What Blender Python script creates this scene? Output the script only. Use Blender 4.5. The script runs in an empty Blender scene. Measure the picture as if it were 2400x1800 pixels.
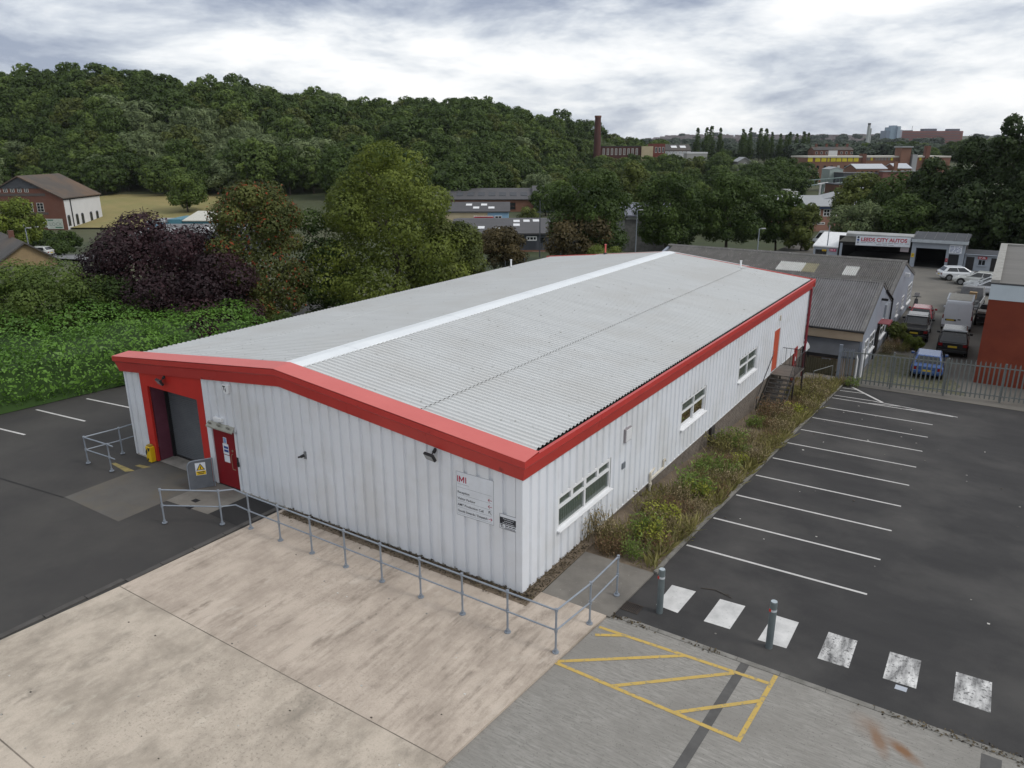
import bpy, bmesh, math, random
import numpy as np
from mathutils import Vector, Matrix
C = bpy.context; SC = C.scene
COL = SC.collection
RAD = math.radians
random.seed(7)
# ---------------------------------------------------------------- camera
YAW, PITCH, ROLL = -0.5798, 0.3061, -0.0024
CAM = Vector((9.542, -15.011, 11.569))
cd = bpy.data.cameras.new('camera'); cam = bpy.data.objects.new('camera', cd); COL.objects.link(cam)
fw = Vector((math.sin(YAW)*math.cos(PITCH), math.cos(YAW)*math.cos(PITCH), -math.sin(PITCH)))
rt0 = Vector((math.cos(YAW), -math.sin(YAW), 0)); up0 = rt0.cross(fw)
rt = math.cos(ROLL)*rt0 + math.sin(ROLL)*up0; up = -math.sin(ROLL)*rt0 + math.cos(ROLL)*up0
m = Matrix((rt, up, -fw)).transposed().to_4x4(); m.translation = CAM
cam.matrix_world = m
cd.sensor_width = 36; cd.lens = 36*1762.7/2400; cd.clip_start = 0.1; cd.clip_end = 9000
SC.camera = cam
# ---------------------------------------------------------------- sky
SUN_EL, SUN_AZ = RAD(46), RAD(82)          # azimuth measured from +Y towards +X
W = bpy.data.worlds.new('World'); SC.world = W; W.use_nodes = True
nt = W.node_tree; N = nt.nodes; L = nt.links
for n_ in list(N): N.remove(n_)
def nd(tree, t, **k):
    n_ = tree.nodes.new(t)
    for a, b in k.items(): setattr(n_, a, b)
    return n_
sky = nd(nt, 'ShaderNodeTexSky', sky_type='NISHITA', sun_disc=False, sun_elevation=SUN_EL, sun_rotation=SUN_AZ)
tc = nd(nt, 'ShaderNodeTexCoord')
sep = nd(nt, 'ShaderNodeSeparateXYZ'); L.new(tc.outputs['Generated'], sep.inputs[0])
mx = nd(nt, 'ShaderNodeMath', operation='MAXIMUM'); L.new(sep.outputs['Z'], mx.inputs[0]); mx.inputs[1].default_value = 0.0
ad = nd(nt, 'ShaderNodeMath', operation='ADD'); L.new(mx.outputs[0], ad.inputs[0]); ad.inputs[1].default_value = 0.24
dx = nd(nt, 'ShaderNodeMath', operation='DIVIDE'); L.new(sep.outputs['X'], dx.inputs[0]); L.new(ad.outputs[0], dx.inputs[1])
dy = nd(nt, 'ShaderNodeMath', operation='DIVIDE'); L.new(sep.outputs['Y'], dy.inputs[0]); L.new(ad.outputs[0], dy.inputs[1])
cb = nd(nt, 'ShaderNodeCombineXYZ'); L.new(dx.outputs[0], cb.inputs[0]); L.new(dy.outputs[0], cb.inputs[1]); cb.inputs[2].default_value = 0.0
def sky_map(rot, sc, loc):
    a = nd(nt, 'ShaderNodeMapping'); a.inputs['Rotation'].default_value = (0, 0, rot); a.inputs['Scale'].default_value = sc; a.inputs['Location'].default_value = loc
    L.new(cb.outputs[0], a.inputs[0]); return a
def sky_noise(mp, scale, det, rough, dist):
    a = nd(nt, 'ShaderNodeTexNoise'); a.inputs['Scale'].default_value = scale; a.inputs['Detail'].default_value = det
    a.inputs['Roughness'].default_value = rough; a.inputs['Distortion'].default_value = dist
    L.new(mp.outputs[0], a.inputs['Vector']); return a
def ramp(tree, src, stops):
    r = nd(tree, 'ShaderNodeValToRGB')
    while len(r.color_ramp.elements) > 1: r.color_ramp.elements.remove(r.color_ramp.elements[-1])
    for i, (p, c) in enumerate(stops):
        e = r.color_ramp.elements[0] if i == 0 else r.color_ramp.elements.new(p)
        e.position = p; e.color = (*c, 1)
    tree.links.new(src, r.inputs[0]); return r
n1 = sky_noise(sky_map(YAW, (1.0, 0.8, 1), (1.3, 4.6, 0)), 0.8, 7, 0.55, 0.35)
n2 = sky_noise(sky_map(YAW, (1.0, 0.7, 1), (7.3, -2.1, 3)), 2.1, 10, 0.58, 0.45)
mixn = nd(nt, 'ShaderNodeMix', data_type='FLOAT'); mixn.inputs[0].default_value = 0.7
mp3 = nd(nt, 'ShaderNodeMapping'); mp3.inputs['Rotation'].default_value = (0, 0, YAW); mp3.inputs['Scale'].default_value = (1.0, 1.0, 3.4); mp3.inputs['Location'].default_value = (2.7, .4, 1.2); L.new(tc.outputs['Generated'], mp3.inputs[0])
n3 = sky_noise(mp3, 4.2, 12, 0.6, 0.2)
L.new(n1.outputs['Fac'], mixn.inputs[2]); L.new(n3.outputs['Fac'], mixn.inputs[3])
cl = ramp(nt, mixn.outputs[0], [(0.38, (3.3, 3.75, 4.8)), (0.435, (4.9, 5.35, 6.2)), (0.48, (6.6, 7.0, 7.6)), (0.52, (8.3, 8.55, 8.85)), (0.575, (9.9, 9.95, 10.0))])
mixc = nd(nt, 'ShaderNodeMix', data_type='RGBA'); mixc.inputs[0].default_value = 0.93
L.new(sky.outputs[0], mixc.inputs[6]); L.new(cl.outputs[0], mixc.inputs[7])
bg = nd(nt, 'ShaderNodeBackground'); bg.inputs['Strength'].default_value = 0.1; L.new(mixc.outputs[2], bg.inputs['Color'])
wo = nd(nt, 'ShaderNodeOutputWorld'); L.new(bg.outputs[0], wo.inputs['Surface'])
# ---------------------------------------------------------------- sun behind cloud, exposure
sd = bpy.data.lights.new('sun', 'SUN'); sun = bpy.data.objects.new('sun', sd); COL.objects.link(sun)
sd.energy = 1.5; sd.angle = RAD(20); sd.color = (1.0, 0.965, 0.92)
sdir = Vector((math.sin(SUN_AZ)*math.cos(SUN_EL), math.cos(SUN_AZ)*math.cos(SUN_EL), math.sin(SUN_EL)))
sun.rotation_euler = sdir.to_track_quat('Z', 'Y').to_euler(); sun.location = (60, 0, 80)
vs = SC.view_settings; vs.view_transform = 'Standard'; vs.look = 'None'; vs.exposure = 0.12; vs.gamma = 1.0
try: vs.use_curve_mapping = False
except Exception: pass
SC.cycles.max_bounces = 6; SC.cycles.transparent_max_bounces = 12

# ================================================================ helpers
MATS = {}
def mat(name, c, rough=0.7, c2=None, scale=3.0, stretch=(1, 1, 1), contrast=0.5, bump=0.0, bscale=40.0, bstretch=None, metal=0.0, spec=0.4,
        spots=None, coat=0.0, detail=6, c3=None, scale3=0.4, rot=0.0, coords='Object'):
    """procedural paint / concrete / metal: two noise-mixed colours, an optional third large-scale one, spots and relief"""
    if name in MATS: return MATS[name]
    mt = bpy.data.materials.new(name); mt.use_nodes = True; MATS[name] = mt
    t = mt.node_tree; b = t.nodes['Principled BSDF']
    b.inputs['Roughness'].default_value = rough; b.inputs['Metallic'].default_value = metal
    b.inputs['Specular IOR Level'].default_value = spec
    if coat: b.inputs['Coat Weight'].default_value = coat; b.inputs['Coat Roughness'].default_value = 0.08
    if c2 is None: c2 = tuple(v*0.82 for v in c)
    if coords == 'World':
        g = nd(t, 'ShaderNodeNewGeometry'); src = g.outputs['Position']
    else:
        g = nd(t, 'ShaderNodeTexCoord'); src = g.outputs['Object']
    def noise(sc, st, det=detail):
        mp = nd(t, 'ShaderNodeMapping'); mp.inputs['Scale'].default_value = st; mp.inputs['Rotation'].default_value = (0, 0, rot); t.links.new(src, mp.inputs[0])
        n = nd(t, 'ShaderNodeTexNoise'); n.inputs['Scale'].default_value = sc; n.inputs['Detail'].default_value = det; n.inputs['Roughness'].default_value = 0.62
        t.links.new(mp.outputs[0], n.inputs['Vector']); return n
    n = noise(scale, stretch)
    r = ramp(t, n.outputs['Fac'], [(0.5-contrast*0.35, c2), (0.5+contrast*0.35, c)])
    out = r.outputs[0]
    def mixin(fac, colr, src_out):
        mm = nd(t, 'ShaderNodeMix', data_type='RGBA'); t.links.new(fac, mm.inputs[0]); t.links.new(src_out, mm.inputs[6])
        mm.inputs[7].default_value = (*colr, 1); return mm.outputs[2]
    if c3 is not None:
        n3 = noise(scale3, (1, 1, 1)); r3 = ramp(t, n3.outputs['Fac'], [(0.45, (0, 0, 0)), (0.65, (0.85, 0.85, 0.85))]); out = mixin(r3.outputs[0], c3, out)
    if spots is not None:
        scol, ssc, thr = spots
        n4 = noise(ssc, (1, 1, 1), 4); r4 = ramp(t, n4.outputs['Fac'], [(thr, (0, 0, 0)), (thr+0.06, (0.8, 0.8, 0.8))]); out = mixin(r4.outputs[0], scol, out)
    t.links.new(out, b.inputs['Base Color'])
    if bump:
        nb = noise(bscale, bstretch or (1, 1, 1)); bp = nd(t, 'ShaderNodeBump'); bp.inputs['Strength'].default_value = bump; bp.inputs['Distance'].default_value = 0.02
        t.links.new(nb.outputs['Fac'], bp.inputs['Height']); t.links.new(bp.outputs[0], b.inputs['Normal'])
    return mt
def leafmat(name, dark, light, hue3=None, transl=0.25, rough=0.6):
    """leaf colour from a per-leaf attribute, part diffuse part translucent"""
    if name in MATS: return MATS[name]
    mt = bpy.data.materials.new(name); mt.use_nodes = True; MATS[name] = mt
    t = mt.node_tree; b = t.nodes['Principled BSDF']; o = t.nodes['Material Output']
    a = nd(t, 'ShaderNodeAttribute', attribute_name='tint')
    st = [(0.0, dark), (0.75, light)] if hue3 is None else [(0.0, dark), (0.7, light), (0.86, light), (0.9, hue3)]
    r = ramp(t, a.outputs['Fac'], st); t.links.new(r.outputs[0], b.inputs['Base Color']); b.inputs['Roughness'].default_value = rough; b.inputs['Specular IOR Level'].default_value = 0.25
    tr = nd(t, 'ShaderNodeBsdfTranslucent'); t.links.new(r.outputs[0], tr.inputs['Color'])
    mxs = nd(t, 'ShaderNodeMixShader'); mxs.inputs[0].default_value = transl
    t.links.new(b.outputs[0], mxs.inputs[1]); t.links.new(tr.outputs[0], mxs.inputs[2]); t.links.new(mxs.outputs[0], o.inputs['Surface'])
    return mt
def glassmat(name, tint=(0.75, 0.85, 0.8), clear=0.9, rough=0.04, film=0.42):
    if name in MATS: return MATS[name]
    mt = bpy.data.materials.new(name); mt.use_nodes = True; MATS[name] = mt
    t = mt.node_tree; o = t.nodes['Material Output']; t.nodes.remove(t.nodes['Principled BSDF'])
    tr = nd(t, 'ShaderNodeBsdfTransparent'); tr.inputs[0].default_value = (*[v*clear for v in tint], 1)
    df_ = nd(t, 'ShaderNodeBsdfDiffuse'); df_.inputs[0].default_value = (0.17, 0.205, 0.18, 1); m0 = nd(t, 'ShaderNodeMixShader'); m0.inputs[0].default_value = film
    t.links.new(tr.outputs[0], m0.inputs[1]); t.links.new(df_.outputs[0], m0.inputs[2])
    gl = nd(t, 'ShaderNodeBsdfGlossy'); gl.inputs['Roughness'].default_value = rough
    fr = nd(t, 'ShaderNodeFresnel'); fr.inputs['IOR'].default_value = 1.5
    ms = nd(t, 'ShaderNodeMixShader'); t.links.new(fr.outputs[0], ms.inputs[0]); t.links.new(m0.outputs[0], ms.inputs[1]); t.links.new(gl.outputs[0], ms.inputs[2]); t.links.new(ms.outputs[0], o.inputs['Surface'])
    return mt
def V(*a): return Vector(a)
class Basis:
    """origin, two directions in a face and its outward normal"""
    def __init__(s, o, u, v, n): s.o, s.u, s.v, s.n = Vector(o), Vector(u), Vector(v), Vector(n)
    def p(s, a, b, c): return s.o + s.u*a + s.v*b + s.n*c
FRONT = lambda y, x=0, z=0: Basis((x, y, z), (1, 0, 0), (0, 0, 1), (0, -1, 0))
RIGHT = lambda x, y=0, z=0: Basis((x, y, z), (0, 1, 0), (0, 0, 1), (1, 0, 0))
TOPB = lambda z, x=0, y=0: Basis((x, y, z), (1, 0, 0), (0, 1, 0), (0, 0, 1))
class MB:
    def __init__(s): s.v, s.f = [], []
    def poly(s, pts):
        i = len(s.v); s.v += [Vector(p) for p in pts]; s.f.append(tuple(range(i, i+len(pts)))); return s
    def bb(s, B, a0, a1, b0, b1, c0, c1, back=True):
        i = len(s.v)
        for c in (c0, c1):
            for (a, b) in ((a0, b0), (a1, b0), (a1, b1), (a0, b1)): s.v.append(B.p(a, b, c))
        s.f += [(i+4, i+5, i+6, i+7), (i, i+1, i+5, i+4), (i+1, i+2, i+6, i+5), (i+2, i+3, i+7, i+6), (i+3, i, i+4, i+7)]
        if back: s.f.append((i+3, i+2, i+1, i))
        return s
    def box(s, x0, x1, y0, y1, z0, z1): return s.bb(TOPB(0), x0, x1, y0, y1, z0, z1)
    def tube(s, p, q, r, r2=None, n=8, caps=True):
        p, q = Vector(p), Vector(q); r2 = r if r2 is None else r2
        d = (q-p).normalized(); a = d.orthogonal().normalized(); b = d.cross(a)
        i = len(s.v)
        for (c, rr) in ((p, r), (q, r2)):
            for k in range(n):
                t = 2*math.pi*k/n; s.v.append(c + (a*math.cos(t)+b*math.sin(t))*rr)
        for k in range(n):
            s.f.append((i+k, i+(k+1) % n, i+n+(k+1) % n, i+n+k))
        if caps: s.f.append(tuple(i+n-1-k for k in range(n))); s.f.append(tuple(i+n+k for k in range(n)))
        return s
    def path(s, pts, r, n=8):
        for a, b in zip(pts[:-1], pts[1:]): s.tube(a, b, r, None, n)
        return s
    def prism(s, B, outline, c0, c1):
        """outline in (u, v), extruded along the normal from c0 to c1"""
        i = len(s.v); k = len(outline)
        for c in (c0, c1):
            for (a, b) in outline: s.v.append(B.p(a, b, c))
        s.f.append(tuple(i+k+j for j in range(k))); s.f.append(tuple(i+k-1-j for j in range(k)))
        for j in range(k): s.f.append((i+j, i+(j+1) % k, i+k+(j+1) % k, i+k+j))
        return s
    def frame(s, B, a0, a1, b0, b1, w, c0, c1):
        s.bb(B, a0, a1, b0, b0+w, c0, c1); s.bb(B, a0, a1, b1-w, b1, c0, c1)
        s.bb(B, a0, a0+w, b0+w, b1-w, c0, c1); s.bb(B, a1-w, a1, b0+w, b1-w, c0, c1); return s
    def loft(s, rings, close=True, caps=True):
        i = len(s.v); k = len(rings[0])
        for r in rings: s.v += [Vector(p) for p in r]
        for j in range(len(rings)-1):
            for m_ in range(k if close else k-1):
                a = i+j*k+m_; b = i+j*k+(m_+1) % k; s.f.append((a, b, b+k, a+k))
        if caps: s.f.append(tuple(i+k-1-q for q in range(k))); s.f.append(tuple(i+(len(rings)-1)*k+q for q in range(k)))
        return s
    def mesh(s, name, off=Vector((0, 0, 0)), fix=True):
        me = bpy.data.meshes.new(name)
        me.from_pydata([tuple(p-off) for p in s.v], [], s.f)
        if fix:
            bm = bmesh.new(); bm.from_mesh(me); bmesh.ops.recalc_face_normals(bm, faces=bm.faces[:]); bm.to_mesh(me); bm.free()
        me.update(); return me
ROOT = {}
def link(name, me, m_=None, parent=None, loc=None, rot=None):
    o = bpy.data.objects.new(name, me); COL.objects.link(o)
    if parent is not None: o.parent = parent
    if m_ is not None and not me.materials: me.materials.append(m_)
    if loc is not None: o.location = loc
    if rot is not None: o.rotation_euler = rot
    return o
def tag(o, label=None, cat=None, group=None, kind=None):
    if label: o['label'] = label
    if cat: o['category'] = cat
    if group: o['group'] = group
    if kind: o['kind'] = kind
    return o
def thing(name, label, cat, loc=(0, 0, 0), group=None, rotz=None):
    """an Empty at the thing's base; with rotz its parts are given in local coordinates, without in world ones"""
    o = bpy.data.objects.new(name, None); COL.objects.link(o); o.location = loc; o.empty_display_size = 0.2
    tag(o, label, cat, group)
    if rotz is not None: o.rotation_euler = (0, 0, rotz); ROOT[o.name] = Vector((0, 0, 0))
    else: ROOT[o.name] = Vector(loc)
    return o
def rootloc(o):
    while o.parent: o = o.parent
    return ROOT.get(o.name, Vector((0, 0, 0)))
def part(name, mb, m_, parent, kind=None, label=None, smooth=False, bevel=0):
    me = mb.mesh(name, rootloc(parent)); o = link(name, me, m_, parent)
    if kind: o['kind'] = kind
    if label: o['label'] = label
    finish(o, smooth, bevel); return o
def finish(o, smooth=False, bevel=0):
    if smooth:
        for p in o.data.polygons: p.use_smooth = True
    if bevel:
        md = o.modifiers.new('bevel', 'BEVEL'); md.width = bevel; md.segments = 2; md.limit_method = 'ANGLE'; md.angle_limit = RAD(35)
def single(name, mb, m_, label=None, cat=None, group=None, kind=None, smooth=False, bevel=0):
    """a thing or a piece of the setting that is one mesh, origin at its base"""
    xs = [p.x for p in mb.v]; ys = [p.y for p in mb.v]; zs = [p.z for p in mb.v]
    off = Vector(((min(xs)+max(xs))/2, (min(ys)+max(ys))/2, min(zs)))
    o = link(name, mb.mesh(name, off), m_, None, off); ROOT[o.name] = off
    tag(o, label, cat, group, kind); finish(o, smooth, bevel); return o
def copy_tree(o, parent=None):
    c = o.copy(); COL.objects.link(c)
    if parent is not None: c.parent = parent
    for ch in list(o.children): copy_tree(ch, c)
    return c
_txt = {}
def text(s, size, bold=0.0, align='LEFT', spacing=1.0):
    """vertices (x, y) and faces of a line of text, x from 0 (or centred)"""
    k = (s, size, bold, align, spacing)
    if k in _txt: return _txt[k]
    cu = bpy.data.curves.new('lettering', 'FONT'); cu.body = s; cu.size = size; cu.offset = bold; cu.align_x = align; cu.space_character = spacing; cu.resolution_u = 3
    ob = bpy.data.objects.new('lettering', cu); COL.objects.link(ob)
    dg = C.evaluated_depsgraph_get(); me = bpy.data.meshes.new_from_object(ob.evaluated_get(dg))
    r = ([tuple(v.co) for v in me.vertices], [tuple(p.vertices) for p in me.polygons])
    bpy.data.objects.remove(ob); bpy.data.curves.remove(cu); bpy.data.meshes.remove(me)
    _txt[k] = r; return r
def letter(mb, B, a, b, c, s, size, bold=0.0, align='LEFT', width=None, spacing=1.0):
    vs_, fs_ = text(s, size, bold, align, spacing); sx = 1.0
    if width and vs_:
        w0 = max(v[0] for v in vs_)-min(v[0] for v in vs_); sx = width/w0
    i = len(mb.v); mb.v += [B.p(a+v[0]*sx, b+v[1], c) for v in vs_]; mb.f += [tuple(i+q for q in f) for f in fs_]
    return mb
def lettering(parent, B, lines, m_, name='lettering'):
    mb = MB()
    for ln in lines: letter(mb, B, *ln[:5], **(ln[5] if len(ln) > 5 else {}))
    me = mb.mesh(name, rootloc(parent), fix=False); return link(name, me, m_, parent)

# ================================================================ land
def sst(a, b, x):
    t = np.clip((x-a)/(b-a), 0, 1); return t*t*(3-2*t)
def gz(y): return -0.07*np.clip(y-4, 0, 30)
SY, CY = math.sin(YAW), math.cos(YAW)
def LD(x, y): return (x-CAM.x)*CY-(y-CAM.y)*SY, (x-CAM.x)*SY+(y-CAM.y)*CY
def XY(l, d): return CAM.x+l*CY+d*SY, CAM.y-l*SY+d*CY
UU = [-1.4, -0.648, -0.477, -0.343, -0.21, -0.049, 0.05, 0.095, 0.162, 0.3]
HC = [27.5, 27.5, 28, 24, 20, 20.5, 15.5, 11.5, 6, 3]
DC = [310, 310, 310, 330, 350, 380, 420, 470, 480, 490]
DF = [212, 212, 212, 208, 200, 190, 285, 385, 410, 420]
def terrain(x, y):
    x = np.asarray(x, float); y = np.asarray(y, float)
    l, d = LD(x, y); dd = np.maximum(d, 30); u = l/dd
    z = gz(y)-0.14 - 1.2*sst(80, 120, d) - 2.2*sst(95, 145, d)*sst(0.0, -0.3, u)
    hc = np.interp(u, UU, HC); dc = np.interp(u, UU, DC); df = np.interp(u, UU, DF)
    z = z+4.2*sst(158, 214, d)*sst(-.12, -.26, u)
    hill = z+(hc-z)*sst(df, dc, d)-sst(dc+40, 1500, d)*(hc-8)
    far = np.interp(d, [0, 330, 450, 700, 1400, 2500, 4500], [0, 0, 3, 3.5, 9, 40, 44]); far = np.where(d > 330, z+(far+3.3)*sst(300, 420, d)+0*z, z)
    m_ = 1-sst(0.1, 0.22, u)
    return hill*m_+far*(1-m_)
def tz(x, y): return float(terrain(x, y))
# ================================================================ materials
M_turf = mat('turf', (0.05, 0.062, 0.024), 0.95, (0.028, 0.04, 0.015), 0.35, contrast=0.8, c3=(0.075, 0.075, 0.036), scale3=0.02, coords='World')
M_field = mat('dry_field', (0.27, 0.215, 0.09), 0.95, (0.19, 0.17, 0.06), 0.12, contrast=0.9, stretch=(1, 2.5, 1), coords='World', c3=(0.14, 0.16, 0.05), scale3=0.03)
M_tar = mat('tarmac', (0.05, 0.0485, 0.048), 0.9, (0.032, 0.0315, 0.032), 0.9, stretch=(.5, 1.2, 1), rot=.5, contrast=0.8, detail=9, bump=0.25, bscale=60, coords='World', spots=((0.085, 0.083, 0.08), 90, 0.63), c3=(0.078, 0.075, 0.071), scale3=0.2, spec=0.25)
M_tar2 = mat('old_tarmac', (0.058, 0.055, 0.052), 0.92, (0.042, 0.041, 0.041), 0.4, contrast=0.9, bump=0.25, bscale=60, coords='World', spots=((0.09, 0.085, 0.08), 80, 0.64), c3=(0.075, 0.072, 0.066), scale3=0.15, spec=0.25)
M_patch = mat('new_tarmac', (0.034, 0.033, 0.033), 0.92, (0.026, 0.026, 0.026), 1.0, bump=0.25, bscale=60, coords='World', spec=0.25)
def slabmat(name, light, mid, dark, pale, s_scale, s_len, amount, pits):
    """cast slab: mottled paste, brushed dark streaks gathered in patches, paler laitance, pits"""
    mt = bpy.data.materials.new(name); mt.use_nodes = True; MATS[name] = mt; t = mt.node_tree; b = t.nodes['Principled BSDF']; b.inputs['Roughness'].default_value = .88; b.inputs['Specular IOR Level'].default_value = .3
    g = nd(t, 'ShaderNodeNewGeometry')
    def noise(sc, st=(1, 1, 1), det=10, rough=.65, loc=(0, 0, 0)):
        mp = nd(t, 'ShaderNodeMapping'); mp.inputs['Scale'].default_value = st; mp.inputs['Location'].default_value = loc; t.links.new(g.outputs['Position'], mp.inputs[0])
        n = nd(t, 'ShaderNodeTexNoise'); n.inputs['Scale'].default_value = sc; n.inputs['Detail'].default_value = det; n.inputs['Roughness'].default_value = rough; t.links.new(mp.outputs[0], n.inputs['Vector']); return n.outputs['Fac']
    def mixc(fac, a, c): m_ = nd(t, 'ShaderNodeMix', data_type='RGBA'); t.links.new(fac, m_.inputs[0]); t.links.new(a, m_.inputs[6]); m_.inputs[7].default_value = (*c, 1); return m_.outputs[2]
    def mul(a, c): m_ = nd(t, 'ShaderNodeMath', operation='MULTIPLY'); t.links.new(a, m_.inputs[0]); t.links.new(c, m_.inputs[1]); return m_.outputs[0]
    def gray(src, lo, hi, v=1.0): return ramp(t, src, [(lo, (0, 0, 0)), (hi, (v, v, v))]).outputs[0]
    out = ramp(t, noise(.8, (1, .8, 1), 13, .68), [(.38, mid), (.58, light)]).outputs[0]
    st0 = nd(t, 'ShaderNodeMath', operation='ADD'); t.links.new(gray(noise(s_scale, (1.0, s_len, 1), 12, .62), .47, .68, amount), st0.inputs[0]); t.links.new(gray(noise(s_scale*2.6, (1.0, s_len*1.2, 1), 8, .6, (4, 4, 4)), .5, .68, amount*.5), st0.inputs[1]); st0.use_clamp = True
    st = mul(st0.outputs[0], gray(noise(.33, (1, .7, 1), 4, .5, (3, 1, 0)), .3, .52))
    st = mul(st, gray(noise(5.5, (1, .55, 1), 9, .7, (8, 3, 1)), .38, .58))
    out = mixc(st, out, dark)
    out = mixc(mul(gray(noise(3.0, (1, .45, 1), 8, .6, (7, 2, 0)), .55, .7, .6), gray(noise(.5, (1, 1, 1), 3, .5, (1, 9, 0)), .45, .62)), out, pale)
    out = mixc(gray(noise(30, (1, 1, 1), 6, .7), .42, .72, .3), out, dark)
    out = mixc(mul(gray(noise(14, (1, 1, 1), 6, .7, (2, 2, 2)), .55, .62, pits), gray(noise(.4, (1, 1, 1), 4, .55, (5, 5, 1)), .48, .62)), out, tuple(v*.7 for v in dark))
    t.links.new(out, b.inputs['Base Color'])
    bp = nd(t, 'ShaderNodeBump'); bp.inputs['Strength'].default_value = .25; bp.inputs['Distance'].default_value = .01; t.links.new(noise(26), bp.inputs['Height']); t.links.new(bp.outputs[0], b.inputs['Normal']); return mt
M_pink = slabmat('pale_concrete', (0.515, 0.44, 0.365), (0.385, 0.325, 0.268), (0.20, 0.165, 0.132), (0.62, 0.555, 0.475), 3.2, .11, .8, .3)
M_pink2 = slabmat('worn_concrete', (0.515, 0.447, 0.368), (0.345, 0.298, 0.243), (0.22, 0.195, 0.16), (0.60, 0.54, 0.45), 1.5, .35, .75, .5)
M_rough = mat('brushed_concrete', (0.375, 0.36, 0.33), 0.92, (0.135, 0.129, 0.115), 11.0, stretch=(0.36, 2.4, 1), contrast=1.0, bump=0.6, bscale=16, bstretch=(0.3, 3, 1), coords='World', c3=(0.215, 0.205, 0.185), scale3=0.5, spots=((0.10, 0.095, 0.085), 26, 0.62), detail=14, rot=0.12)
def add_stain(m_, blobs, colr):
    """stains with a shape of their own: (x, y, half length, half width, angle) each, broken up by noise"""
    t = m_.node_tree; b = t.nodes['Principled BSDF']; src = b.inputs['Base Color'].links[0].from_socket
    g = nd(t, 'ShaderNodeNewGeometry'); n = nd(t, 'ShaderNodeTexNoise'); n.inputs['Scale'].default_value = 3.2; n.inputs['Detail'].default_value = 10; t.links.new(g.outputs['Position'], n.inputs['Vector'])
    for (x, y, a, w, an, k) in blobs:
        mp = nd(t, 'ShaderNodeMapping', vector_type='TEXTURE'); mp.inputs['Location'].default_value = (x, y, -.06); mp.inputs['Rotation'].default_value = (0, 0, an); mp.inputs['Scale'].default_value = (a, w, 1)
        t.links.new(g.outputs['Position'], mp.inputs[0]); gr = nd(t, 'ShaderNodeTexGradient', gradient_type='SPHERICAL'); t.links.new(mp.outputs[0], gr.inputs[0])
        mu = nd(t, 'ShaderNodeMath', operation='MULTIPLY'); t.links.new(gr.outputs['Fac'], mu.inputs[0]); t.links.new(n.outputs['Fac'], mu.inputs[1])
        r = ramp(t, mu.outputs[0], [(.03, (0, 0, 0)), (.4, (k, k, k))]); mm = nd(t, 'ShaderNodeMix', data_type='RGBA'); t.links.new(r.outputs[0], mm.inputs[0]); t.links.new(src, mm.inputs[6]); mm.inputs[7].default_value = (*colr, 1); src = mm.outputs[2]
    t.links.new(src, b.inputs['Base Color'])
add_stain(M_rough, [(8.97, -.45, .62, .2, -1.19, .7), (9.43, -.48, .55, .2, -.62, .95), (8.75, -.15, .6, .4, -.8, .35)], (.19, .1, .05))
M_grey = mat('grey_concrete', (0.22, 0.205, 0.18), 0.9, (0.13, 0.12, 0.105), 1.2, contrast=0.8, bump=0.2, bscale=40, coords='World', c3=(0.12, 0.112, 0.1), scale3=0.5, spots=((0.3, 0.28, 0.25), 9, 0.66))
M_ramp = mat('ramp_concrete', (0.115, 0.11, 0.1), 0.92, (0.085, 0.08, 0.074), 1.2, contrast=0.8, bump=0.25, bscale=50, coords='World', c3=(0.12, 0.105, 0.08), scale3=0.5)
M_thresh = mat('threshold_concrete', (0.34, 0.32, 0.29), 0.9, (0.2, 0.19, 0.17), 2.0, coords='World', bump=0.15)
M_yard = mat('yard_concrete', (0.19, 0.175, 0.15), 0.93, (0.1, 0.095, 0.085), 0.22, contrast=0.9, bump=0.2, bscale=25, coords='World', c3=(0.09, 0.087, 0.08), scale3=0.09)
M_kerb = mat('kerb_stone', (0.24, 0.23, 0.21), 0.9, (0.13, 0.125, 0.11), 3, coords='World', bump=0.3)
M_white = mat('white_road_paint', (0.6, 0.59, 0.57), 0.7, (0.4, 0.39, 0.38), 3, contrast=0.8, coords='World', spots=((0.1, 0.1, 0.1), 26, 0.64))
M_wornw = mat('worn_white_road_paint', (0.66, 0.655, 0.64), 0.75, (0.09, 0.09, 0.09), 1.7, stretch=(2.6, .7, 1), contrast=0.42, coords='World', spots=((0.055, 0.055, 0.055), 14, 0.56), detail=12)
M_semiw = mat('cracked_white_road_paint', (0.62, 0.615, 0.6), 0.75, (0.42, 0.42, 0.41), 2.2, contrast=0.5, coords='World', spots=((0.12, 0.12, 0.12), 17, 0.645), detail=12)
M_yel = mat('yellow_road_paint', (0.56, 0.38, 0.085), 0.8, (0.4, 0.29, 0.1), 3, contrast=0.9, coords='World', spots=((0.25, 0.22, 0.15), 12, 0.555), detail=9)
M_yel2 = mat('faded_yellow_paint', (0.4, 0.32, 0.1), 0.85, (0.1, 0.09, 0.06), 3, contrast=0.9, coords='World')
M_soil = mat('dry_soil', (0.21, 0.165, 0.12), 0.95, (0.10, 0.075, 0.052), 1.6, contrast=0.9, bump=0.8, bscale=14, coords='World', spots=((0.2, 0.17, 0.12), 12, 0.6))
M_joint = mat('joint_filler', (0.08, 0.07, 0.058), 0.95, (0.26, 0.22, 0.18), 1.6, coords='World')
M_wall = mat('white_cladding', (0.71, 0.735, 0.775), 0.42, (0.67, 0.695, 0.735), 0.9, stretch=(2.2, 2.2, 0.25), contrast=0.9, spec=0.4, coords='World', c3=(0.61, 0.62, 0.63), scale3=0.5, detail=9)
M_wallb = mat('stained_cladding_foot', (0.45, 0.44, 0.40), 0.6, (0.58, 0.59, 0.6), 3, stretch=(2, 2, 0.6), contrast=0.9, coords='World')
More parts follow.
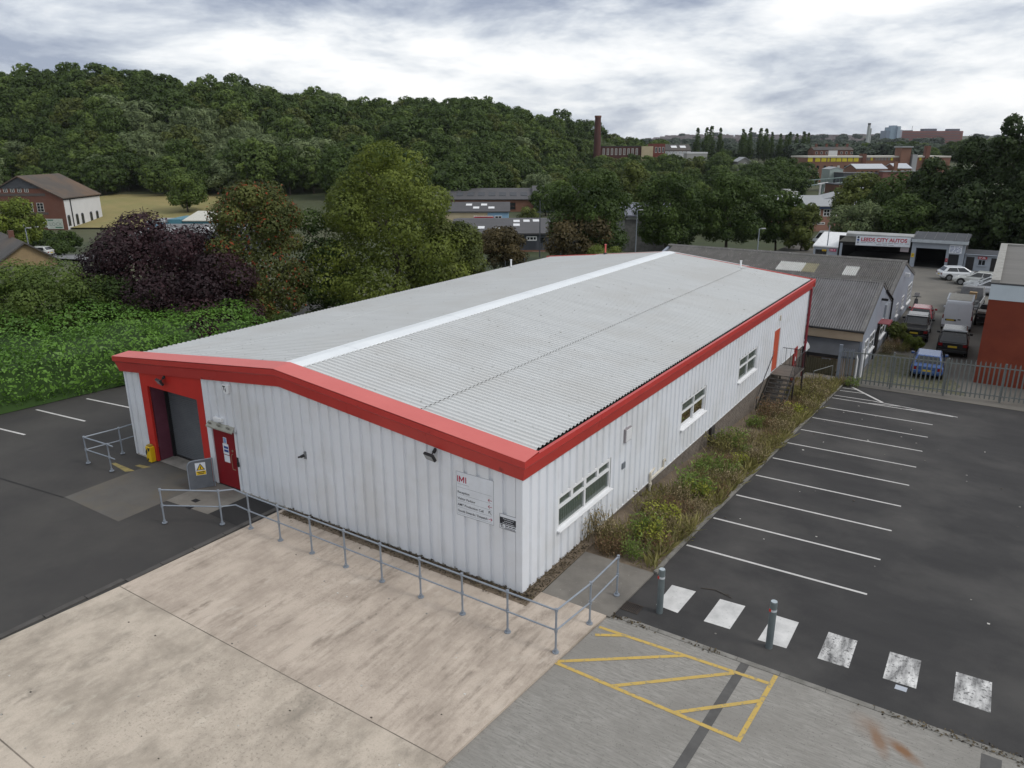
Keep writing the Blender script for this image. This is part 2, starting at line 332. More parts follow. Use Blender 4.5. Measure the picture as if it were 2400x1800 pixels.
M_red = mat('red_fascia_paint', (0.50, 0.050, 0.042), 0.38, (0.41, 0.040, 0.035), 0.8, contrast=0.8, spec=0.35, coords='World', spots=((0.22, 0.03, 0.03), 2.1, 0.66))
M_redtop = mat('faded_sky_gloss_red', (0.58, 0.13, 0.115), 0.42, (0.52, 0.105, 0.092), 0.7, contrast=0.8, spec=0.4, coords='World', spots=((0.3, 0.05, 0.05), 7, 0.7))  # faded red, made paler still for the sky gloss on the flashing
M_redpan = mat('red_door_surround', (0.52, 0.03, 0.022), 0.4, (0.45, 0.026, 0.02), 1, coords='World')
M_maroon = mat('maroon_reveal', (0.15, 0.045, 0.07), 0.6, (0.11, 0.03, 0.05), 2, coords='World')
M_doorred = mat('dark_red_door_paint', (0.21, 0.006, 0.012), 0.35, (0.18, 0.005, 0.01), 2, coords='World')
M_orange = mat('orange_red_door_paint', (0.47, 0.085, 0.04), 0.5, (0.4, 0.07, 0.035), 2, coords='World')
M_pipe = mat('maroon_downpipe', (0.2, 0.02, 0.03), 0.5, coords='World')
M_roof = mat('grey_roof_sheet', (0.57, 0.58, 0.575), 0.5, (0.48, 0.49, 0.485), 0.8, stretch=(0.35, 2.5, 1), contrast=0.9, spec=0.35, coords='World', spots=((0.30, 0.30, 0.285), 5.5, 0.64), c3=(0.49, 0.49, 0.475), scale3=0.3, detail=8)
M_ridge = mat('pale_ridge_metal', (0.72, 0.75, 0.765), 0.4, (0.66, 0.69, 0.71), 0.6, coords='World', spec=0.5)
M_shut = mat('grey_shutter', (0.115, 0.125, 0.135), 0.5, (0.09, 0.1, 0.11), 1.5, coords='World')
M_black = mat('black_metal', (0.018, 0.018, 0.02), 0.5, (0.012, 0.012, 0.013), 4)
M_stair = mat('weathered_black_steel', (0.03, 0.029, 0.028), 0.7, (0.05, 0.042, 0.036), 3, coords='World')
M_galv = mat('galvanised_steel', (0.31, 0.345, 0.39), 0.5, (0.22, 0.25, 0.29), 6, contrast=0.9, metal=0.35, spec=0.5)
M_fence = mat('dull_galvanised_steel', (0.17, 0.185, 0.18), 0.65, (0.11, 0.12, 0.115), 5, contrast=0.9)
M_pvc = mat('white_pvc', (0.76, 0.77, 0.78), 0.35, (0.7, 0.71, 0.72), 2)
M_cream = mat('cream_pipe_paint', (0.62, 0.58, 0.5), 0.5, (0.5, 0.46, 0.38), 5)
M_glass = glassmat('window_glass')
M_dkglass = mat('dark_glass', (0.012, 0.014, 0.016), 0.06, (0.02, 0.024, 0.028), 0.8, spec=0.6)
M_board = mat('sign_board_white', (0.70, 0.735, 0.79), 0.4, (0.6, 0.625, 0.66), 2)
M_ink = mat('black_print', (0.02, 0.022, 0.03), 0.6)
M_inkred = mat('crimson_print', (0.36, 0.012, 0.05), 0.6, (0.34, 0.012, 0.05))
M_inkblue = mat('blue_print', (0.02, 0.06, 0.26), 0.6)
M_inkgrey = mat('grey_print', (0.3, 0.32, 0.35), 0.6)
M_yellow = mat('yellow_plastic', (0.72, 0.48, 0.01), 0.45, (0.62, 0.41, 0.012), 3)
M_brick = mat('grey_brown_brick', (0.21, 0.178, 0.148), 0.9, (0.085, 0.073, 0.064), 3.5, contrast=0.9, coords='World', bump=0.3, bscale=30)
M_mortar = mat('mortar', (0.055, 0.05, 0.045), 0.95, (0.035, 0.032, 0.03), 5, coords='World')
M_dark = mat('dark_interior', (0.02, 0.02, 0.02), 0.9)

# ================================================================ ground, one sheet to the horizon
def axis(segs):
    out = []
    for a, b, n in segs: out += list(np.linspace(a, b, n, endpoint=False))
    return np.array(out+[segs[-1][1]])
la = axis([(-4200, -600, 12), (-600, -260, 14), (-260, 200, 70), (200, 600, 20), (600, 4200, 12)])
da = axis([(-250, -40, 6), (-40, 40, 20), (40, 130, 30), (130, 480, 70), (480, 1000, 24), (1000, 5200, 22)])
LG, DG = np.meshgrid(la, da); XG, YG = XY(LG, DG)
ZG = terrain(XG, YG)
me = bpy.data.meshes.new('ground'); nl, ndp = len(la), len(da)
vv = np.stack([XG.ravel(), YG.ravel(), ZG.ravel()], 1)
ii = (np.arange(ndp-1)[:, None]*nl+np.arange(nl-1)[None]).ravel()
me.from_pydata(vv.tolist(), [], np.stack([ii, ii+1, ii+nl+1, ii+nl], 1).tolist()); me.update()
for p in me.polygons: p.use_smooth = True
tag(link('ground', me, M_turf), kind='structure')
def pave(name, rows, off, m_, parent=None, kind='structure', thick=0.0):
    """paving between x0 and x1 at each y, following the fall of the site; a skirt when thick"""
    mb = MB(); ys = [r[0] for r in rows]; R = []
    for (a, b) in zip(rows[:-1], rows[1:]):
        R.append(a)
        for yb in (4.0, 34.0):
            if a[0] < yb < b[0]:
                t = (yb-a[0])/(b[0]-a[0]); R.append((yb, a[1]+(b[1]-a[1])*t, a[2]+(b[2]-a[2])*t))
    R.append(rows[-1])
    P = [(V(x0, y, gz(y)+off), V(x1, y, gz(y)+off)) for y, x0, x1 in R]
    for (a, b), (c, d) in zip(P[:-1], P[1:]): mb.poly([a, b, d, c])
    if thick:
        dz = V(0, 0, thick)
        for (a, b), (c, d) in zip(P[:-1], P[1:]): mb.poly([a, c, c-dz, a-dz]); mb.poly([b, b-dz, d-dz, d])
        a, b = P[0]; mb.poly([a, a-dz, b-dz, b]); a, b = P[-1]; mb.poly([a, b, b-dz, a-dz])
    if parent is not None: return part(name, mb, m_, parent)
    o = single(name, mb, m_, kind=kind); return o
def quad_on(name, pts, off, m_, parent):
    return part(name, MB().poly([V(x, y, gz(y)+off) for x, y in pts]), m_, parent)
def strip_on(mb, p, q, w, off):
    p, q = Vector((*p, 0)), Vector((*q, 0)); d = (q-p).normalized(); n = V(-d.y, d.x, 0)*w/2
    k = max(1, int((q-p).length/2.0))
    for i in range(k):
        a, b = p+(q-p)*i/k, p+(q-p)*(i+1)/k
        mb.poly([V(t.x, t.y, gz(t.y)+off) for t in (a-n, b-n, b+n, a+n)])
    return mb
# tarmac car park on the right, with bays, crossing and drain
cp = thing('car_park', None, None, (8, 10, -0.06)); cp['kind'] = 'structure'
pave('tarmac', [(0.5, 2.3, 24), (2.6, 2.62, 24), (31.5, 2.62, 24)], -0.06, M_tar, cp, thick=0.1)
pave('tarmac_front', [(-30, 11.2, 24), (0.5, 11.2, 24)], -0.062, M_tar, cp)
BAYL = [5.13+2.51*i for i in range(9)]
for i, y in enumerate(BAYL): part('parking_line', strip_on(MB(), (2.76, y), (7.86, y+0.14), 0.1, -0.055), M_white, cp)
hat = MB()
for a, b, w in (((2.75, 27.6), (8.6, 27.75), .1), ((2.75, 28.3), (4.9, 28.4), .1), ((3.2, 31.1), (5.2, 28.4), .16), ((2.8, 29.7), (4.2, 29.9), .09), ((2.8, 30.5), (3.6, 30.6), .08), ((4.6, 28.4), (8.8, 27.8), .1), ((4.6, 27.7), (6.2, 28.2), .09), ((6.4, 27.75), (7.8, 27.95), .09)):
    strip_on(hat, a, b, w, -0.0545)
part('hatched_marking', hat, M_white, cp)
for pts, mm in (([(3.26, 2.67), (3.93, 2.72), (3.88, 1.5), (3.26, 1.54)], M_semiw), ([(4.6, 2.73), (5.27, 2.77), (5.24, 1.56), (4.57, 1.53)], M_semiw),
            ([(6.0, 2.79), (6.63, 2.8), (6.63, 1.56), (5.95, 1.51)], M_semiw), ([(7.35, 2.8), (8.02, 2.8), (8.03, 1.6), (7.34, 1.58)], M_wornw),
            ([(8.75, 2.79), (9.42, 2.82), (9.43, 1.68), (8.75, 1.66)], M_wornw), ([(10.14, 2.82), (10.85, 2.85), (10.86, 1.71), (10.15, 1.71)], M_wornw)):
    quad_on('crossing_stripe', pts, -0.0555, mm, cp)
dr = MB(); B = TOPB(-0.058, 2.52, 0.86)
dr.frame(B, 0, .5, 0, .42, .035, 0, .012)
for k in range(9): dr.bb(B, .05+k*.047, .075+k*.047, .035, .385, 0, .01)
g_ = part('drain_grate', dr, mat('rusty_iron', (0.06, 0.045, 0.035), 0.85, (0.03, 0.025, 0.022), 8), cp)
part('drain_pit_shade', MB().poly([B.p(.03, .03, .001), B.p(.47, .03, .001), B.p(.47, .39, .001), B.p(.03, .39, .001)]), M_dark, cp)  # flat near-black sheet standing for the shade down the drain
quad_on('inspection_cover', [(9.02, 1.42), (9.26, 1.43), (9.27, 1.6), (9.03, 1.59)], -0.054, mat('pale_cover_metal', (0.42, 0.45, 0.5), 0.5), cp)
# pale concrete slab in front of the warehouse, three bays of it
sl = thing('concrete_apron', None, None, (-4, -4, 0)); sl['kind'] = 'structure'
pave('slab', [(-5.77, -9.48, 1.92), (-.3, -9.36, 2.33), (.32, -9.34, 2.4)], 0.0, M_pink, sl, thick=0.14)
pave('slab', [(-10.29, -9.75, 1.55), (-5.79, -9.48, 1.92)], 0.0, M_pink2, sl, thick=0.14)
pave('slab', [(-24, -10.5, .5), (-10.32, -9.75, 1.55)], 0.003, M_pink2, sl, thick=0.14)
part('expansion_joint', strip_on(MB(), (-9.5, -5.78), (1.92, -5.78), .022, 0.003), M_joint, sl)
part('expansion_joint', strip_on(MB(), (-9.8, -10.305), (1.55, -10.305), .03, 0.004), M_joint, sl)
kb = MB()
for a in range(13):
    y0 = -14+a*1.06; x = -9.47 if y0 > -5.8 else -9.6-0.04*(-5.8-y0)
    kb.box(x-.2, x-.02, y0+.01, y0+1.05, -.16, 0.004)
part('kerb', kb, mat('dark_kerb', (0.085, 0.08, 0.075), 0.9, (0.06, 0.056, 0.052), 3), sl, kind='stuff')
# weathered grey pad by the right-hand corner, leaf litter along the wall
pave('concrete_pad', [(0.33, .45, 2.5), (2.9, .43, 2.62)], -0.01, M_grey, thick=0.12)
pave('gravel_strip', [(-.46, -9.2, .44), (0.02, -9.2, .44)], 0.006, M_soil)
pave('gravel_strip', [(-.2, 0.0, .44), (4.5, 0.0, .43)], 0.007, M_soil)
# brushed concrete with the yellow box
rc = thing('rough_concrete_yard', None, None, (6, -6, -0.06)); rc['kind'] = 'structure'
pave('concrete', [(-24, .0, 11.0), (-5.8, 1.9, 11.2), (.45, 2.42, 11.6)], -0.06, M_rough, rc)
kb = MB()
for a in range(9):
    kb.box(2.75+a*1.0, 3.74+a*1.0, .44, .585, -.17, -.045)
part('kerb', kb, M_kerb, rc, kind='stuff')
pave('tarmac_trench', [(-12, 5.35, 5.6), (.44, 5.86, 6.06)], -0.0555, mat('trench_tarmac', (0.105, 0.102, 0.098), 0.92, (0.075, 0.073, 0.07), 3, coords='World', bump=0.2), rc)
pave('tarmac_trench', [(-12, 10.6, 10.95), (.3, 10.75, 11.1)], -0.0555, MATS['trench_tarmac'], rc)
yl = [((2.43, -.15), (6.62, .06)), ((6.68, .42), (6.56, -2.06)), ((6.56, -2.01), (2.2, -1.95)), ((2.2, -1.9), (4.66, -.05)), ((3.66, -1.97), (5.84, -.03)), ((5.15, -2.0), (6.6, -.62)), ((2.5, -.5), (3.16, -.1))]
for i_, (a, b) in enumerate(yl): part('yellow_line', strip_on(MB(), a, b, .1, -0.0545+.0006*i_), M_yel, rc)
# tarmac on the left with the concrete ramp
lt = thing('side_yard', None, None, (-25, 0, 0)); lt['kind'] = 'structure'
pave('tarmac', [(-30, -60, -9.0), (-0.1, -60, -9.2), (4, -60, -18.2), (34, -40, -18.2)], -0.03, M_tar2, lt)
rl_ = random.Random(12); lm = MB()
for k in range(46):
    x, y, r = rl_.uniform(3, 17), rl_.uniform(.9, 27), rl_.uniform(.012, .04); lm.bb(TOPB(gz(y)-.058, x, y), -r, r, -r*.7, r*.8, 0, r*.5, back=False)
for k in range(60):
    x, y, r = rl_.uniform(-9, 1.5), rl_.uniform(-13, -1), rl_.uniform(.01, .025); lm.bb(TOPB(.002, x, y), -r, r, -r*.7, r*.8, 0, r*.4, back=False)
tag(single('ground_litter', lm, mat('litter_mix', (.55, .54, .5), .8, (.06, .05, .04), 1.3, contrast=.2, coords='World')), 'scattered specks of litter and grit on the paving', 'litter', None, 'stuff')
tw = MB().path([V(4.0, 2.95, -.045), V(4.35, 3.06, -.04), V(4.62, 2.99, -.04), V(4.85, 2.93, -.05)], .014, 5).path([V(4.62, 2.99, -.04), V(4.75, 3.04, -.045)], .009, 5)
single('fallen_twig', tw, mat('twig_brown', (.07, .06, .05), .9), 'thin fallen twig lying on the tarmac beside the second white stripe', 'twig')
for a, b in (((-26.6, 2.58), (-23.3, 3.0)), ((-26.97, .44), (-23.5, .84)), ((-27.6, -1.95), (-24.0, -1.44))): part('parking_line', strip_on(MB(), a, b, .1, -0.025), M_white, lt)
quad_on('ramp_slab', [(-16.5, -3.66), (-13.2, -3.65), (-13.3, -.02), (-16.6, -.02)], -0.0245, M_ramp, lt)
quad_on('door_slab', [(-13.29, -1.9), (-11.2, -1.75), (-11.2, -.02), (-13.29, -.02)], -0.0235, M_grey, lt)
quad_on('tarmac_repair', [(-11.19, -1.7), (-9.36, -1.75), (-9.3, -.02), (-11.19, -.02)], -0.0225, M_patch, lt)
quad_on('tarmac_seam', [(-21, -4.3), (-16.5, -3.72), (-16.5, -3.67), (-21, -4.2)], -0.0235, M_patch, lt)
quad_on('threshold', [(-16.58, -.01), (-13.57, -.01), (-13.57, .69), (-16.58, .69)], -0.015, M_thresh, lt)
fl = MB()
for pts in ([(-17.0, -.78), (-16.5, -.75), (-16.35, -.5), (-16.95, -.62)], [(-18.0, -1.15), (-16.75, -1.3), (-16.55, -1.05), (-17.9, -1.02)]): fl.poly([V(x, y, -0.0225) for x, y in pts])
part('faded_arrow', fl, M_yel2, lt)
mh = MB()
for x, y in ((-12.42, -1.35), (-12.15, -1.75)): mh.box(x-.13, x+.13, y-.1, y+.1, -.03, -.02)
part('manhole_cover', mh, M_black, lt)
# planting bed soil beside the warehouse, concrete edging, then the yard of the garage beyond
pave('weed_bed', [(2.92, .0, 2.6), (31.6, .0, 2.58)], -0.05, M_soil, thick=0.0)
ke = MB()
for a in range(32):
    y0 = 2.95+a*.9; z0 = gz(y0+.45)
    ke.box(2.585, 2.7, y0+.01, y0+.89, z0-.2, z0+.01)
single('bed_edging', ke, M_kerb, kind='structure')
pave('garage_yard', [(31.52, -17, 40), (34, -17, 40), (102, -17, 60)], -0.045, M_yard)
# ================================================================ the warehouse
WX, LY = -18.04, 31.99
wh = thing('warehouse', 'large white clad warehouse with red fascia and low pitched grey corrugated roof', 'warehouse', (0, 0, 0))
def eave(x): return 3.4+0.0917*(9.02-abs(x+9.02))           # underside of the fascia along the gable
# cladding sheets: trapezoid profile, two ribs to a sheet
PITCH_R = 0.425
def clad_profile(u0, u1):
    us = []
    k = math.floor(u0/PITCH_R)-1
    pts = []
    while k*PITCH_R < u1+PITCH_R:
        b = k*PITCH_R
        pts += [(b, .058), (b+.275, .058), (b+.297, .0), (b+.385, .0)]; k += 1
    def h(u):
        b = u-math.floor(u/PITCH_R)*PITCH_R
        return float(np.interp(b, [0, .275, .297, .385, .425], [.058, .058, 0, 0, .058]))
    us = [u0]+[p[0] for p in pts if u0 < p[0] < u1]+[u1]
    return [(u, h(u)) for u in us]
def clad(B, u0, u1, z0, z1, lift=0.0):
    """one sheet: z1 may be a function of u"""
    pr = clad_profile(u0, u1); mb = MB(); i = 0; zt = z1 if callable(z1) else (lambda u: z1)
    for u, h in pr: mb.v += [B.p(u, z0, h+lift), B.p(u, zt(u), h+lift)]
    for k in range(len(pr)-1): mb.f.append((2*k, 2*k+2, 2*k+3, 2*k+1))
    return mb
def clad_run(B, u0, u1, z0, z1, openings):
    cuts = sorted(set([u0, u1]+[q for o in openings for q in o[:2]]+[k*PITCH_R*2+.335 for k in range(-60, 60) if u0+.25 < k*PITCH_R*2+.335 < u1-.25]))
    n = 0
    for a, b in zip(cuts[:-1], cuts[1:]):
        if b-a < .02: continue
        n += 1; mid = (a+b)/2; op = [o for o in openings if o[0] < mid < o[1]]
        segs = [(z0, z1)]
        if op:
            o = op[0]; segs = ([(z0, o[2])] if o[2] > z0+.03 else [])+[(o[3], z1)]
        for (p, q) in segs: part('cladding_sheet', clad(B, a, b, p, q, 0.0012*(n % 2)), M_wall, wh)
FB, RB = FRONT(0.0), RIGHT(0.0)
clad_run(FB, WX+.06, -.12, 0.03, lambda u: eave(u)+.25, [(-17.0, -13.19, 0, 3.9), (-13.0, -11.62, 0, 2.2)])
clad_run(RB, .12, LY-.05, 0.0, 3.66, [(1.83, 5.22, 1.06, 2.13), (11.36, 14.14, 1.06, 2.16), (18.62, 21.43, 1.06, 2.2), (24.62, 25.76, .04, 2.3)])
part('corner_trim', MB().bb(FB, -.13, .058, .0, 3.5, .059, .067).bb(RB, -.059, .14, .0, 3.5, .059, .067), M_wall, wh)
part('corner_trim', MB().bb(FB, WX-.005, WX+.075, .0, 3.5, -.05, .064), M_wall, wh)
part('rear_wall', MB().box(WX, 0, LY-.03, LY, -2.3, 3.9), M_wall, wh)
part('side_wall', MB().box(WX, WX+.03, .02, LY-.04, -2.3, 3.8), M_wall, wh)
dt = MB()
for k in range(43):
    u = -17.6+k*.415
    if -17.0 < u < -11.6: continue
dt.bb(RB, .12, LY-.06, -.035, .0, .0, .06)
part('drip_trim', dt, M_pvc, wh)
part('drip_trim', MB().bb(FB, -11.6, -.12, -.03, .03, .0, .045).bb(FB, WX+.06, -17.02, -.03, .03, .0, .05), mat('dirty_white_trim', (0.5, 0.49, 0.46), 0.6, (0.25, 0.235, 0.2), 3, coords='World'), wh)
# plinth: courses of brick under the cladding, stepping down with the ground
bw = MB(); row = 0; z = -.045
rnd = random.Random(3)
while z > -2.2:
    y = .3+(0.11 if row % 2 else 0)
    while y < LY-.1:
        if gz(y)-.1 < z:
            j = rnd.uniform(-.004, .004); bw.bb(RB, y+.006, y+.219, z-.058, z-.003, -.06, -.004+j, back=False)
        y += .225
    z -= .075; row += 1
part('brickwork', bw, M_brick, wh, kind='stuff')
part('plinth', MB().box(WX+.05, -.036, .04, LY-.04, -2.3, -.04), M_mortar, wh)
# red fascia: flared lower board, lip, flashing over the sheet ends
def fasc_ring(prof, fn): return [fn(d, z) for d, z in prof]
PF = [(.02, 0), (.13, .0), (.215, .36), (.27, .42), (.27, .60), (-.1, .60)]
XS = [WX, -15.0, -12.0, -9.02, -6.0, -3.0, 0.0]
for k, (xa, xb) in enumerate(zip(XS[:-1], XS[1:])):
    R = []
    for x, end in ((xa, -1), (xb, 1)):
        cn_ = -1 if x == WX else (1 if x == 0 else 0); xx = x if x in (WX, 0.0, -9.02) else x-end*.003; o_ = .0015*(k % 2)
        R.append([V(xx+cn_*max(d, 0), -d-o_, eave(x)+(.123 if x == -9.02 else .123*(1-abs(x+9.02)/9.02))+z) for d, z in PF])
    part('front_fascia', MB().loft(R), M_red, wh)
YS = [-.27, 4, 8, 12, 16, 20, 24, 28, LY+.27]
for k, (ya, yb) in enumerate(zip(YS[:-1], YS[1:])):
    o_ = .0015*(k % 2); P_ = PF[:5]+[(.17, .6), (.17, .42)]
    part('side_fascia', MB().loft([[V(d+o_*(d > .15), -d if y0 < 0 else y0+e_*.003, 3.4+z) for d, z in P_] for y0, e_ in ((ya, 1), (yb, -1))]), M_red, wh)
R = [[V(WX-d, y0, 3.4+min(z, .44)) for d, z in PF[:4]+[(.27, .43), (.17, .44), (.17, .40)]] for y0 in (0.0, LY+.27)]
part('side_fascia', MB().loft(R), M_red, wh)
fl = MB()
for x0, x1, a, b in ((WX-.27, -9.02, 0, .97), (-9.02, .27, .97, 0)):
    z0, z1 = 4.008+a, 4.008+b
    fl.poly([V(x0, -.272, z0-.004), V(x1, -.272, z1-.004), V(x1, .42, z1+.05), V(x0, .42, z0+.05)])
    fl.poly([V(x0, .42, z0+.05), V(x1, .42, z1+.05), V(x1, .42, z1-.1), V(x0, .42, z0-.1)])
part('flashing', fl, M_redtop, wh)
fl = MB()
for x0, x1, a, b in ((WX-.27, -9.02, 0, .97), (-9.02, .27, .97, 0)):
    z0, z1 = 4.008+a, 4.008+b
    fl.poly([V(x0, LY+.27, z0-.02), V(x1, LY+.27, z1-.02), V(x1, LY+.15, z1+.0), V(x0, LY+.15, z0+.0)])
    fl.poly([V(x0, LY+.27, z0-.5), V(x0, LY+.27, z0-.02), V(x1, LY+.27, z1-.02), V(x1, LY+.27, z1-.5)])
    fl.poly([V(x0, LY+.15, z0-.2), V(x1, LY+.15, z1-.2), V(x1, LY+.15, z1+.0), V(x0, LY+.15, z0+.0)])
part('flashing', fl, M_redtop, wh)
for x0, x1 in ((.17, -.22), (WX-.0, WX+.22)): part('gutter', MB().poly([V(x0, .4, 3.84), V(x1, .4, 3.80), V(x1, LY+.1, 3.80), V(x0, LY+.1, 3.84)]), M_black, wh)
gm = MB(); rnd = random.Random(5)
for k in range(420):
    y = rnd.uniform(.5, LY-.1); r = rnd.uniform(.03, .1); x = rnd.uniform(-.02, .15)
    gm.bb(Basis((x, y, 3.84), (1, .2*rnd.random(), .2), (-.3*rnd.random(), 1, .1), (0, 0, 1)), -r, r, -r*1.8, r*1.8, 0, rnd.uniform(.02, .07), back=False)
part('gutter_moss', gm, mat('black_moss', (0.022, 0.02, 0.015), 0.95, (0.012, 0.012, 0.01), 9), wh, kind='stuff')
# roof sheets
CP = .215; SW = CP*5
def roof_sheet_mesh(length, left):
    mb = MB(); pr = []
    for k in range(6):
        b = k*CP
        pr += [(b, .0), (b+.075, .0), (b+.105, .046), (b+.17, .046)]
    pr = pr[:21]+[(5*CP+.03, .012)]
    sg = -1
    for y, h in pr:
        mb.v += [V(0, y, h), V(sg*length if not left else length, y, h)]
    for k in range(len(pr)-1): mb.f.append((2*k, 2*k+2, 2*k+3, 2*k+1))
    n0 = len(pr)                                     # the ends show as dark mouths under each rib
    return mb.mesh('roof_sheet', fix=False)
SL = 0.107; ANG = math.atan(SL); CA = math.cos(ANG)
ms = {(s, l): roof_sheet_mesh(ln/CA, l) for s, ln in (('low', 3.86), ('high', 4.86)) for l in (0, 1)}
def place_sheet(me_, x, y, z, left): return link('roof_sheet', me_, M_roof, wh, (x, y, z), (0, ANG if not left else -ANG, 0))
for k in range(30):
    y = .25+k*SW; dz = .0015*(k % 2)
    place_sheet(ms['low', 0], -.0, y, 3.930+dz, 0)
    place_sheet(ms['high', 0], -3.80, y, 3.936+.107*3.74+.028+dz, 0)
    place_sheet(ms['low', 1], WX+.06, y, 3.936+dz, 1)
    place_sheet(ms['high', 1], WX+3.80, y, 3.936+.107*3.74+.028+dz, 1)
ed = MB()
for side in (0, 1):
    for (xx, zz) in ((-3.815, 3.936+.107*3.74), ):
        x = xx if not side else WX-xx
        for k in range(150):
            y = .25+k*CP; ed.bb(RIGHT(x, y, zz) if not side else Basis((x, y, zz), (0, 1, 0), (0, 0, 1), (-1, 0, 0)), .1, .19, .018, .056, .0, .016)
part('painted_lap_shade', ed, mat('lap_shade_batten_grey', (0.12, 0.125, 0.13), 0.8), wh, kind='stuff')  # dark blocks stand in for the shade under the ribs at the lap
rm = MB()
for k in range(150):
    y = .25+k*CP; zz = 3.936+.107*8.55+.03
    rm.bb(RIGHT(-8.6, y, zz), -.03, .07, .0, .04, -.02, .014)
part('ridge_filler', rm, M_black, wh, kind='stuff')
zr = 3.936+.107*(8.55-.06)+.075
for k in range(11):
    y0 = .1+k*2.93; o_ = .004*(k % 2)
    mb = MB()
    R = [[V(-8.57, y, zr-.02+o_), V(-8.60, y, zr+.012+o_), V(-9.02, y, zr+.055+o_), V(-9.46, y, zr+.012+o_), V(-9.50, y, zr-.02+o_)] for y in (y0, y0+2.96)]
    mb.loft(R, close=False, caps=False); part('ridge_cap', mb, M_ridge, wh)
def vent_pipe(x, y, z, h, label, m_):
    t = part('vent_pipe', MB().tube((x, y, z-.1), (x, y, z+h), .055, n=12).tube((x, y, z+h), (x, y, z+h+.05), .075, n=12), m_, wh, label=label)
    part('collar', MB().tube((x, y, z-.1), (x, y, z+.07), .2, .1, n=12), M_black, t)
vent_pipe(-3.97, 31.2, 4.36, .48, 'white vent pipe near the far end of the roof', M_pvc)
vent_pipe(-17.5, 26.2, 3.97, .5, 'short vent pipe on the far side of the roof', M_pvc)
vent_pipe(-13.6, 32.1, 4.5, .6, 'red and white pole at the far gable', M_redtop)
# roller door with red surround
opn = MB()
for u0, u1 in ((-16.99, -16.58), (-13.57, -13.2)): part('door_surround', MB().bb(FB, u0, u1, 0.0, 3.09, -.03, .06), M_redpan, wh)
part('header_panel', MB().prism(FB, [(-16.99, 3.06), (-13.2, 3.06), (-13.2, 3.9), (-16.99, 3.56)], -.03, .062), M_redpan, wh)
for bx_ in ((-16.62, -16.58, .062, .9, 0, 3.07), (-13.569, -13.53, .062, .9, 0, 3.07), (-16.6, -13.55, .062, .9, 3.08, 3.12)): part('door_reveal', MB().box(*bx_), M_maroon, wh)
for u0 in (-16.57, -13.66): part('guide_rail', MB().box(u0, u0+.08, .56, .72, 0, 3.08), M_black, wh)
rs_ = thing_dummy = None
sh = MB()
for k in range(40):
    z0 = .02+k*.0765; B = FRONT(.70)
    i = len(sh.v)
    for a in (-16.52, -13.63):
        for c, zz in ((.0, z0), (.022, z0+.015), (.03, z0+.038), (.022, z0+.062), (0, z0+.0765)): sh.v.append(B.p(a, zz, c))
    for q in range(4): sh.f.append((i+q, i+5+q, i+6+q, i+1+q))
part('roller_shutter', sh, M_shut, wh)
part('shutter_rail', MB().box(-16.5, -13.65, .64, .69, 0.0, .07), M_black, wh)
part('shutter_backing', MB().box(-16.6, -13.55, .74, .78, 0, 3.2), M_dark, wh)
# the red personnel door
dj = MB().bb(FB, -13.02, -12.93, 0, 2.22, -.02, .055).bb(FB, -11.69, -11.6, 0, 2.22, -.02, .055).bb(FB, -13.02, -11.6, 2.18, 2.24, -.02, .056)
dr_ = part('door', MB().bb(FB, -12.92, -11.69, .02, 2.17, -.04, .012), M_doorred, wh, label='dark red steel personnel door')
part('door_frame', dj, M_wall, wh)
part('handle', MB().path([FB.p(-11.93, 1.34, .012), FB.p(-11.93, 1.34, .07), FB.p(-11.97, 1.2, .07), FB.p(-11.95, .78, .07), FB.p(-11.88, .74, .012)], .012).tube(FB.p(-11.92, 1.46, .01), FB.p(-11.92, 1.46, .03), .045), mat('brass', (0.4, 0.3, 0.2), 0.4, metal=.6), dr_)
part('lock_box', MB().bb(FB, -11.66, -11.58, .96, 1.12, .05, .1).bb(FB, -11.67, -11.6, 1.12, 1.3, .05, .075), M_black, wh)
cn = MB(); cb_ = [( -13.02, 2.2), (-11.62, 2.2)]
cn.poly([FB.p(-13.03, 2.42, .05), FB.p(-11.6, 2.42, .05), FB.p(-11.6, 2.26, .2), FB.p(-13.03, 2.26, .2)])
cn.bb(FB, -13.03, -11.6, 2.21, 2.262, .19, .2)
part('door_canopy', cn, mat('canopy_metal', (0.36, 0.36, 0.31), 0.5, (0.26, 0.26, 0.22), 5), wh)
cs = MB()
for u in (-12.82, -12.32, -11.82):
    pts = []
    for k in range(14):
        t = k/13*2.6*math.pi; r = .13*(1-k/18); pts.append(FB.p(u+.0, 2.34, .06)+V(math.cos(t)*r*.9, -.12-math.sin(t)*.02, .03+math.sin(t)*r*.5))
    part('canopy_scroll', MB().path(pts, .011, 5), mat('scroll_iron', (0.16, 0.155, 0.13), 0.6), wh)
def sheet_of(parent_, name, a0, a1, b0, b1, m_, B=FB, c0=.013, c1=.016): return part(name, MB().bb(B, a0, a1, b0, b1, c0, c1), m_, parent_)
nt_ = sheet_of(dr_, 'notice', -12.39, -12.21, 1.66, 1.89, M_board)
part('pictogram', MB().bb(FB, -12.37, -12.23, 1.68, 1.87, .0165, .018), mat('pale_blue_print', (0.2, 0.32, 0.55), 0.6), dr_)
sheet_of(dr_, 'notice', -12.45, -12.14, 1.25, 1.65, M_board)
part('blue_panel', MB().bb(FB, -12.4, -12.16, 1.47, 1.56, .0165, .018).bb(FB, -12.4, -12.16, 1.34, 1.43, .0165, .018), M_inkblue, dr_)
sheet_of(dr_, 'notice', -12.44, -12.14, .95, 1.22, M_board)
bl = part('bulkhead_light', MB().bb(FB, -12.62, -12.18, 2.5, 2.64, .04, .16), M_pvc, wh, bevel=.02)
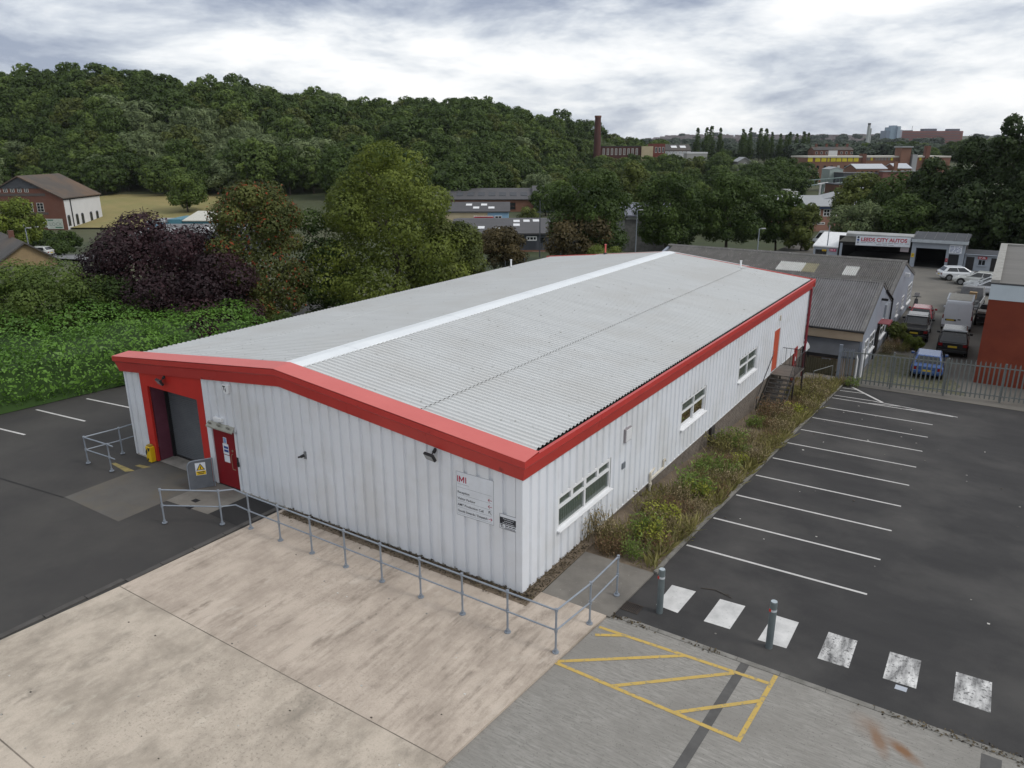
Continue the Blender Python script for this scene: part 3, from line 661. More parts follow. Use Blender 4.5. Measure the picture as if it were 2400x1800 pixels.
# the wall tap and other small things on the front wall
wt = part('wall_outlet', MB().bb(FB, -8.36, -8.13, 2.05, 2.29, .0, .05), mat('outlet_plate', (0.22, 0.23, 0.24), 0.5), wh)
part('outlet_valve', MB().tube(FB.p(-8.2, 2.17, .05), FB.p(-8.27, 2.13, .14), .05, .045, 10).tube(FB.p(-8.27, 2.13, .12), FB.p(-8.36, 2.1, .16), .03, None, 8), M_black, wt)
# windows
def window(B, a0, a1, b0, b1, uprights, transom, sill=True, parent_=wh, grille=True, topl=None):
    w = part('window', MB().frame(B, a0, a1, b0, b1, .065, -.05, .05), M_pvc, parent_)
    fr = MB()
    for u in uprights: fr.bb(B, u-.04, u+.04, b0+.065, b1-.065, -.045, .046)
    ed_ = [a0+.065]+[q for u in uprights for q in (u-.04, u+.04)]+[a1-.065]
    pn = MB(); gr = MB()
    for i in range(0, len(ed_), 2):
        p, q = ed_[i], ed_[i+1]
        fr.bb(B, p, q, transom-.03, transom+.03, -.044, .045)
        if topl:
            u = (p+q)/2; fr.bb(B, u-.035, u+.035, transom+.03, b1-.065, -.043, .044)
            for (c, d) in ((p, u-.035), (u+.035, q)): fr.frame(B, c, d, transom+.03, b1-.065, .03, -.03, .047)
        for (c, d) in ((b0+.065, transom-.03), (transom+.03, b1-.065)):
            pn.poly([B.p(p, c, -.005), B.p(q, c, -.005), B.p(q, d, -.005), B.p(p, d, -.005)])
        if grille:
            n = int((q-p)/.105)
            for k in range(1, n):
                u = p+(q-p)*k/n; gr.bb(B, u-.008, u+.008, b0+.065, transom-.02, -.045, -.04)
                if k < n-0: gr.path([B.p(u, transom-.16, -.04), B.p(u+.07, transom-.05, -.04)], .007, 4); gr.path([B.p(u-.02, transom+.09, -.04), B.p(u+.06, transom+.2, -.04)], .007, 4)
    part('frame_bar', fr, M_pvc, w); part('pane', pn, M_glass, w)
    if grille: part('security_grille', gr, mat('grille_paint', (0.62, 0.66, 0.6), 0.5), w)
    if sill: part('sill', MB().bb(B, a0-.04, a1+.05, b0-.055, b0-.002, -.0, .17), M_pvc, w, bevel=.012)
    return w
w1 = window(RB, 1.84, 5.2, 1.07, 2.12, [3.5], 1.73, topl=True)
part('yellow_sticker', MB().bb(RB, 3.22, 3.32, 1.45, 1.66, -.05, -.045), mat('sticker', (0.6, 0.6, 0.02), 0.6), w1)
window(RB, 11.38, 14.12, 1.07, 2.15, [12.75], 1.72)
window(RB, 18.64, 21.41, 1.07, 2.19, [20.0], 1.74)
flt = MB()
for a0, a1, zt in ((1.78, 5.26, 2.13), (11.3, 14.2, 2.16), (18.58, 21.5, 2.2)):
    k = a0
    while k < a1: flt.bb(RB, k, k+.14, zt, zt+.03, .0, .05); k += .425
part('window_flashing', flt, mat('grubby_flashing', (0.3, 0.29, 0.28), 0.7, (0.15, 0.145, 0.14), 5), wh)
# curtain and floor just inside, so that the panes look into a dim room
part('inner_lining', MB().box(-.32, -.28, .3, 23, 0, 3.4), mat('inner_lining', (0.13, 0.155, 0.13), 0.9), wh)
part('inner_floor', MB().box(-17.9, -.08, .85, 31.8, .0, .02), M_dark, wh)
fd = part('fire_door', MB().bb(RB, 24.64, 25.74, .05, 2.29, -.03, .03), M_orange, wh, label='orange red fire door at the head of the stair')
part('fire_door_frame', MB().bb(RB, 24.58, 24.64, .04, 2.36, -.03, .05).bb(RB, 25.74, 25.8, .04, 2.36, -.03, .05).bb(RB, 24.58, 25.8, 2.3, 2.36, -.03, .052), M_pvc, wh)
part('handle', MB().bb(RB, 24.74, 24.8, .98, 1.14, .03, .06).bb(RB, 24.74, 24.84, 1.2, 1.24, .03, .06), M_galv, fd)
part('entry_light', MB().bb(RB, 25.3, 25.42, 2.75, 3.02, .03, .12), M_cream, wh)
vb = part('louvre_vent', MB().bb(RB, 6.1, 6.57, 2.32, 2.78, .0, .13), mat('vent_box', (0.3, 0.28, 0.29), 0.5), wh)
lv = MB()
for k in range(8): lv.bb(Basis(RB.p(0, 2.35+k*.052, .131), (0, 1, 0), (0, 0, 1), (1, 0, 0)), 6.14, 6.55, 0, .034, .0, .018)
part('louvre', lv, M_pvc, vb, kind='stuff')
part('junction_box', MB().bb(RB, 6.04, 6.27, 1.4, 1.6, .0, .1), mat('grey_plastic', (0.17, 0.19, 0.21), 0.5), wh)
wp = MB().path([RB.p(8.5, .32, .09), RB.p(8.5, -.66, .09)], .055, 10).path([RB.p(8.5, .1, .09), RB.p(9.6, .1, .09), RB.p(9.72, .1, .09)], .045, 10)
wp.path([RB.p(8.5, .32, .09), RB.p(8.93, .36, .06)], .04, 10)
pts = [RB.p(9.72, .1, .09)]+[RB.p(9.72+.1*(1-math.cos(t)), .3+.1*math.sin(t), .09) for t in np.linspace(0, math.pi, 7)]
wp.path(pts, .035, 8).tube(RB.p(8.5, -.12, .09), RB.p(8.5, -.04, .09), .075, n=10).tube(RB.p(8.5, -.5, .09), RB.p(8.5, -.42, .09), .075, n=10)
part('waste_pipe', wp, M_cream, wh)
part('rainwater_pipe', MB().path([V(.16, LY-.06, 3.45), V(.16, LY-.06, -2.1)], .07, 10).tube(V(.16, LY-.06, .1), V(.16, LY-.06, .22), .09, n=10).tube(V(.16, LY-.06, 1.8), V(.16, LY-.06, 1.92), .09, n=10), M_pipe, wh)
part('plinth_pier', MB().bb(RB, 15.1, 15.55, -1.05, -.03, -.02, .12), M_mortar, wh)
part('red_panel', MB().bb(RB, 29.7, 30.5, -1.9, .25, -.02, .06), mat('faded_red_panel', (.3, .03, .028), .6), wh)
part('red_panel_notice', MB().bb(RB, 29.95, 30.2, -.6, -.35, .06, .065), M_board, wh)

# ---------------------------------------------------------------- fittings and signs fixed to it
def floodlight(u, z, label, tilt=.5):
    t = thing('floodlight', label, 'floodlight', tuple(FB.p(u, z, .08)), 'floodlights under the front fascia')
    part('bracket', MB().path([FB.p(u, z+.14, .02), FB.p(u, z+.1, .12), FB.p(u-.02, z, .2)], .016, 6).tube(FB.p(u+.02, z+.16, .05), FB.p(u+.02, z+.08, .15), .05, .05, 8), M_black, t)
    c = FB.p(u-.03, z-.04, .3); a = V(1, -.15, .0).normalized(); n = V(-.15, -math.cos(tilt), -math.sin(tilt)).normalized(); b = a.cross(n).normalized(); a = n.cross(b)
    Bl = Basis(c, a, b, n)
    part('lamp_body', MB().bb(Bl, -.19, .19, -.12, .12, -.09, .0), M_black, t, bevel=.02)
    part('lens', MB().bb(Bl, -.16, .16, -.09, .09, .0, .006), mat('lamp_lens', (0.3, 0.31, 0.32), 0.15), t)
floodlight(-15.35, 3.48, 'floodlight under the red fascia above the grey roller shutter')
floodlight(-2.8, 3.45, 'black floodlight under the fascia above the white directory sign')
ab = thing('alarm_box', 'small white bell box marked Ti high on the front wall right of the roller shutter', 'alarm box', tuple(FB.p(-11.77, 3.6, .05)))
part('casing', MB().prism(FB, [(-11.96, 3.93), (-11.58, 3.94), (-11.61, 3.66), (-11.72, 3.60), (-11.88, 3.62)], .03, .12), M_pvc, ab, bevel=.01)
lettering(ab, FB, [(-11.9, 3.74, .122, 'T', .2, {'bold': .012}), (-11.78, 3.7, .122, 'i', .16, {'bold': .012})], M_ink)
ds = thing('directory_sign', 'white directory board lettered IMI with four arrowed lines at right of front wall', 'sign', tuple(FB.p(-1.46, 1.8, .06)))
part('board', MB().bb(FB, -2.09, -.84, 1.81, 3.13, .05, .062), M_board, ds)
im = MB()
for a in (-2.05, -1.775): im.bb(FB, a, a+.034, 2.82, 3.0, .062, .0637)
for q in ([(-1.99, 2.82), (-1.956, 2.82), (-1.956, 2.95), (-1.99, 3.0)], [(-1.844, 2.82), (-1.81, 2.82), (-1.81, 3.0), (-1.844, 2.95)], [(-1.99, 3.0), (-1.956, 3.0), (-1.9, 2.90), (-1.844, 3.0), (-1.81, 3.0), (-1.89, 2.85), (-1.91, 2.85)]): im.prism(FB, q, .062, .0637+.0002*len(q))
part('lettering', im, M_inkred, ds)
lettering(ds, FB, [(-2.05, 2.755, .0635, 'Precision Engineering', .045, {})], M_inkgrey)
lettering(ds, FB, [(-2.05, 2.485, .0635, 'Reception', .1, {'bold': .002}), (-2.05, 2.295, .0635, 'Visitor Parking', .1, {'bold': .002}),
                   (-2.05, 2.105, .0635, 'AMT Production Cell', .1, {'bold': .002}), (-2.05, 1.92, .0635, 'Goods Inwards / Despatch', .1, {'bold': .002, 'width': 1.0})], M_ink)
part('border', MB().frame(FB, -2.09, -.84, 1.81, 3.13, .012, .062, .0632), M_inkgrey, ds)  # thin grey frame painted in place of the shadow around the board
ru = MB()
for zz in (2.66, 2.44, 2.245, 2.055, 1.868): ru.bb(FB, -2.05, -.91, zz, zz+.007, .062, .0635)
part('rule', ru, M_inkgrey, ds)
def arrow(mb, B, cx, cz, ang, L_=.13, w=.016, c=.0635):
    d = (math.cos(ang), math.sin(ang))
    def bar(p, q):
        dx_, dz_ = q[0]-p[0], q[1]-p[1]; l_ = math.hypot(dx_, dz_); nx, nz = -dz_/l_*w/2, dx_/l_*w/2
        mb.poly([B.p(p[0]-nx, p[1]-nz, c), B.p(q[0]-nx, q[1]-nz, c), B.p(q[0]+nx, q[1]+nz, c), B.p(p[0]+nx, p[1]+nz, c)])
    h = L_/2; tip = (cx+d[0]*h, cz+d[1]*h); bar((cx-d[0]*h, cz-d[1]*h), tip)
    for s in (1, -1):
        t = ang+math.pi-s*.75; bar((tip[0]+math.cos(t)*L_*.55, tip[1]+math.sin(t)*L_*.55), tip)
for cz, an, mm in ((2.52, math.pi, M_inkred), (2.33, math.pi, M_inkred), (2.15, math.pi*.75, M_ink), (1.96, 0, M_inkred)):
    mb = MB(); arrow(mb, FB, -.96, cz, an); me = mb.mesh('arrow', rootloc(ds), fix=False); link('arrow', me, mm, ds)
ss = thing('security_sign', 'small black and white security notice at the right end of the front wall', 'sign', tuple(FB.p(-.37, 1.81, .05)))
part('board', MB().bb(FB, -.65, -.09, 1.81, 2.25, .055, .064), M_board, ss)
part('border', MB().frame(FB, -.65, -.09, 1.81, 2.25, .01, .064, .0652), M_ink, ss)
part('black_band', MB().bb(FB, -.64, -.1, 1.955, 2.15, .064, .0655), M_ink, ss)
lettering(ss, FB, [(-.37, 2.1, .067, 'These premises are', .044, {'align': 'CENTER', 'bold': .001}), (-.37, 2.04, .067, 'protected by a', .044, {'align': 'CENTER', 'bold': .001}), (-.37, 1.98, .067, '24hr Security System', .044, {'align': 'CENTER', 'bold': .001})], M_board)
lettering(ss, FB, [(-.62, 1.855, .0655, 'T', .115, {'bold': .006}), (-.555, 1.84, .0655, 'i', .095, {'bold': .006})], M_ink)
dsh = MB()
for a, b, z0 in ((-.48, -.38, 1.9), (-.36, -.27, 1.9), (-.25, -.14, 1.9), (-.48, -.16, 1.86), (-.5, -.14, 1.83)): dsh.bb(FB, a, b, z0, z0+(.03 if z0 > 1.88 else .014), .064, .0655)
part('small_print', dsh, M_ink, ss)

# ---------------------------------------------------------------- railings, guard, panel
def railing(name, label, posts, path, h, group, mid, extra=()):
    t = thing(name, label, 'railing', (posts[0][0], posts[0][1], 0), group)
    for (x, y) in posts:
        p = part('post', MB().tube((x, y, .0), (x, y, h), .027, n=10), M_galv, t)
        part('base_plate', MB().tube((x, y, .0), (x, y, .025), .085, n=10).tube((x, y, .025), (x, y, .1), .042, n=10), M_galv, p)
        for za, zb_ in ((h-.07, h+.012), (mid-.05, mid+.05)): part('clamp', MB().tube((x, y, za), (x, y, zb_), .042, n=10), M_galv, p)
    part('top_rail', MB().path([V(x, y, h-.03) for x, y in path], .024, 10), M_galv, t)
    part('mid_rail', MB().path([V(x, y, mid) for x, y in path], .022, 10), M_galv, t)
    return t
ps = [(2.05, -1.69)]+[(.65-1.40*k, -1.66+.003*k) for k in range(8)]
rl = railing('handrail', 'long galvanised tube handrail in front of the white wall turning at the corner', [(2.22, 1.31), (2.2, -.23)]+ps+[(-10.16, -1.95), (-11.8, -2.91)],
        [(2.22, 1.31), (2.2, -.23), (2.05, -1.69), (-9.15, -1.64), (-9.85, -1.6), (-10.16, -1.95), (-11.8, -2.91)], 1.2, None, .62)
railing('handrail', 'short galvanised handrail at the left corner of the warehouse beside the striped guard', [(-17.2, -1.56), (-18.68, -1.64), (-18.48, -.38), (-18.45, 1.2)],
        [(-16.85, -1.56), (-17.2, -1.56), (-18.68, -1.64), (-18.48, -.38), (-18.45, 1.2)], 1.1, None, .56)
yg = thing('post_guard', 'yellow and black striped corner guard at the left foot of the roller door', 'guard', (-16.85, -.16, 0))
part('shell', MB().box(-17.0, -16.7, -.27, -.065, -.02, .6), M_yellow, yg, bevel=.02)
st = MB(); GB = FRONT(-.271)
for o_ in [[(-17.0, .22), (-16.89, .36), (-16.89, .53), (-17.0, .4)], [(-16.86, .57), (-16.7, .57), (-16.75, .44), (-16.82, .42)], [(-16.99, 0), (-16.9, .0), (-16.84, .1), (-16.92, .15)]]:
    st.prism(GB, o_, 0, .003)
part('stripe', st, M_ink, yg)
part('strap', MB().box(-16.95, -16.77, -.24, -.08, .6, .66), mat('ochre_strap', (0.4, 0.28, 0.05), 0.7), yg)
mp_ = thing('metal_screen', 'grey sheet metal barrier with yellow warning sign beside the red door', 'screen', (-13.05, -.5, 0))
u_ = V(.2, .98, 0).normalized(); n_ = V(.98, -.2, 0).normalized()*1
PB = Basis((-13.22, -1.05, 0), V(.32, .93, 0).normalized(), (0, 0, 1), V(-.93, .32, 0).normalized())
PB = Basis((-13.3, -.95, 0), V(.55, .8, 0).normalized(), (0, 0, 1), V(.8, -.55, 0).normalized())
ol = [(0, 0), (.8, 0), (.8, 1.06)]+[(.2+.2*math.cos(t)*1.0-.0, .84+.22*math.sin(t)) for t in np.linspace(math.pi/2, math.pi, 6)]
part('sheet', MB().prism(PB, ol, -.01, .012), mat('screen_grey', (0.13, 0.14, 0.16), 0.55, (0.1, 0.11, 0.125), 3), mp_)
part('tube_frame', MB().path([PB.p(0, 0, 0)]+[PB.p(a, b, 0) for a, b in reversed(ol[3:])]+[PB.p(.84, 1.08, 0), PB.p(.84, 0, 0)], .02, 8), M_galv, mp_)
wsg = part('warning_sign', MB().bb(PB, .26, .6, .5, .97, .013, .018), M_board, mp_)
part('yellow_band', MB().bb(PB, .27, .59, .51, .66, .018, .0195), M_yellow, wsg)
tr_ = MB().prism(PB, [(.285, .69), (.575, .69), (.43, .945)], .018, .0195)
part('warning_triangle', tr_, M_ink, wsg)
part('warning_triangle', MB().prism(PB, [(.325, .712), (.535, .712), (.43, .897)], .0195, .021), M_yellow, wsg)
part('print', MB().bb(PB, .31, .55, .6, .63, .0195, .021).bb(PB, .33, .53, .545, .57, .0195, .021).bb(PB, .415, .445, .73, .83, .021, .0222), M_ink, wsg, kind='stuff')
# bollards
def bollard(x, y, label):
    t = thing('bollard', label, 'bollard', (x, y, -.06), 'grey steel bollards on the zebra stripes')
    part('post', MB().tube((x, y, -.06), (x, y, 1.2), .085, n=20).tube((x, y, 1.2), (x, y, 1.225), .085, .075, n=20), mat('bollard_grey', (0.125, 0.15, 0.155), 0.5, (0.1, 0.12, 0.125), 4), t, smooth=False)
    part('cap', MB().tube((x, y, 1.225), (x, y, 1.232), .074, n=20), mat('bollard_cap', (0.40, 0.46, 0.49), 0.5), t)
    part('reflective_band', MB().tube((x, y, .97), (x, y, 1.03), .0865, n=20), mat('band_white', (0.48, 0.51, 0.54), 0.4), t)
    part('red_patch', MB().bb(Basis((x, y, 0), V(.97, -.25, 0), (0, 0, 1), V(-.25, -.97, 0)), -.062, -.01, .965, 1.035, .06, .0885), M_redpan, t)
bollard(3.47, 1.27, 'grey bollard nearest the warehouse, on the first white stripe')
bollard(6.26, 1.37, 'grey bollard further from the warehouse, on the third white stripe')

# ---------------------------------------------------------------- steel stair to the fire door
sc_ = thing('steel_stair', 'dark steel fire escape stair leading up to the orange red door', 'stair', (.7, 23, -1.4))
part('landing', MB().box(.06, 1.32, 24.5, 26.6, -.03, .02), mat('landing_plate', (0.15, 0.13, 0.11), 0.85, (0.09, 0.08, 0.07), 3), sc_)
NS = 9
for k in range(NS):
    y = 24.4-k*.26; zz = -.17*(k+1)
    part('tread', MB().box(.14, 1.26, y-.14, y+.13, zz-.035, zz), M_stair, sc_)
    part('riser_plate', MB().box(.5, .8, y-.13, y-.115, zz-.14, zz-.04), mat('stair_worn', (0.17, 0.16, 0.15), 0.8), sc_)
for x in (.1, 1.3):
    y0, z0, y1, z1 = 24.52, -.02, 22.05, -1.66
    part('stringer', MB().prism(Basis((x-.02, 0, 0), (0, 1, 0), (0, 0, 1), (1, 0, 0)), [(y0, z0+.03), (y0, z0-.2), (y1, z1-.12), (y1, z1+.1)], 0, .04), M_stair, sc_)
for x_, y_ in ((1.24, 26.5), (1.24, 24.52), (.08, 26.5)): part('landing_leg', MB().box(x_, x_+.08, y_, y_+.08, -1.9, -.03), M_stair, sc_)
for x in (.1, 1.29):
    part('handrail', MB().path([V(x, 22.1, -.66), V(x, 24.5, .98)], .02, 8).path([V(x, 22.1, -.66), V(x, 22.1, -1.6)], .02, 8), M_black, sc_)
hb = MB().path([V(1.29, 24.5, 1.0), V(1.29, 26.58, 1.0), V(.1, 26.58, 1.0)], .018, 8).path([V(1.29, 24.5, .08), V(1.29, 26.58, .08), V(.1, 26.58, .08)], .014, 6)
part('guard_rail', hb, M_black, sc_)
for k in range(11): part('baluster', MB().tube((1.29, 24.52+k*.205, .02), (1.29, 24.52+k*.205, 1.0), .012, n=6), M_black, sc_)
for k in range(5): part('baluster', MB().tube((.3+k*.24, 26.58, .02), (.3+k*.24, 26.58, 1.0), .012, n=6), M_black, sc_)
for k in range(9): part('baluster', MB().tube((1.29, 24.4-k*.26, -.17*(k+1)), (1.29, 24.4-k*.26, .91-.177*(k+1)), .01, n=6), M_black, sc_)
# ================================================================ palisade fence at the end of the car park
F0, F1 = V(2.35, 31.75, 0), V(13.2, 32.95, 0)
fd_ = (F1-F0).normalized(); fn_ = V(fd_.y, -fd_.x, 0)
fen = thing('palisade_fence', 'dull grey steel palisade fence along the far end of the car park', 'fence', (2.35, 31.75, gz(31.75)))
FZ = gz(32)-.06
PBs = Basis((F0.x, F0.y, FZ), fd_, (0, 0, 1), fn_)
pale = MB().prism(Basis((0, 0, 0), fd_, (0, 0, 1), fn_), [(-.036, .12), (.036, .12), (.036, 2.13), (.02, 2.2), (0, 2.27), (-.02, 2.2), (-.036, 2.13)], 0, .012).mesh('pale')
pale_s = MB().prism(Basis((0, 0, 0), fd_, (0, 0, 1), fn_), [(-.036, .12), (.036, .12), (.036, 1.96), (0, 2.05), (-.036, 1.96)], 0, .012).mesh('pale')
FL = (F1-F0).length
k = 0; s = .3
while s < FL:
    q = F0+fd_*s
    if not (.8 < s < .95): link('pale', pale_s if s < 3.5 else pale, M_fence, fen, (q.x-fen.location.x, q.y-fen.location.y, FZ-fen.location.z))
    s += .232
for z in (.32, 1.92): part('rail', MB().bb(PBs, 0, FL, z, z+.055, -.05, -.003), M_fence, fen)
for s in (2.75, 5.5, 8.25, 10.9):
    part('post', MB().bb(PBs, s-.045, s+.045, -.2, 2.2, -.14, -.05), M_fence, fen)
gp = part('gate_post', MB().bb(PBs, -.2, -.02, -.2, 2.35, -.12, .06), mat('blue_grey_steel', (0.2, 0.23, 0.27), 0.6, (0.14, 0.16, 0.19), 4), fen)
for k in range(6): part('pale', MB().bb(PBs, .03+k*.11, .07+k*.11, .1, 2.15, .0, .012), MATS['blue_grey_steel'], fen)
lr = thing('stub_rail', 'thin grey tube rail on the path by the fence corner', 'railing', (1.4, 30.6, gz(30.6)))
part('rail', MB().path([V(1.35, 29.2, -1.75), V(1.35, 29.2, -.8), V(2.0, 31.2, -.85), V(2.0, 31.2, -1.95)], .022, 8), M_fence, lr)
wf = thing('board_fence', 'low weathered board fence in the passage behind the warehouse', 'fence', (1.2, 33.2, -2.1))
for k in range(12): part('board', MB().box(.15+k*.145, .28+k*.145, 33.0, 33.03, -2.1, -1.02+.03*((k*7) % 3)), mat('old_board', (0.11, 0.1, 0.06), 0.9, (0.07, 0.065, 0.04), 4, stretch=(3, 3, .4), coords='World'), wf)
part('rail', MB().box(.1, 2.0, 33.04, 33.09, -1.8, -1.7), MATS['old_board'], wf)
part('path', MB().box(.2, 1.9, 31.4, 32.95, -2.12, -1.98), M_grey, wf)
cpy = thing('arched_canopy', 'white arched canopy by the corner downpipe', 'canopy', (-.2, 33.0, -2.1))
R = []
for y in (32.15, 33.3): R.append([V(-.55+.75*math.cos(t), y, -.55+.62*math.sin(t)) for t in np.linspace(.1, 1.7, 8)])
part('sheet', MB().loft(R, close=False, caps=False), mat('canopy_white', (0.5, 0.52, 0.53), 0.5), cpy)
part('leg', MB().box(.14, .2, 33.1, 33.16, -2.1, -.5).box(.14, .2, 32.3, 32.36, -2.1, -.5), M_black, cpy)
# ================================================================ the two corrugated sheds
M_asb = mat('weathered_asbestos_sheet', (0.165, 0.16, 0.155), 0.9, (0.07, 0.068, 0.066), 1.6, stretch=(1.6, .5, 1), contrast=0.9, coords='World', spots=((0.3, 0.29, 0.27), 6, 0.62), c3=(0.11, 0.107, 0.1), scale3=.5, bump=0.3, bscale=25, detail=9)
M_asb2 = mat('grey_asbestos_sheet', (0.2, 0.2, 0.205), 0.9, (0.115, 0.113, 0.115), 1.6, stretch=(1.6, .5, 1), contrast=0.9, coords='World', spots=((0.09, 0.085, 0.08), 4, 0.64), bump=0.3, bscale=25, detail=9)
M_clear = mat('clear_roof_sheet', (0.55, 0.56, 0.55), 0.5, (0.38, 0.38, 0.36), 3, contrast=.9, coords='World')
M_yclear = mat('yellowed_roof_sheet', (0.27, 0.25, 0.16), 0.6, (0.2, 0.185, 0.12), 3, coords='World')
M_gable = mat('blue_grey_render', (0.25, 0.275, 0.325), 0.8, (0.2, 0.22, 0.265), 1.0, contrast=.9, coords='World', spots=((0.14, 0.155, 0.18), 5, 0.64), c3=(0.25, 0.275, 0.32), scale3=.4)
M_tan = mat('tan_render', (0.4, 0.32, 0.23), 0.85, (0.3, 0.235, 0.165), 1.2, contrast=.9, coords='World')
M_felt = mat('dark_roofing_felt', (0.062, 0.067, 0.076), 0.85, (0.045, 0.048, 0.055), 1.5, coords='World')
def corr_mesh(width, length, pitch, amp, name='roof_sheet'):
    n = int(round(width/pitch)); mb = MB()
    for k in range(n*6+1):
        x = k*pitch/6; z = amp*math.sin(2*math.pi*k/6)
        mb.v += [V(x, 0, z), V(x, length, z)]
    for k in range(n*6): mb.f.append((2*k, 2*k+2, 2*k+3, 2*k+1))
    return mb.mesh(name, fix=False)
def corr_roof(root, x0, n, y_eave, z_eave, y_ridge, z_ridge, rows, mats, pitch=.146, w=7, amp=.05):
    """sheets laid eaves to ridge; mats(i, r) picks the material"""
    L_ = math.hypot(y_ridge-y_eave, z_ridge-z_eave); ang = math.atan2(z_ridge-z_eave, y_ridge-y_eave)
    cache = {}
    for r in range(rows):
        ln = L_/rows+.1
        for i in range(n):
            mm = mats(i, r)
            if mm.name not in cache: cache[mm.name] = corr_mesh(w*pitch+.03, ln, pitch, amp); cache[mm.name].materials.append(mm)
            t = r/rows; lift = .012*r+.004*(i % 2)
            o = link('roof_sheet', cache[mm.name], None, root, (x0+i*w*pitch-root.location.x, y_eave+(y_ridge-y_eave)*t-root.location.y, z_eave+(z_ridge-z_eave)*t+lift-root.location.z), (ang, 0, 0))
SW2 = 7*.146
def wallwin(root, B, a0, a1, b0, b1, nx=2, nz=1, w=.07, fm=None, gm=None, sill=None, name='window', depth=.05, sillm=None):
    fm = fm or M_pvc; gm = gm or M_dkglass
    f = MB().frame(B, a0, a1, b0, b1, w, -.02, depth)
    for k in range(1, nx): u = a0+(a1-a0)*k/nx; f.bb(B, u-w*.4, u+w*.4, b0+w, b1-w, -.01, depth-.004)
    for k in range(1, nz): v = b0+(b1-b0)*k/nz; f.bb(B, a0+w, a1-w, v-w*.35, v+w*.35, -.01, depth-.008)
    o = part(name, f, fm, root)
    part('pane', MB().poly([B.p(a0+w, b0+w, depth*.4), B.p(a1-w, b0+w, depth*.4), B.p(a1-w, b1-w, depth*.4), B.p(a0+w, b1-w, depth*.4)]), gm, o)
    if sill: part('sill', MB().bb(B, a0-.06, a1+.06, b0-sill, b0-.003, 0, .14), sillm or fm, o)
    return o
# nearer shed
sa = thing('near_shed', 'nearer grey corrugated roof shed with tan eaves wall behind the warehouse', 'shed', (0, 39, -2.1))
XR = 3.05
def xz(y): return Basis((0, y, 0), (1, 0, 0), (0, 0, 1), (0, -1, 0))
B0 = RIGHT(XR)
part('gable_wall', MB().prism(B0, [(34.05, -2.1), (45.45, -2.1), (45.45, .88), (39.8, 2.84), (34.05, .74)], -.25, 0), M_gable, sa)
part('front_wall', MB().box(-9, XR-.26, 34.05, 34.3, -2.1, .74), M_tan, sa)
part('eaves_board', MB().box(-9, XR-.02, 33.96, 34.04, .14, .66), M_tan, sa)
part('back_wall', MB().box(-9, XR-.26, 45.2, 45.45, -2.1, .85), M_gable, sa)
part('lean_to_roof', MB().prism(Basis((0, 0, 0), (0, 1, 0), (0, 0, 1), (1, 0, 0)), [(33.0, -.66), (34.03, .1), (34.03, -.02), (33.0, -.78)], -8, 2.9), M_felt, sa)
part('lean_to_board', MB().box(-8, 2.0, 32.93, 32.99, -.86, -.66), M_black, sa)
part('lean_to_wall', MB().box(-8, 2.3, 33.25, 33.4, -2.1, -.72), M_tan, sa)
wallwin(sa, FRONT(33.25), .95, 1.5, -1.45, -.98, 1, 1, .06)
corr_roof(sa, XR+.06-8*SW2, 8, 33.86, .78, 39.8, 2.93, 3, lambda i, r: M_asb2)
corr_roof(sa, XR+.06-8*SW2, 8, 45.6, .84, 39.8, 2.93, 3, lambda i, r: M_asb2)
part('ridge_tile', MB().prism(Basis((0, 39.8, 2.95), (0, 1, 0), (0, 0, 1), (1, 0, 0)), [(-.2, -.03), (0, .09), (.2, -.03), (.16, -.06), (0, .04), (-.16, -.06)], -5, XR+.08), M_asb, sa)
vb_ = MB()
for a, b in (((33.86, .76), (39.8, 2.92)), ((45.6, .82), (39.8, 2.92))):
    vb_.prism(B0, [a, b, (b[0], b[1]-.16), (a[0], a[1]-.16)] if a[0] < b[0] else [b, a, (a[0], a[1]-.16), (b[0], b[1]-.16)], .0, .04)
    d = 1 if a[0] < b[0] else -1
    vb_.prism(Basis((XR-.24, 0, 0), (0, 1, 0), (0, 0, 1), (1, 0, 0)), [(a[0], a[1]+.06), (b[0], b[1]+.06), (b[0], b[1]+.02), (a[0], a[1]+.02)], 0, .28)
part('verge', vb_, M_asb, sa)
part('gutter', MB().tube((-9, 33.84, .74), (XR+.05, 33.84, .74), .06, n=8), M_black, sa)
for y0, y1, z0, z1 in ((34.85, 36.1, -1.15, -.05), (36.75, 38.7, -1.15, -.05), (41.2, 43.6, -1.2, .1)):
    wallwin(sa, B0, y0, y1, z0, z1, 2, 2, .07, sill=.09)
part('door', MB().bb(B0, 39.9, 41.0, -2.05, -.2, 0, .03), M_black, sa)
part('door_canopy', MB().bb(B0, 39.7, 41.4, .15, .2, 0, .7).bb(B0, 39.7, 41.4, .05, .15, .66, .7), mat('dull_red_canopy', (0.22, 0.05, 0.06), 0.6), sa)
part('wall_cabinet', MB().bb(B0, 42.2, 43.6, -.15, 1.0, 0, .12), mat('pale_grey_cabinet', (0.3, 0.33, 0.37), 0.6), sa)
part('downpipe', MB().path([V(XR+.09, 38.9, -.2), V(XR+.09, 38.9, -2.1)], .05, 8), M_black, sa)
part('downpipe', MB().path([V(XR+.09, 45.4, .95), V(XR+.09, 45.4, -2.1)], .06, 8).path([V(XR+.09, 45.4, .95), V(XR+.09, 41.5, 2.15)], .05, 8), M_black, sa)
part('soil_pipe', MB().path([V(2.75, 33.6, -.35), V(2.95, 33.6, -.9), V(2.95, 33.6, -2.1)], .06, 8).path([V(3.2, 33.9, -.3), V(3.2, 33.9, -2.1)], .06, 8), M_pvc, sa)
part('wall_lamp', MB().bb(B0, 39.9, 40.05, 1.7, 1.85, 0, .4), M_black, sa)
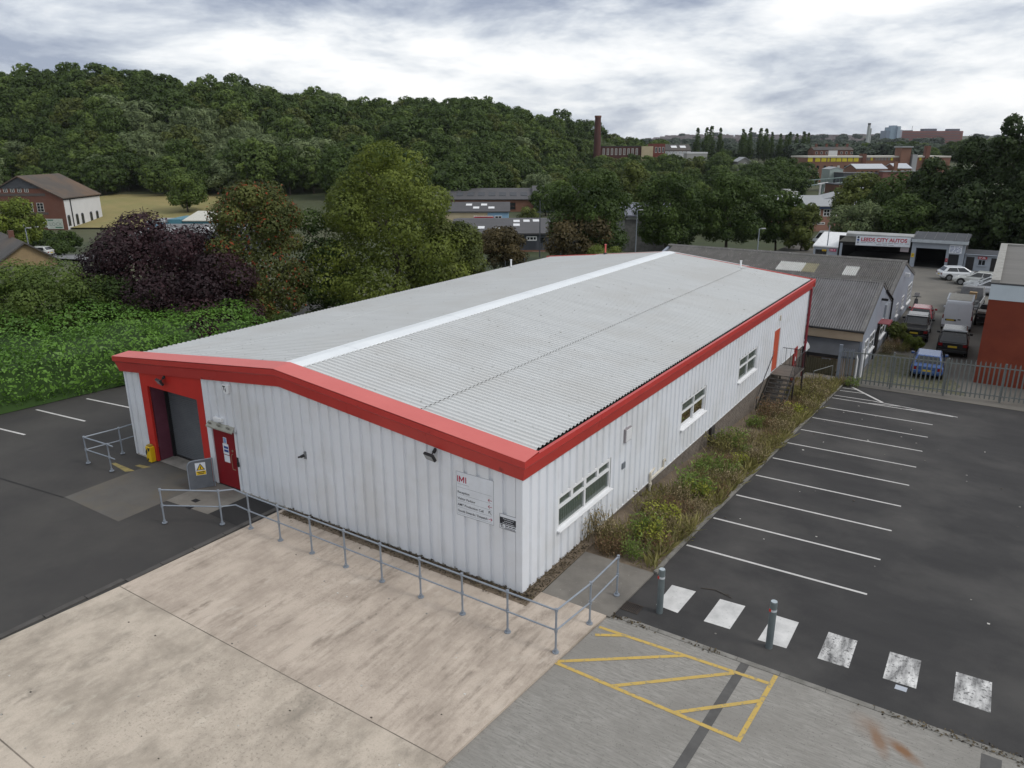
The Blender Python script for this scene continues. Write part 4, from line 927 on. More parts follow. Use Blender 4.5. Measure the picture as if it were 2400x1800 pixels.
# larger shed behind it
sb = thing('long_shed', 'long dark corrugated roof shed behind the nearer grey one', 'shed', (-6, 52, -2.1))
XB = 2.98
B1 = RIGHT(XB)
part('gable_wall', MB().prism(B1, [(45.5, -2.1), (60, -2.1), (60, .75), (52, 2.68), (45.5, 1.1)], -.25, 0), M_gable, sb)
part('front_wall', MB().box(-17, XB-.26, 44.9, 45.15, -2.1, 1.0), M_gable, sb)
part('back_wall', MB().box(-17, XB-.26, 59.7, 59.95, -2.1, .7), M_gable, sb)
part('end_wall', MB().prism(RIGHT(-17), [(45, -2.1), (60, -2.1), (60, .75), (52, 2.68), (45, 1.05)], 0, .25), M_gable, sb)
NB = 19; xb0 = XB+.06-NB*SW2
def pick(i, r):
    if r == 2 and i in (10, 11): return M_clear
    if r == 2 and i == 12: return M_yclear
    if r == 2 and i == 15: return M_clear
    return M_asb
corr_roof(sb, xb0, NB, 44.7, 1.0, 52, 2.78, 4, pick)
corr_roof(sb, xb0, NB, 60.2, .78, 52, 2.78, 4, lambda i, r: M_asb)
part('ridge_tile', MB().prism(Basis((0, 52, 2.82), (0, 1, 0), (0, 0, 1), (1, 0, 0)), [(-.22, -.03), (0, .1), (.22, -.03), (.16, -.06), (0, .05), (-.16, -.06)], -16.9, XB+.1), M_asb, sb)
vb_ = MB()
for a, b in (((44.7, .98), (52, 2.77)), ((60.2, .76), (52, 2.77))):
    vb_.prism(B1, [a, b, (b[0], b[1]-.18), (a[0], a[1]-.18)], .0, .05)
    vb_.prism(Basis((XB-.2, 0, 0), (0, 1, 0), (0, 0, 1), (1, 0, 0)), [(a[0], a[1]+.06), (b[0], b[1]+.06), (b[0], b[1]+.02), (a[0], a[1]+.02)], 0, .25)
part('verge', vb_, M_asb, sb)
for y0, y1, z0, z1 in ((49.7, 50.7, -1.2, -.25), (53.0, 54.2, -1.15, -.2)):
    wallwin(sb, B1, y0, y1, z0, z1, 2, 3, .06, sill=.12)
wallwin(sb, B1, 56.5, 59.0, -1.4, .2, 3, 4, .06, sill=.1)
part('wall_lamp', MB().bb(B1, 52.6, 52.9, 1.5, 1.8, 0, .35), M_pvc, sb)
# ================================================================ garage with sign
M_gar = mat('garage_grey_render', (0.33, 0.37, 0.42), 0.8, (0.27, 0.3, 0.345), 1.0, contrast=.8, coords='World')
M_garw = mat('garage_roof_edge', (0.36, 0.37, 0.37), 0.7, (0.27, 0.275, 0.27), 1, coords='World')
ga = thing('garage', 'car repair garage with open black bay and wide lettered sign across the yard', 'garage', (-4, 88, -2.24))
Z0 = -2.3
part('roof', MB().prism(Basis((0, 0, 0), (0, 1, 0), (0, 0, 1), (1, 0, 0)), [(85.6, 1.32), (86.3, 1.56), (97, .3), (97, .1), (85.6, .98)], -7.3, .05), M_garw, ga)
part('canopy', MB().prism(FRONT(85.75), [(-8.1, .3), (-7.2, 1.15), (-6.0, 1.2), (-6.0, .3)], -1.2, 0), mat('canopy_sheet', (0.24, 0.235, 0.21), 0.8, coords='World'), ga)
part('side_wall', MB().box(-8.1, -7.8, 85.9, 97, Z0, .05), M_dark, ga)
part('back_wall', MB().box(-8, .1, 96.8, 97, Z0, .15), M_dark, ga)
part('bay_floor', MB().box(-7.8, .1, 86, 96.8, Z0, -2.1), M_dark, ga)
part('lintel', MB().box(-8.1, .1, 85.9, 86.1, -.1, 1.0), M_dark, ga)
part('column', MB().box(-7.9, -7.65, 85.85, 86.1, Z0, .1), M_gar, ga)
part('pier', MB().box(.05, .52, 85.6, 86.2, Z0, .95), M_gar, ga)
part('pier', MB().box(3.66, 3.95, 85.6, 86.2, Z0, .95), M_gar, ga)
part('pier', MB().box(5.0, 5.5, 85.6, 86.2, Z0, .95), M_gar, ga)
part('door_head', MB().box(.52, 3.66, 85.62, 86.2, .1, .95).box(3.95, 5.0, 85.62, 86.2, -.42, .95), M_gar, ga)
part('fascia_board', MB().box(-.05, 5.75, 85.15, 85.6, .78, 1.14), mat('pale_fascia', (0.43, 0.47, 0.5), 0.6, coords='World'), ga)
part('flat_roof', MB().prism(Basis((0, 0, 0), (0, 1, 0), (0, 0, 1), (1, 0, 0)), [(85.15, 1.145), (89.6, 1.62), (92, 1.3), (92, 1.2), (85.15, 1.14)], -.1, 5.7), M_felt, ga)
for k in range(6): part('roof_batten', MB().prism(Basis((0, 0, 0), (0, 1, 0), (0, 0, 1), (1, 0, 0)), [(85.2, 1.16), (89.6, 1.63), (89.6, 1.67), (85.2, 1.2)], .1+k*1.05, .16+k*1.05), MATS['lap_shade_batten_grey'], ga)
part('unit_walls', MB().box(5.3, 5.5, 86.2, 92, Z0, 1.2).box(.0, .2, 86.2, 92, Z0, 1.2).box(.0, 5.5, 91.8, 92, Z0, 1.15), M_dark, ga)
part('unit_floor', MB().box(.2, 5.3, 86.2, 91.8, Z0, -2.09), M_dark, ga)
part('side_door', MB().bb(FRONT(86.05), 3.95, 5.0, -2.1, -.42, 0, .05), mat('black_door', (0.025, 0.028, 0.035), 0.5), ga)
part('rolled_shutter', MB().box(.56, 3.62, 86.2, 86.5, .0, .12), M_black, ga)
def signboard(name, label, B, a0, a1, b0, b1, m_, print_, group=None, c=.05):
    t = thing(name, label, 'sign', tuple(B.p((a0+a1)/2, b0, .03)), group)
    part('board', MB().bb(B, a0, a1, b0, b1, .02, c), m_, t); print_(t, B, c+.004); return t
GB = FRONT(85.5)
def pr_main(t, B, c):
    lettering(t, B, [(-5.55, .62, c, 'LEEDS CITY AUTOS', .6, {'bold': .02, 'width': 5.0})], mat('sign_red', (0.42, .02, .05), .5, (0.4, .02, .05)))
    for k, zz in enumerate((.98, .67, .38)): part('roundel', MB().tube(B.p(-5.86, zz-.02+.1, c-.01), B.p(-5.86, zz-.02+.1, c+.002), .13, n=14), (M_ink, M_inkblue, M_inkgrey)[k], t)
    d = MB(); x = -5.5; rr_ = random.Random(2)
    while x < -.5: w_ = rr_.uniform(.3, .6); d.bb(B, x, x+w_, .42+.02, .5, c-.003, c); x += w_+.12
    for a, b in ((-3.8, -3.2), (-3.1, -2.6), (-2.5, -1.9)): d.bb(B, a, b, .22, .29, c-.003, c)
    part('small_print', d, M_inkgrey, t)
    part('edge_bar', MB().frame(B, -6.13, -.14, .08, 1.26, .03, c-.004, c-.001), M_inkgrey, t)
GB2 = Basis((0, 85.5, 0), (1, 0, .02), (0, 0, 1), (0, -1, 0))
signboard('garage_sign', 'wide white sign reading LEEDS CITY AUTOS in red capitals', GB2, -6.13, -.14, .08, 1.26, M_board, pr_main)
def dashes(m_, col=None, n=3):
    def f(t, B, c):
        pass
    return f
def rows_print(a0, a1, zs, m_, h=.05, gap=.1):
    def f(t, B, c):
        d = MB(); rr_ = random.Random(int(a0*100))
        for z in zs:
            x = a0
            while x < a1-.1: w_ = min(rr_.uniform(.15, .4), a1-x); d.bb(B, x, x+w_, z, z+h, c-.004, c); x += w_+gap
        part('small_print', d, m_, t)
    return f
signboard('price_sign', 'white service price board above the dark side door of the garage', FRONT(85.55), 3.92, 5.2, -.28, .66, M_board, rows_print(4.0, 5.1, (-.15, .0, .15, .3, .45), M_inkblue))
signboard('notice_board', 'small pinkish notice hanging in the mouth of the black bay', FRONT(85.8), -1.15, -.25, -.5, .04, mat('pinkish_board', (0.42, .36, .38), .6), rows_print(-1.05, -.35, (-.35, -.2, -.08), M_inkgrey))
signboard('danger_sign', 'round red sign on the pier right of the garage door', FRONT(85.55), 3.68, 3.94, -1.3, -.9, mat('sign_crimson', (0.35, .02, .03), .5), rows_print(3.75, 3.87, (-1.12,), M_board))
signboard('pier_notice', 'yellow and white notices on the pier between the two garage bays', FRONT(85.55), .12, .42, -1.0, -.55, M_yellow, rows_print(.16, .38, (-.85, -.7), M_ink))
# annexes either side
an = thing('garage_annex', 'low grey lean-to with barred window right of the garage', 'annex', (7, 88, -2.24))
part('wall', MB().box(5.55, 9.6, 85.95, 90, Z0, -.35), M_gar, an)
part('roof', MB().box(5.5, 9.7, 85.7, 90.2, -.34, -.2), M_felt, an)
part('gutter', MB().tube((5.6, 85.68, -.3), (9.6, 85.68, -.3), .05, n=8), M_gar, an)
part('door', MB().bb(FRONT(85.95), 5.75, 6.55, -2.1, -.6, 0, .03), M_black, an)
part('door', MB().bb(FRONT(85.95), 8.2, 9.0, -2.1, -.6, 0, .03), M_black, an)
wallwin(an, FRONT(85.95), 6.95, 7.7, -1.5, -.82, 2, 1, .06, sill=.08, fm=M_gar)
signboard('red_sign', 'small red sign over the annex window', FRONT(85.9), 6.88, 7.78, -.78, -.48, MATS['sign_crimson'], rows_print(6.95, 7.7, (-.7, -.6), M_board))
wa = thing('white_annex', 'low white roofed office left of the black garage bay', 'annex', (-9.5, 87, -2.24))
part('wall', MB().box(-11.0, -8.15, 86.0, 92, Z0, -.55), M_gar, wa)
part('roof', MB().prism(Basis((0, 0, 0), (0, 1, 0), (0, 0, 1), (1, 0, 0)), [(85.8, -.56), (85.8, -.42), (92, .75), (92, .6)], -11.1, -8.1), mat('white_sheet_roof', (0.72, 0.73, 0.74), .5, coords='World'), wa)
wallwin(wa, FRONT(86.0), -10.75, -9.4, -1.65, -.88, 3, 2, .06, fm=M_black)
signboard('yellow_sign', 'small yellow sign on the white roofed office window', FRONT(85.95), -9.95, -9.45, -1.05, -.85, M_yellow, rows_print(-9.9, -9.5, (-.97,), M_ink))
signboard('pink_sign', 'pink sign beside the office window', FRONT(85.95), -9.08, -8.3, -1.02, -.7, mat('sign_pink', (0.5, .03, .11), .5), rows_print(-9.0, -8.4, (-.92, -.8), M_board))
# ================================================================ red brick building on the right
M_rbrick = mat('smooth_red_brick', (0.185, 0.036, 0.016), 0.85, (0.145, 0.027, 0.013), 1.2, contrast=.9, coords='World', bump=.2, bscale=40, c3=(0.21, 0.045, 0.02), scale3=.3)
rb = thing('brick_building', 'red brick building with white band and flat grey roof at the right edge', 'building', (16, 46, -2.1))
X0, Y0 = 9.07, 36.72
part('wall', MB().box(X0+.02, 26, Y0+.02, 57, -2.2, 2.95), M_rbrick, rb)
part('white_band', MB().box(X0, 26.02, Y0, 57.02, 2.95, 3.86), mat('white_boarding', (0.5, 0.56, 0.6), .6, (0.46, 0.52, 0.56), 1, coords='World'), rb)
part('dark_trim', MB().box(X0-.02, 26.04, Y0-.02, 57.04, 3.86, 3.93), M_felt, rb)
pp = MB()
for k in range(14): pp.box(X0-.03, X0+.42, Y0+k*1.45, Y0+k*1.45+1.44, 3.93, 4.12)
part('parapet_coping', pp, mat('mossy_coping', (0.36, 0.355, 0.33), .9, (0.2, 0.195, 0.18), 2.2, contrast=.9, coords='World', spots=((0.16, .155, .14), 5, .6)), rb)
part('back_coping', MB().box(X0+.42, 26, 56.6, 57.05, 3.93, 4.12), MATS['mossy_coping'], rb)
part('roof_deck', MB().box(X0+.42, 26, Y0, 56.6, 3.9, 3.96), mat('grey_roof_felt', (0.15, 0.145, 0.135), .9, (0.12, 0.115, 0.108), .5, coords='World', stretch=(.3, 2, 1)), rb)

# ================================================================ vehicles
M_tyre = mat('tyre_rubber', (0.015, 0.015, 0.015), .85)
M_rim = mat('alloy_rim', (0.3, 0.31, 0.32), .35, metal=.6)
M_lampw = mat('clear_lamp', (0.45, 0.46, 0.47), .15)
M_lampr = mat('red_lamp', (0.2, 0.01, 0.012), .2)
M_trim = mat('black_trim', (0.02, 0.02, 0.022), .5)
M_platey = mat('yellow_plate', (0.55, 0.4, 0.03), .5); M_platew = mat('white_plate', (0.6, 0.6, 0.58), .5)
def paint(name, c): return mat('paint_'+name, c, .25, tuple(v*.95 for v in c), 2, coat=.6, spec=.5)
def ring(y, w, z0, z1, tuck=.86, roundt=.9):
    return [V(-w*tuck, y, z0), V(-w, y, z0+.18), V(-w, y, z1-.16), V(-w*roundt, y, z1), V(w*roundt, y, z1), V(w, y, z1-.16), V(w, y, z0+.18), V(w*tuck, y, z0)]
SPEC = dict(
    hatch=dict(L=4.1, W=.88, base=.2, body=[(-2.05, .48, .84), (-1.95, .3, .95), (-1.3, .2, .96), (.5, .2, .93), (.9, .2, .92), (1.75, .22, .78), (2.05, .34, .6)], cab=(-1.9, -1.45, .15, 1.05), roof=1.45, wr=.31, ax=(-1.28, 1.3)),
    saloon=dict(L=4.5, W=.9, base=.2, body=[(-2.25, .45, .86), (-2.1, .3, .93), (-1.2, .2, .94), (.5, .2, .92), (1.1, .2, .9), (1.95, .22, .76), (2.25, .34, .58)], cab=(-2.0, -1.1, .1, 1.1), roof=1.45, wr=.32, ax=(-1.4, 1.4)),
    suv=dict(L=4.4, W=.93, base=.28, body=[(-2.2, .45, 1.02), (-2.12, .32, 1.08), (-1.2, .26, 1.08), (.6, .26, 1.05), (1.0, .26, 1.03), (1.95, .3, .95), (2.2, .4, .7)], cab=(-2.14, -1.85, .35, 1.0), roof=1.82, wr=.37, ax=(-1.35, 1.4)),
    van=dict(L=5.2, W=1.0, base=.3, body=[(-2.6, .42, 1.15), (-2.58, .34, 1.2), (.9, .3, 1.2), (1.5, .3, 1.15), (2.3, .32, 1.0), (2.6, .42, .7)], cab=(-2.6, -2.5, .95, 1.95), roof=2.45, wr=.36, ax=(-1.6, 1.75)),
    pickup=dict(L=5.1, W=.93, base=.35, body=[(-2.55, .5, 1.0), (-2.5, .42, 1.04), (-.7, .35, 1.04), (.6, .32, 1.05), (1.1, .32, 1.04), (2.3, .36, .95), (2.55, .46, .7)], cab=(-.85, -.6, .75, 1.35), roof=1.75, wr=.38, ax=(-1.55, 1.6)))
def car(kind, name, label, cat, x, y, z, heading, col, group=None, plate='rear', detail=True):
    """heading: direction of the bonnet, radians from +Y towards -X"""
    s = SPEC[kind]; t = thing(name, label, cat, (x, y, z), group, rotz=heading); w = s['W']; bm = []
    body = part('body', MB().loft([ring(q[0], w*(.9 if i in (0, len(s['body'])-1) else 1), q[1], q[2]) for i, q in enumerate(s['body'])]), col, t, smooth=False, bevel=.045)
    a, b, c, d = s['cab']; zr = s['roof']; zb0 = np.interp([a, d], [q[0] for q in s['body']], [q[2] for q in s['body']])-.02
    ti = .17 if kind != 'van' else .07; wt = w*.94
    def gp(t_, side, top):                      # corner of the glasshouse
        return None
    P = {('b', 'l'): V(-wt, a, zb0[0]), ('b', 'r'): V(wt, a, zb0[0]), ('f', 'l'): V(-wt, d, zb0[1]), ('f', 'r'): V(wt, d, zb0[1]),
         ('B', 'l'): V(-wt+ti, b, zr-.03), ('B', 'r'): V(wt-ti, b, zr-.03), ('F', 'l'): V(-wt+ti, c, zr-.02), ('F', 'r'): V(wt-ti, c, zr-.02)}
    cab = MB()
    cab.loft([[P['b', 'l'], P['b', 'r'], P['f', 'r'], P['f', 'l']], [P['B', 'l'], P['B', 'r'], P['F', 'r'], P['F', 'l']]])
    rf = V(0, (b+c)/2, zr); part('cabin', cab, col, t, bevel=.06 if kind != 'van' else .09)
    def pane(nm, q0, q1, q2, q3, i0, i1, j0, j1, m_=M_dkglass, off=.012, par=t):
        """a pane inset in the quad q0 (bottom left) q1 q2 q3 (top left)"""
        def at(u, v): return (q0*(1-u)+q1*u)*(1-v)+(q3*(1-u)+q2*u)*v
        n = (q1-q0).cross(q3-q0).normalized(); cen = (q0+q1+q2+q3)/4
        if n.dot(cen-V(0, (b+c)/2, (zb0[0]+zr)/2)) < 0: n = -n
        mb = MB(); f_ = [at(i0, j0), at(i1, j0), at(i1, j1), at(i0, j1)]
        mb.loft([[p-n*.02 for p in f_], [p+n*off for p in f_]]); return part(nm, mb, m_, par)
    pane('windscreen', P['f', 'l'], P['f', 'r'], P['F', 'r'], P['F', 'l'], .06, .94, .08, .9)
    if kind == 'van':
        pane('side_window', P['b', 'l'], P['f', 'l'], P['F', 'l'], P['B', 'l'], .8, .95, .2, .8); pane('side_window', P['b', 'r'], P['f', 'r'], P['F', 'r'], P['B', 'r'], .8, .95, .2, .8)
        RB_ = Basis((0, -2.6, 0), (1, 0, 0), (0, 0, 1), (0, -1, 0))
        part('rear_door', MB().bb(RB_, -.9, -.015, .55, 2.2, .0, .018), col, t); rd = part('rear_door', MB().bb(RB_, .015, .9, .55, 2.2, 0, .018), col, t)
        part('handle', MB().bb(RB_, .05, .25, .95, 1.03, .018, .04), M_trim, rd)
        part('plate_recess', MB().bb(RB_, -.78, -.05, .84, .99, .018, .024), M_trim, t)
        part('roof_panel', MB().box(-.75, .75, -2.4, .7, zr-.012, zr+.006), mat('dusty_roof', (0.36, .345, .3), .8), t)
        part('roof_rail', MB().box(-.9, -.8, -2.4, .6, zr-.03, zr+.03).box(.8, .9, -2.4, .6, zr-.03, zr+.03), col, t)
        part('bumper', MB().bb(RB_, -.98, .98, .36, .55, -.02, .08), mat('grey_bumper', (0.3, .31, .33), .6), t)
        for sx in (-1, 1): part('tail_light', MB().bb(RB_, sx*.95-.04, sx*.95+.04, 1.0, 1.3, -.02, .03), M_lampr, t)
        pl = (-.7, -.18, .86, .97)
    else:
        pane('rear_window', P['b', 'l'], P['b', 'r'], P['B', 'r'], P['B', 'l'], .08, .92, .15 if kind != 'suv' else .05, .88)
        for lr_ in 'lr':
            q = (P['b', lr_], P['f', lr_], P['F', lr_], P['B', lr_])
            if kind == 'pickup': pane('side_window', *q, .12, .9, .12, .85)
            else:
                pane('side_window', *q, .1, .5, .12, .86); pane('side_window', *q, .53, .9, .12, .86)
        yr = -s['L']/2; RB_ = Basis((0, yr, 0), (1, 0, 0), (0, 0, 1), (0, -1, 0)); zt = s['body'][0][2]
        for sx in (-1, 1): part('tail_light', MB().bb(RB_, sx*w*.78-.12, sx*w*.78+.12, zt-.22, zt-.04, -.12, .012), M_lampr, t)
        part('bumper', MB().bb(RB_, -w*.9, w*.9, s['body'][0][1]-.06, s['body'][0][1]+.12, -.12, .03), col if kind in ('hatch', 'saloon') else M_trim, t, bevel=.03)
        pl = (-.27, .27, zt-.3, zt-.18)
    part('number_plate', MB().bb(RB_, *pl, .02, .032), M_platey, t)
    YF = s['L']/2; FBv = Basis((0, YF, 0), (1, 0, 0), (0, 0, 1), (0, 1, 0)); zf = s['body'][-1][2]
    for sx in (-1, 1): part('headlight', MB().bb(FBv, sx*w*.68-.16, sx*w*.68+.16, zf-.1, zf+.06, -.2, .0), M_lampw, t, bevel=.02)
    part('grille', MB().bb(FBv, -.35, .35, zf-.16, zf-.02, -.05, .012), M_trim, t)
    for sx in (-1, 1):
        part('mirror', MB().box(*(sorted((sx*w*.97, sx*(w+.17)))), d-.28, d-.16, zb0[1]+.02, zb0[1]+.17), M_trim if kind in ('suv', 'pickup') else col, t, bevel=.02)
        for ya in s['ax']:
            wo_ = part('wheel', MB().tube((sx*(w-.2), ya, s['wr']), (sx*(w+.015), ya, s['wr']), s['wr'], n=20), M_tyre, t)
            part('rim', MB().tube((sx*(w+.0), ya, s['wr']), (sx*(w+.025), ya, s['wr']), s['wr']*.66, n=14), M_rim, wo_)
            for k in range(5):
                aa = k*2*math.pi/5; part_ = None
            part('arch_shade_disc', MB().tube((sx*(w-.1), ya, s['wr']+.03), (sx*(w+.004), ya, s['wr']+.03), s['wr']+.07, n=20), M_trim, t)  # dark disc standing in for the shaded gap around the wheel
    part('sill_trim', MB().box(-w*.9, w*.9, s['ax'][0], s['ax'][1], s['base']-.04, s['base']+.1), M_trim, t)
    if kind == 'pickup':
        part('load_bed', MB().box(-w*.8, w*.8, -2.42, -.95, 1.035, 1.05), mat('bed_black', (0.01, .01, .011), .8), t)
        part('bed_rail', MB().frame(TOPB(1.04), -w*.95, w*.95, -2.52, -.88, .07, .0, .05), mat('bed_rail_grey', (0.14, .135, .12), .6), t)
        part('roll_bar', MB().path([V(-.7, -.93, 1.05), V(-.68, -.93, 1.72), V(.68, -.93, 1.72), V(.7, -.93, 1.05)], .035, 8), mat('chrome', (0.6, .6, .6), .2, metal=.9), t)
    if kind == 'suv':
        part('spoiler', MB().box(-.7, .7, -2.1, -1.7, zr-.01, zr+.05), mat('rack_grey', (0.3, .32, .33), .5), t)
    return t
YZ = -2.145
car('hatch', 'white_hatchback', 'clean white hatchback parked nose-in by the garage bay', 'car', 5.7, 78.1, YZ, -RAD(68), paint('white', (.62, .64, .66)))
car('saloon', 'silver_saloon', 'silver saloon parked next to the white hatchback', 'car', 7.55, 75.3, YZ, RAD(82), paint('silver', (.5, .51, .49)))
car('saloon', 'silver_saloon', 'silver saloon in the middle of the silver row', 'car', 8.7, 72.6, YZ, RAD(84), paint('silver_grey', (.43, .45, .46)))
c3 = car('saloon', 'silver_saloon', 'silver saloon with small red door badge, nearest the brick building', 'car', 8.75, 70.0, YZ, RAD(84), paint('bright_silver', (.47, .49, .52)))
part('door_badge', MB().box(-.925, -.9, -.4, -.2, .68, .85), mat('badge_red', (.4, .03, .1), .5), c3)
car('van', 'white_van', 'tall white panel van seen from behind, dusty roof', 'van', 7.12, 53.4, YZ, RAD(1), paint('van_white', (.66, .69, .73)))
car('suv', 'black_suv', 'black four wheel drive behind the white van', 'car', 7.42, 44.4, YZ, RAD(2), paint('black', (.012, .012, .013)))
car('hatch', 'blue_hatchback', 'blue hatchback parked behind the palisade fence', 'car', 6.5, 37.7, YZ, RAD(3), paint('blue', (.035, .09, .26)))
car('pickup', 'black_pickup', 'black pickup with open load bed by the shed wall', 'pickup', 4.75, 47.9, YZ, RAD(2), paint('pickup_black', (.014, .013, .013)))
car('hatch', 'red_car', 'red hatchback in front of the black pickup', 'car', 4.55, 53.3, YZ, RAD(2), paint('red', (.33, .02, .03)))
tk = thing('stripped_truck', 'grey stripped down truck with a littered load bed behind the white van', 'truck', (7.5, 60.5, YZ), None, rotz=RAD(-4))
M_junk = mat('junk_grey', (.24, .25, .26), .6, (.1, .1, .1), 4, contrast=.9)
part('chassis', MB().box(-.9, .9, -2.2, 2.2, .5, .7), M_trim, tk)
part('bed', MB().box(-1.0, 1.0, -2.2, .6, .7, .8).box(-1.0, -.93, -2.2, .6, .8, 1.15).box(.93, 1.0, -2.2, .6, .8, 1.15), M_junk, tk)
part('cab', MB().loft([[V(-.9, .7, .5), V(.9, .7, .5), V(.9, 2.4, .5), V(-.9, 2.4, .5)], [V(-.9, .7, 1.2), V(.9, .7, 1.2), V(.9, 2.4, 1.1), V(-.9, 2.4, 1.1)], [V(-.8, .8, 1.95), V(.8, .8, 1.95), V(.8, 1.7, 1.95), V(-.8, 1.7, 1.95)]]), M_junk, tk, bevel=.05)
part('side_frame', MB().path([V(-1.0, -2.2, 1.15), V(-1.0, -1.0, 1.6), V(-1.0, .6, 1.2)], .03, 6).path([V(1.0, -2.2, 1.15), V(1.0, .6, 1.3)], .03, 6), M_lampw, tk)
for sx in (-1, 1):
    for ya in (-1.3, 1.6): part('wheel', MB().tube((sx*.75, ya, .38), (sx*.98, ya, .38), .38, n=16), M_tyre, tk)
scrap = MB(); rnd = random.Random(11)
for k in range(34):
    x, y, r = rnd.uniform(-.75, .75), rnd.uniform(-2.0, .4), rnd.uniform(.06, .2)
    scrap.bb(Basis((x, y, .82), V(1, rnd.uniform(-.8, .8), rnd.uniform(-.3, .3)).normalized(), V(-.3, 1, rnd.uniform(-.3, .3)).normalized(), (0, 0, 1)), -r, r, -r*.6, r*.6, 0, rnd.uniform(.1, .45))
part('scrap', scrap, M_junk, tk, kind='stuff')
bx = MB().box(7.45, 8.0, 59.0, 59.5, -.85, -.3)
single('cardboard_box', bx, mat('cardboard', (.33, .23, .12), .85), 'tan cardboard box on the bed of the stripped truck', 'box')
bw2 = thing('black_buggy', 'small black dumper squeezed between the white van and the brick wall', 'dumper', (8.75, 55.3, YZ), None, rotz=0.0)
part('body', MB().loft([ring(-1.1, .42, .35, .8), ring(-.9, .5, .3, .95), ring(.3, .5, .3, 1.0), ring(1.2, .45, .35, .8)]), M_trim, bw2, bevel=.03)
part('hood', MB().box(-.4, .4, -1.0, .1, 1.0, 1.15), mat('pale_hood', (.35, .34, .31), .7), bw2)
part('seat', MB().box(-.25, .25, .2, .6, .95, 1.5), M_trim, bw2)
for sx in (-1, 1):
    for ya in (-.7, .8): part('wheel', MB().tube((sx*.35, ya, .33), (sx*.55, ya, .33), .33, n=14), M_tyre, bw2)
    part('tail_light', MB().box(sx*.3-.06, sx*.3+.06, -1.13, -1.09, .6, .68), M_lampw, bw2)
gc = thing('motor_scooter', 'dark scooter parked by the shed wall beyond the red car', 'scooter', (3.6, 58.5, YZ), None, rotz=0.1)
part('body', MB().loft([ring(-.7, .14, .4, .75), ring(0, .18, .25, .6), ring(.5, .14, .3, .9)]), M_trim, gc, bevel=.02)
part('handlebar', MB().tube((-.35, .55, 1.05), (.35, .55, 1.05), .03, n=6).tube((0, .5, .6), (0, .55, 1.05), .03, n=6), M_black, gc)
part('windshield', MB().box(-.2, .2, .58, .6, 1.0, 1.4), M_lampw, gc)
for ya in (-.6, .65): part('wheel', MB().tube((-.05, ya, .26), (.05, ya, .26), .26, n=14), M_tyre, gc)
wc = MB()
car('suv', 'white_car', 'white roofed car just showing beyond the far eaves of the warehouse', 'car', -31.2, 45.8, tz(-31.2, 45.8)+.1, RAD(60), MATS['paint_white'])

# rough grass behind the fence and the growth by the shed wall
vg = MB()
for k in range(8):
    y0, y1 = 33.3+k*1.0, 34.3+k*1.0; w0, w1 = 9.0-.35*k-.4*math.sin(k*1.9), 9.0-.35*(k+1)-.4*math.sin((k+1)*1.9)
    vg.poly([V(3.2, y0, gz(y0)-.038), V(w0, y0, gz(y0)-.038), V(w1, y1, gz(y1)-.038), V(3.2, y1, gz(y1)-.038)])
single('verge', vg, mat('mossy_verge', (.10, .10, .05), .95, (.13, .12, .10), 1.4, contrast=.6, coords='World', spots=((.06, .075, .025), 5, .52)), kind='structure')
# ================================================================ vegetation
def leaf_arrays(blobs, n, size, rng, up=0.35, jit=.38, tj=.08, berry=0.0, aspect=0.6, fold=0.35, shell=(0.72, 1.04), droop=0.0, cull=0.62, zmin=None):
    """n leaf-sized faces over a cluster of ellipsoids (cx, cy, cz, rx, ry, rz); returns vertices (4 per leaf) and a tint per leaf"""
    b = np.array(blobs, float); area = (b[:, 3]*b[:, 4]+b[:, 3]*b[:, 5]+b[:, 4]*b[:, 5]); pick = rng.choice(len(b), n, p=area/area.sum())
    d = rng.normal(size=(n, 3)); d /= np.linalg.norm(d, axis=1)[:, None]
    big = rng.random(n) < .22; r = np.where(big, rng.uniform(.55, .84, n), rng.uniform(shell[0], shell[1], n)); bp = b[pick]
    p = bp[:, :3]+d*bp[:, 3:]*r[:, None]
    keep = np.ones(n, bool)
    for k in range(len(b)):
        q = (p-b[k, :3])/b[k, 3:]; ins = (q**2).sum(1) < cull**2; keep &= ~(ins & (pick != k))
    if zmin is not None: keep &= p[:, 2] > zmin
    p, d, pick, big = p[keep], d[keep], pick[keep], big[keep]; n = len(p)
    nrm = d*1.0+rng.normal(size=(n, 3))*jit; nrm[:, 2] += up; nrm /= np.linalg.norm(nrm, axis=1)[:, None]
    a = np.cross(nrm, rng.normal(size=(n, 3))); a /= np.linalg.norm(a, axis=1)[:, None]; c = np.cross(nrm, a)
    if droop: a[:, 2] -= droop; a /= np.linalg.norm(a, axis=1)[:, None]
    s = (size*rng.uniform(0.6, 1.35, n)*np.where(big, 1.8, 1.0))[:, None]
    v = np.stack([p-a*s*.5, p+c*s*aspect*.5+nrm*s*fold*.3, p+a*s*.5, p-c*s*aspect*.5+nrm*s*fold*.3], 1)
    bt = rng.uniform(-.26, .26, len(b))
    tint = np.clip(.45+bt[pick]+rng.normal(size=n)*tj, 0, .8)
    if berry: tint[rng.random(n) < berry] = 1.0
    return v.reshape(-1, 3), tint
def leaf_mesh(name, v, tint, extra=None):
    n = len(tint); me = bpy.data.meshes.new(name)
    me.vertices.add(4*n); me.vertices.foreach_set('co', np.ascontiguousarray(v, np.float32).ravel())
    me.loops.add(4*n); me.loops.foreach_set('vertex_index', np.arange(4*n, dtype=np.int32))
    me.polygons.add(n); me.polygons.foreach_set('loop_start', np.arange(0, 4*n, 4, dtype=np.int32)); me.polygons.foreach_set('loop_total', np.full(n, 4, np.int32))
    at = me.attributes.new('tint', 'FLOAT', 'FACE'); at.data.foreach_set('value', np.ascontiguousarray(tint, np.float32))
    me.update(); me.validate(); return me
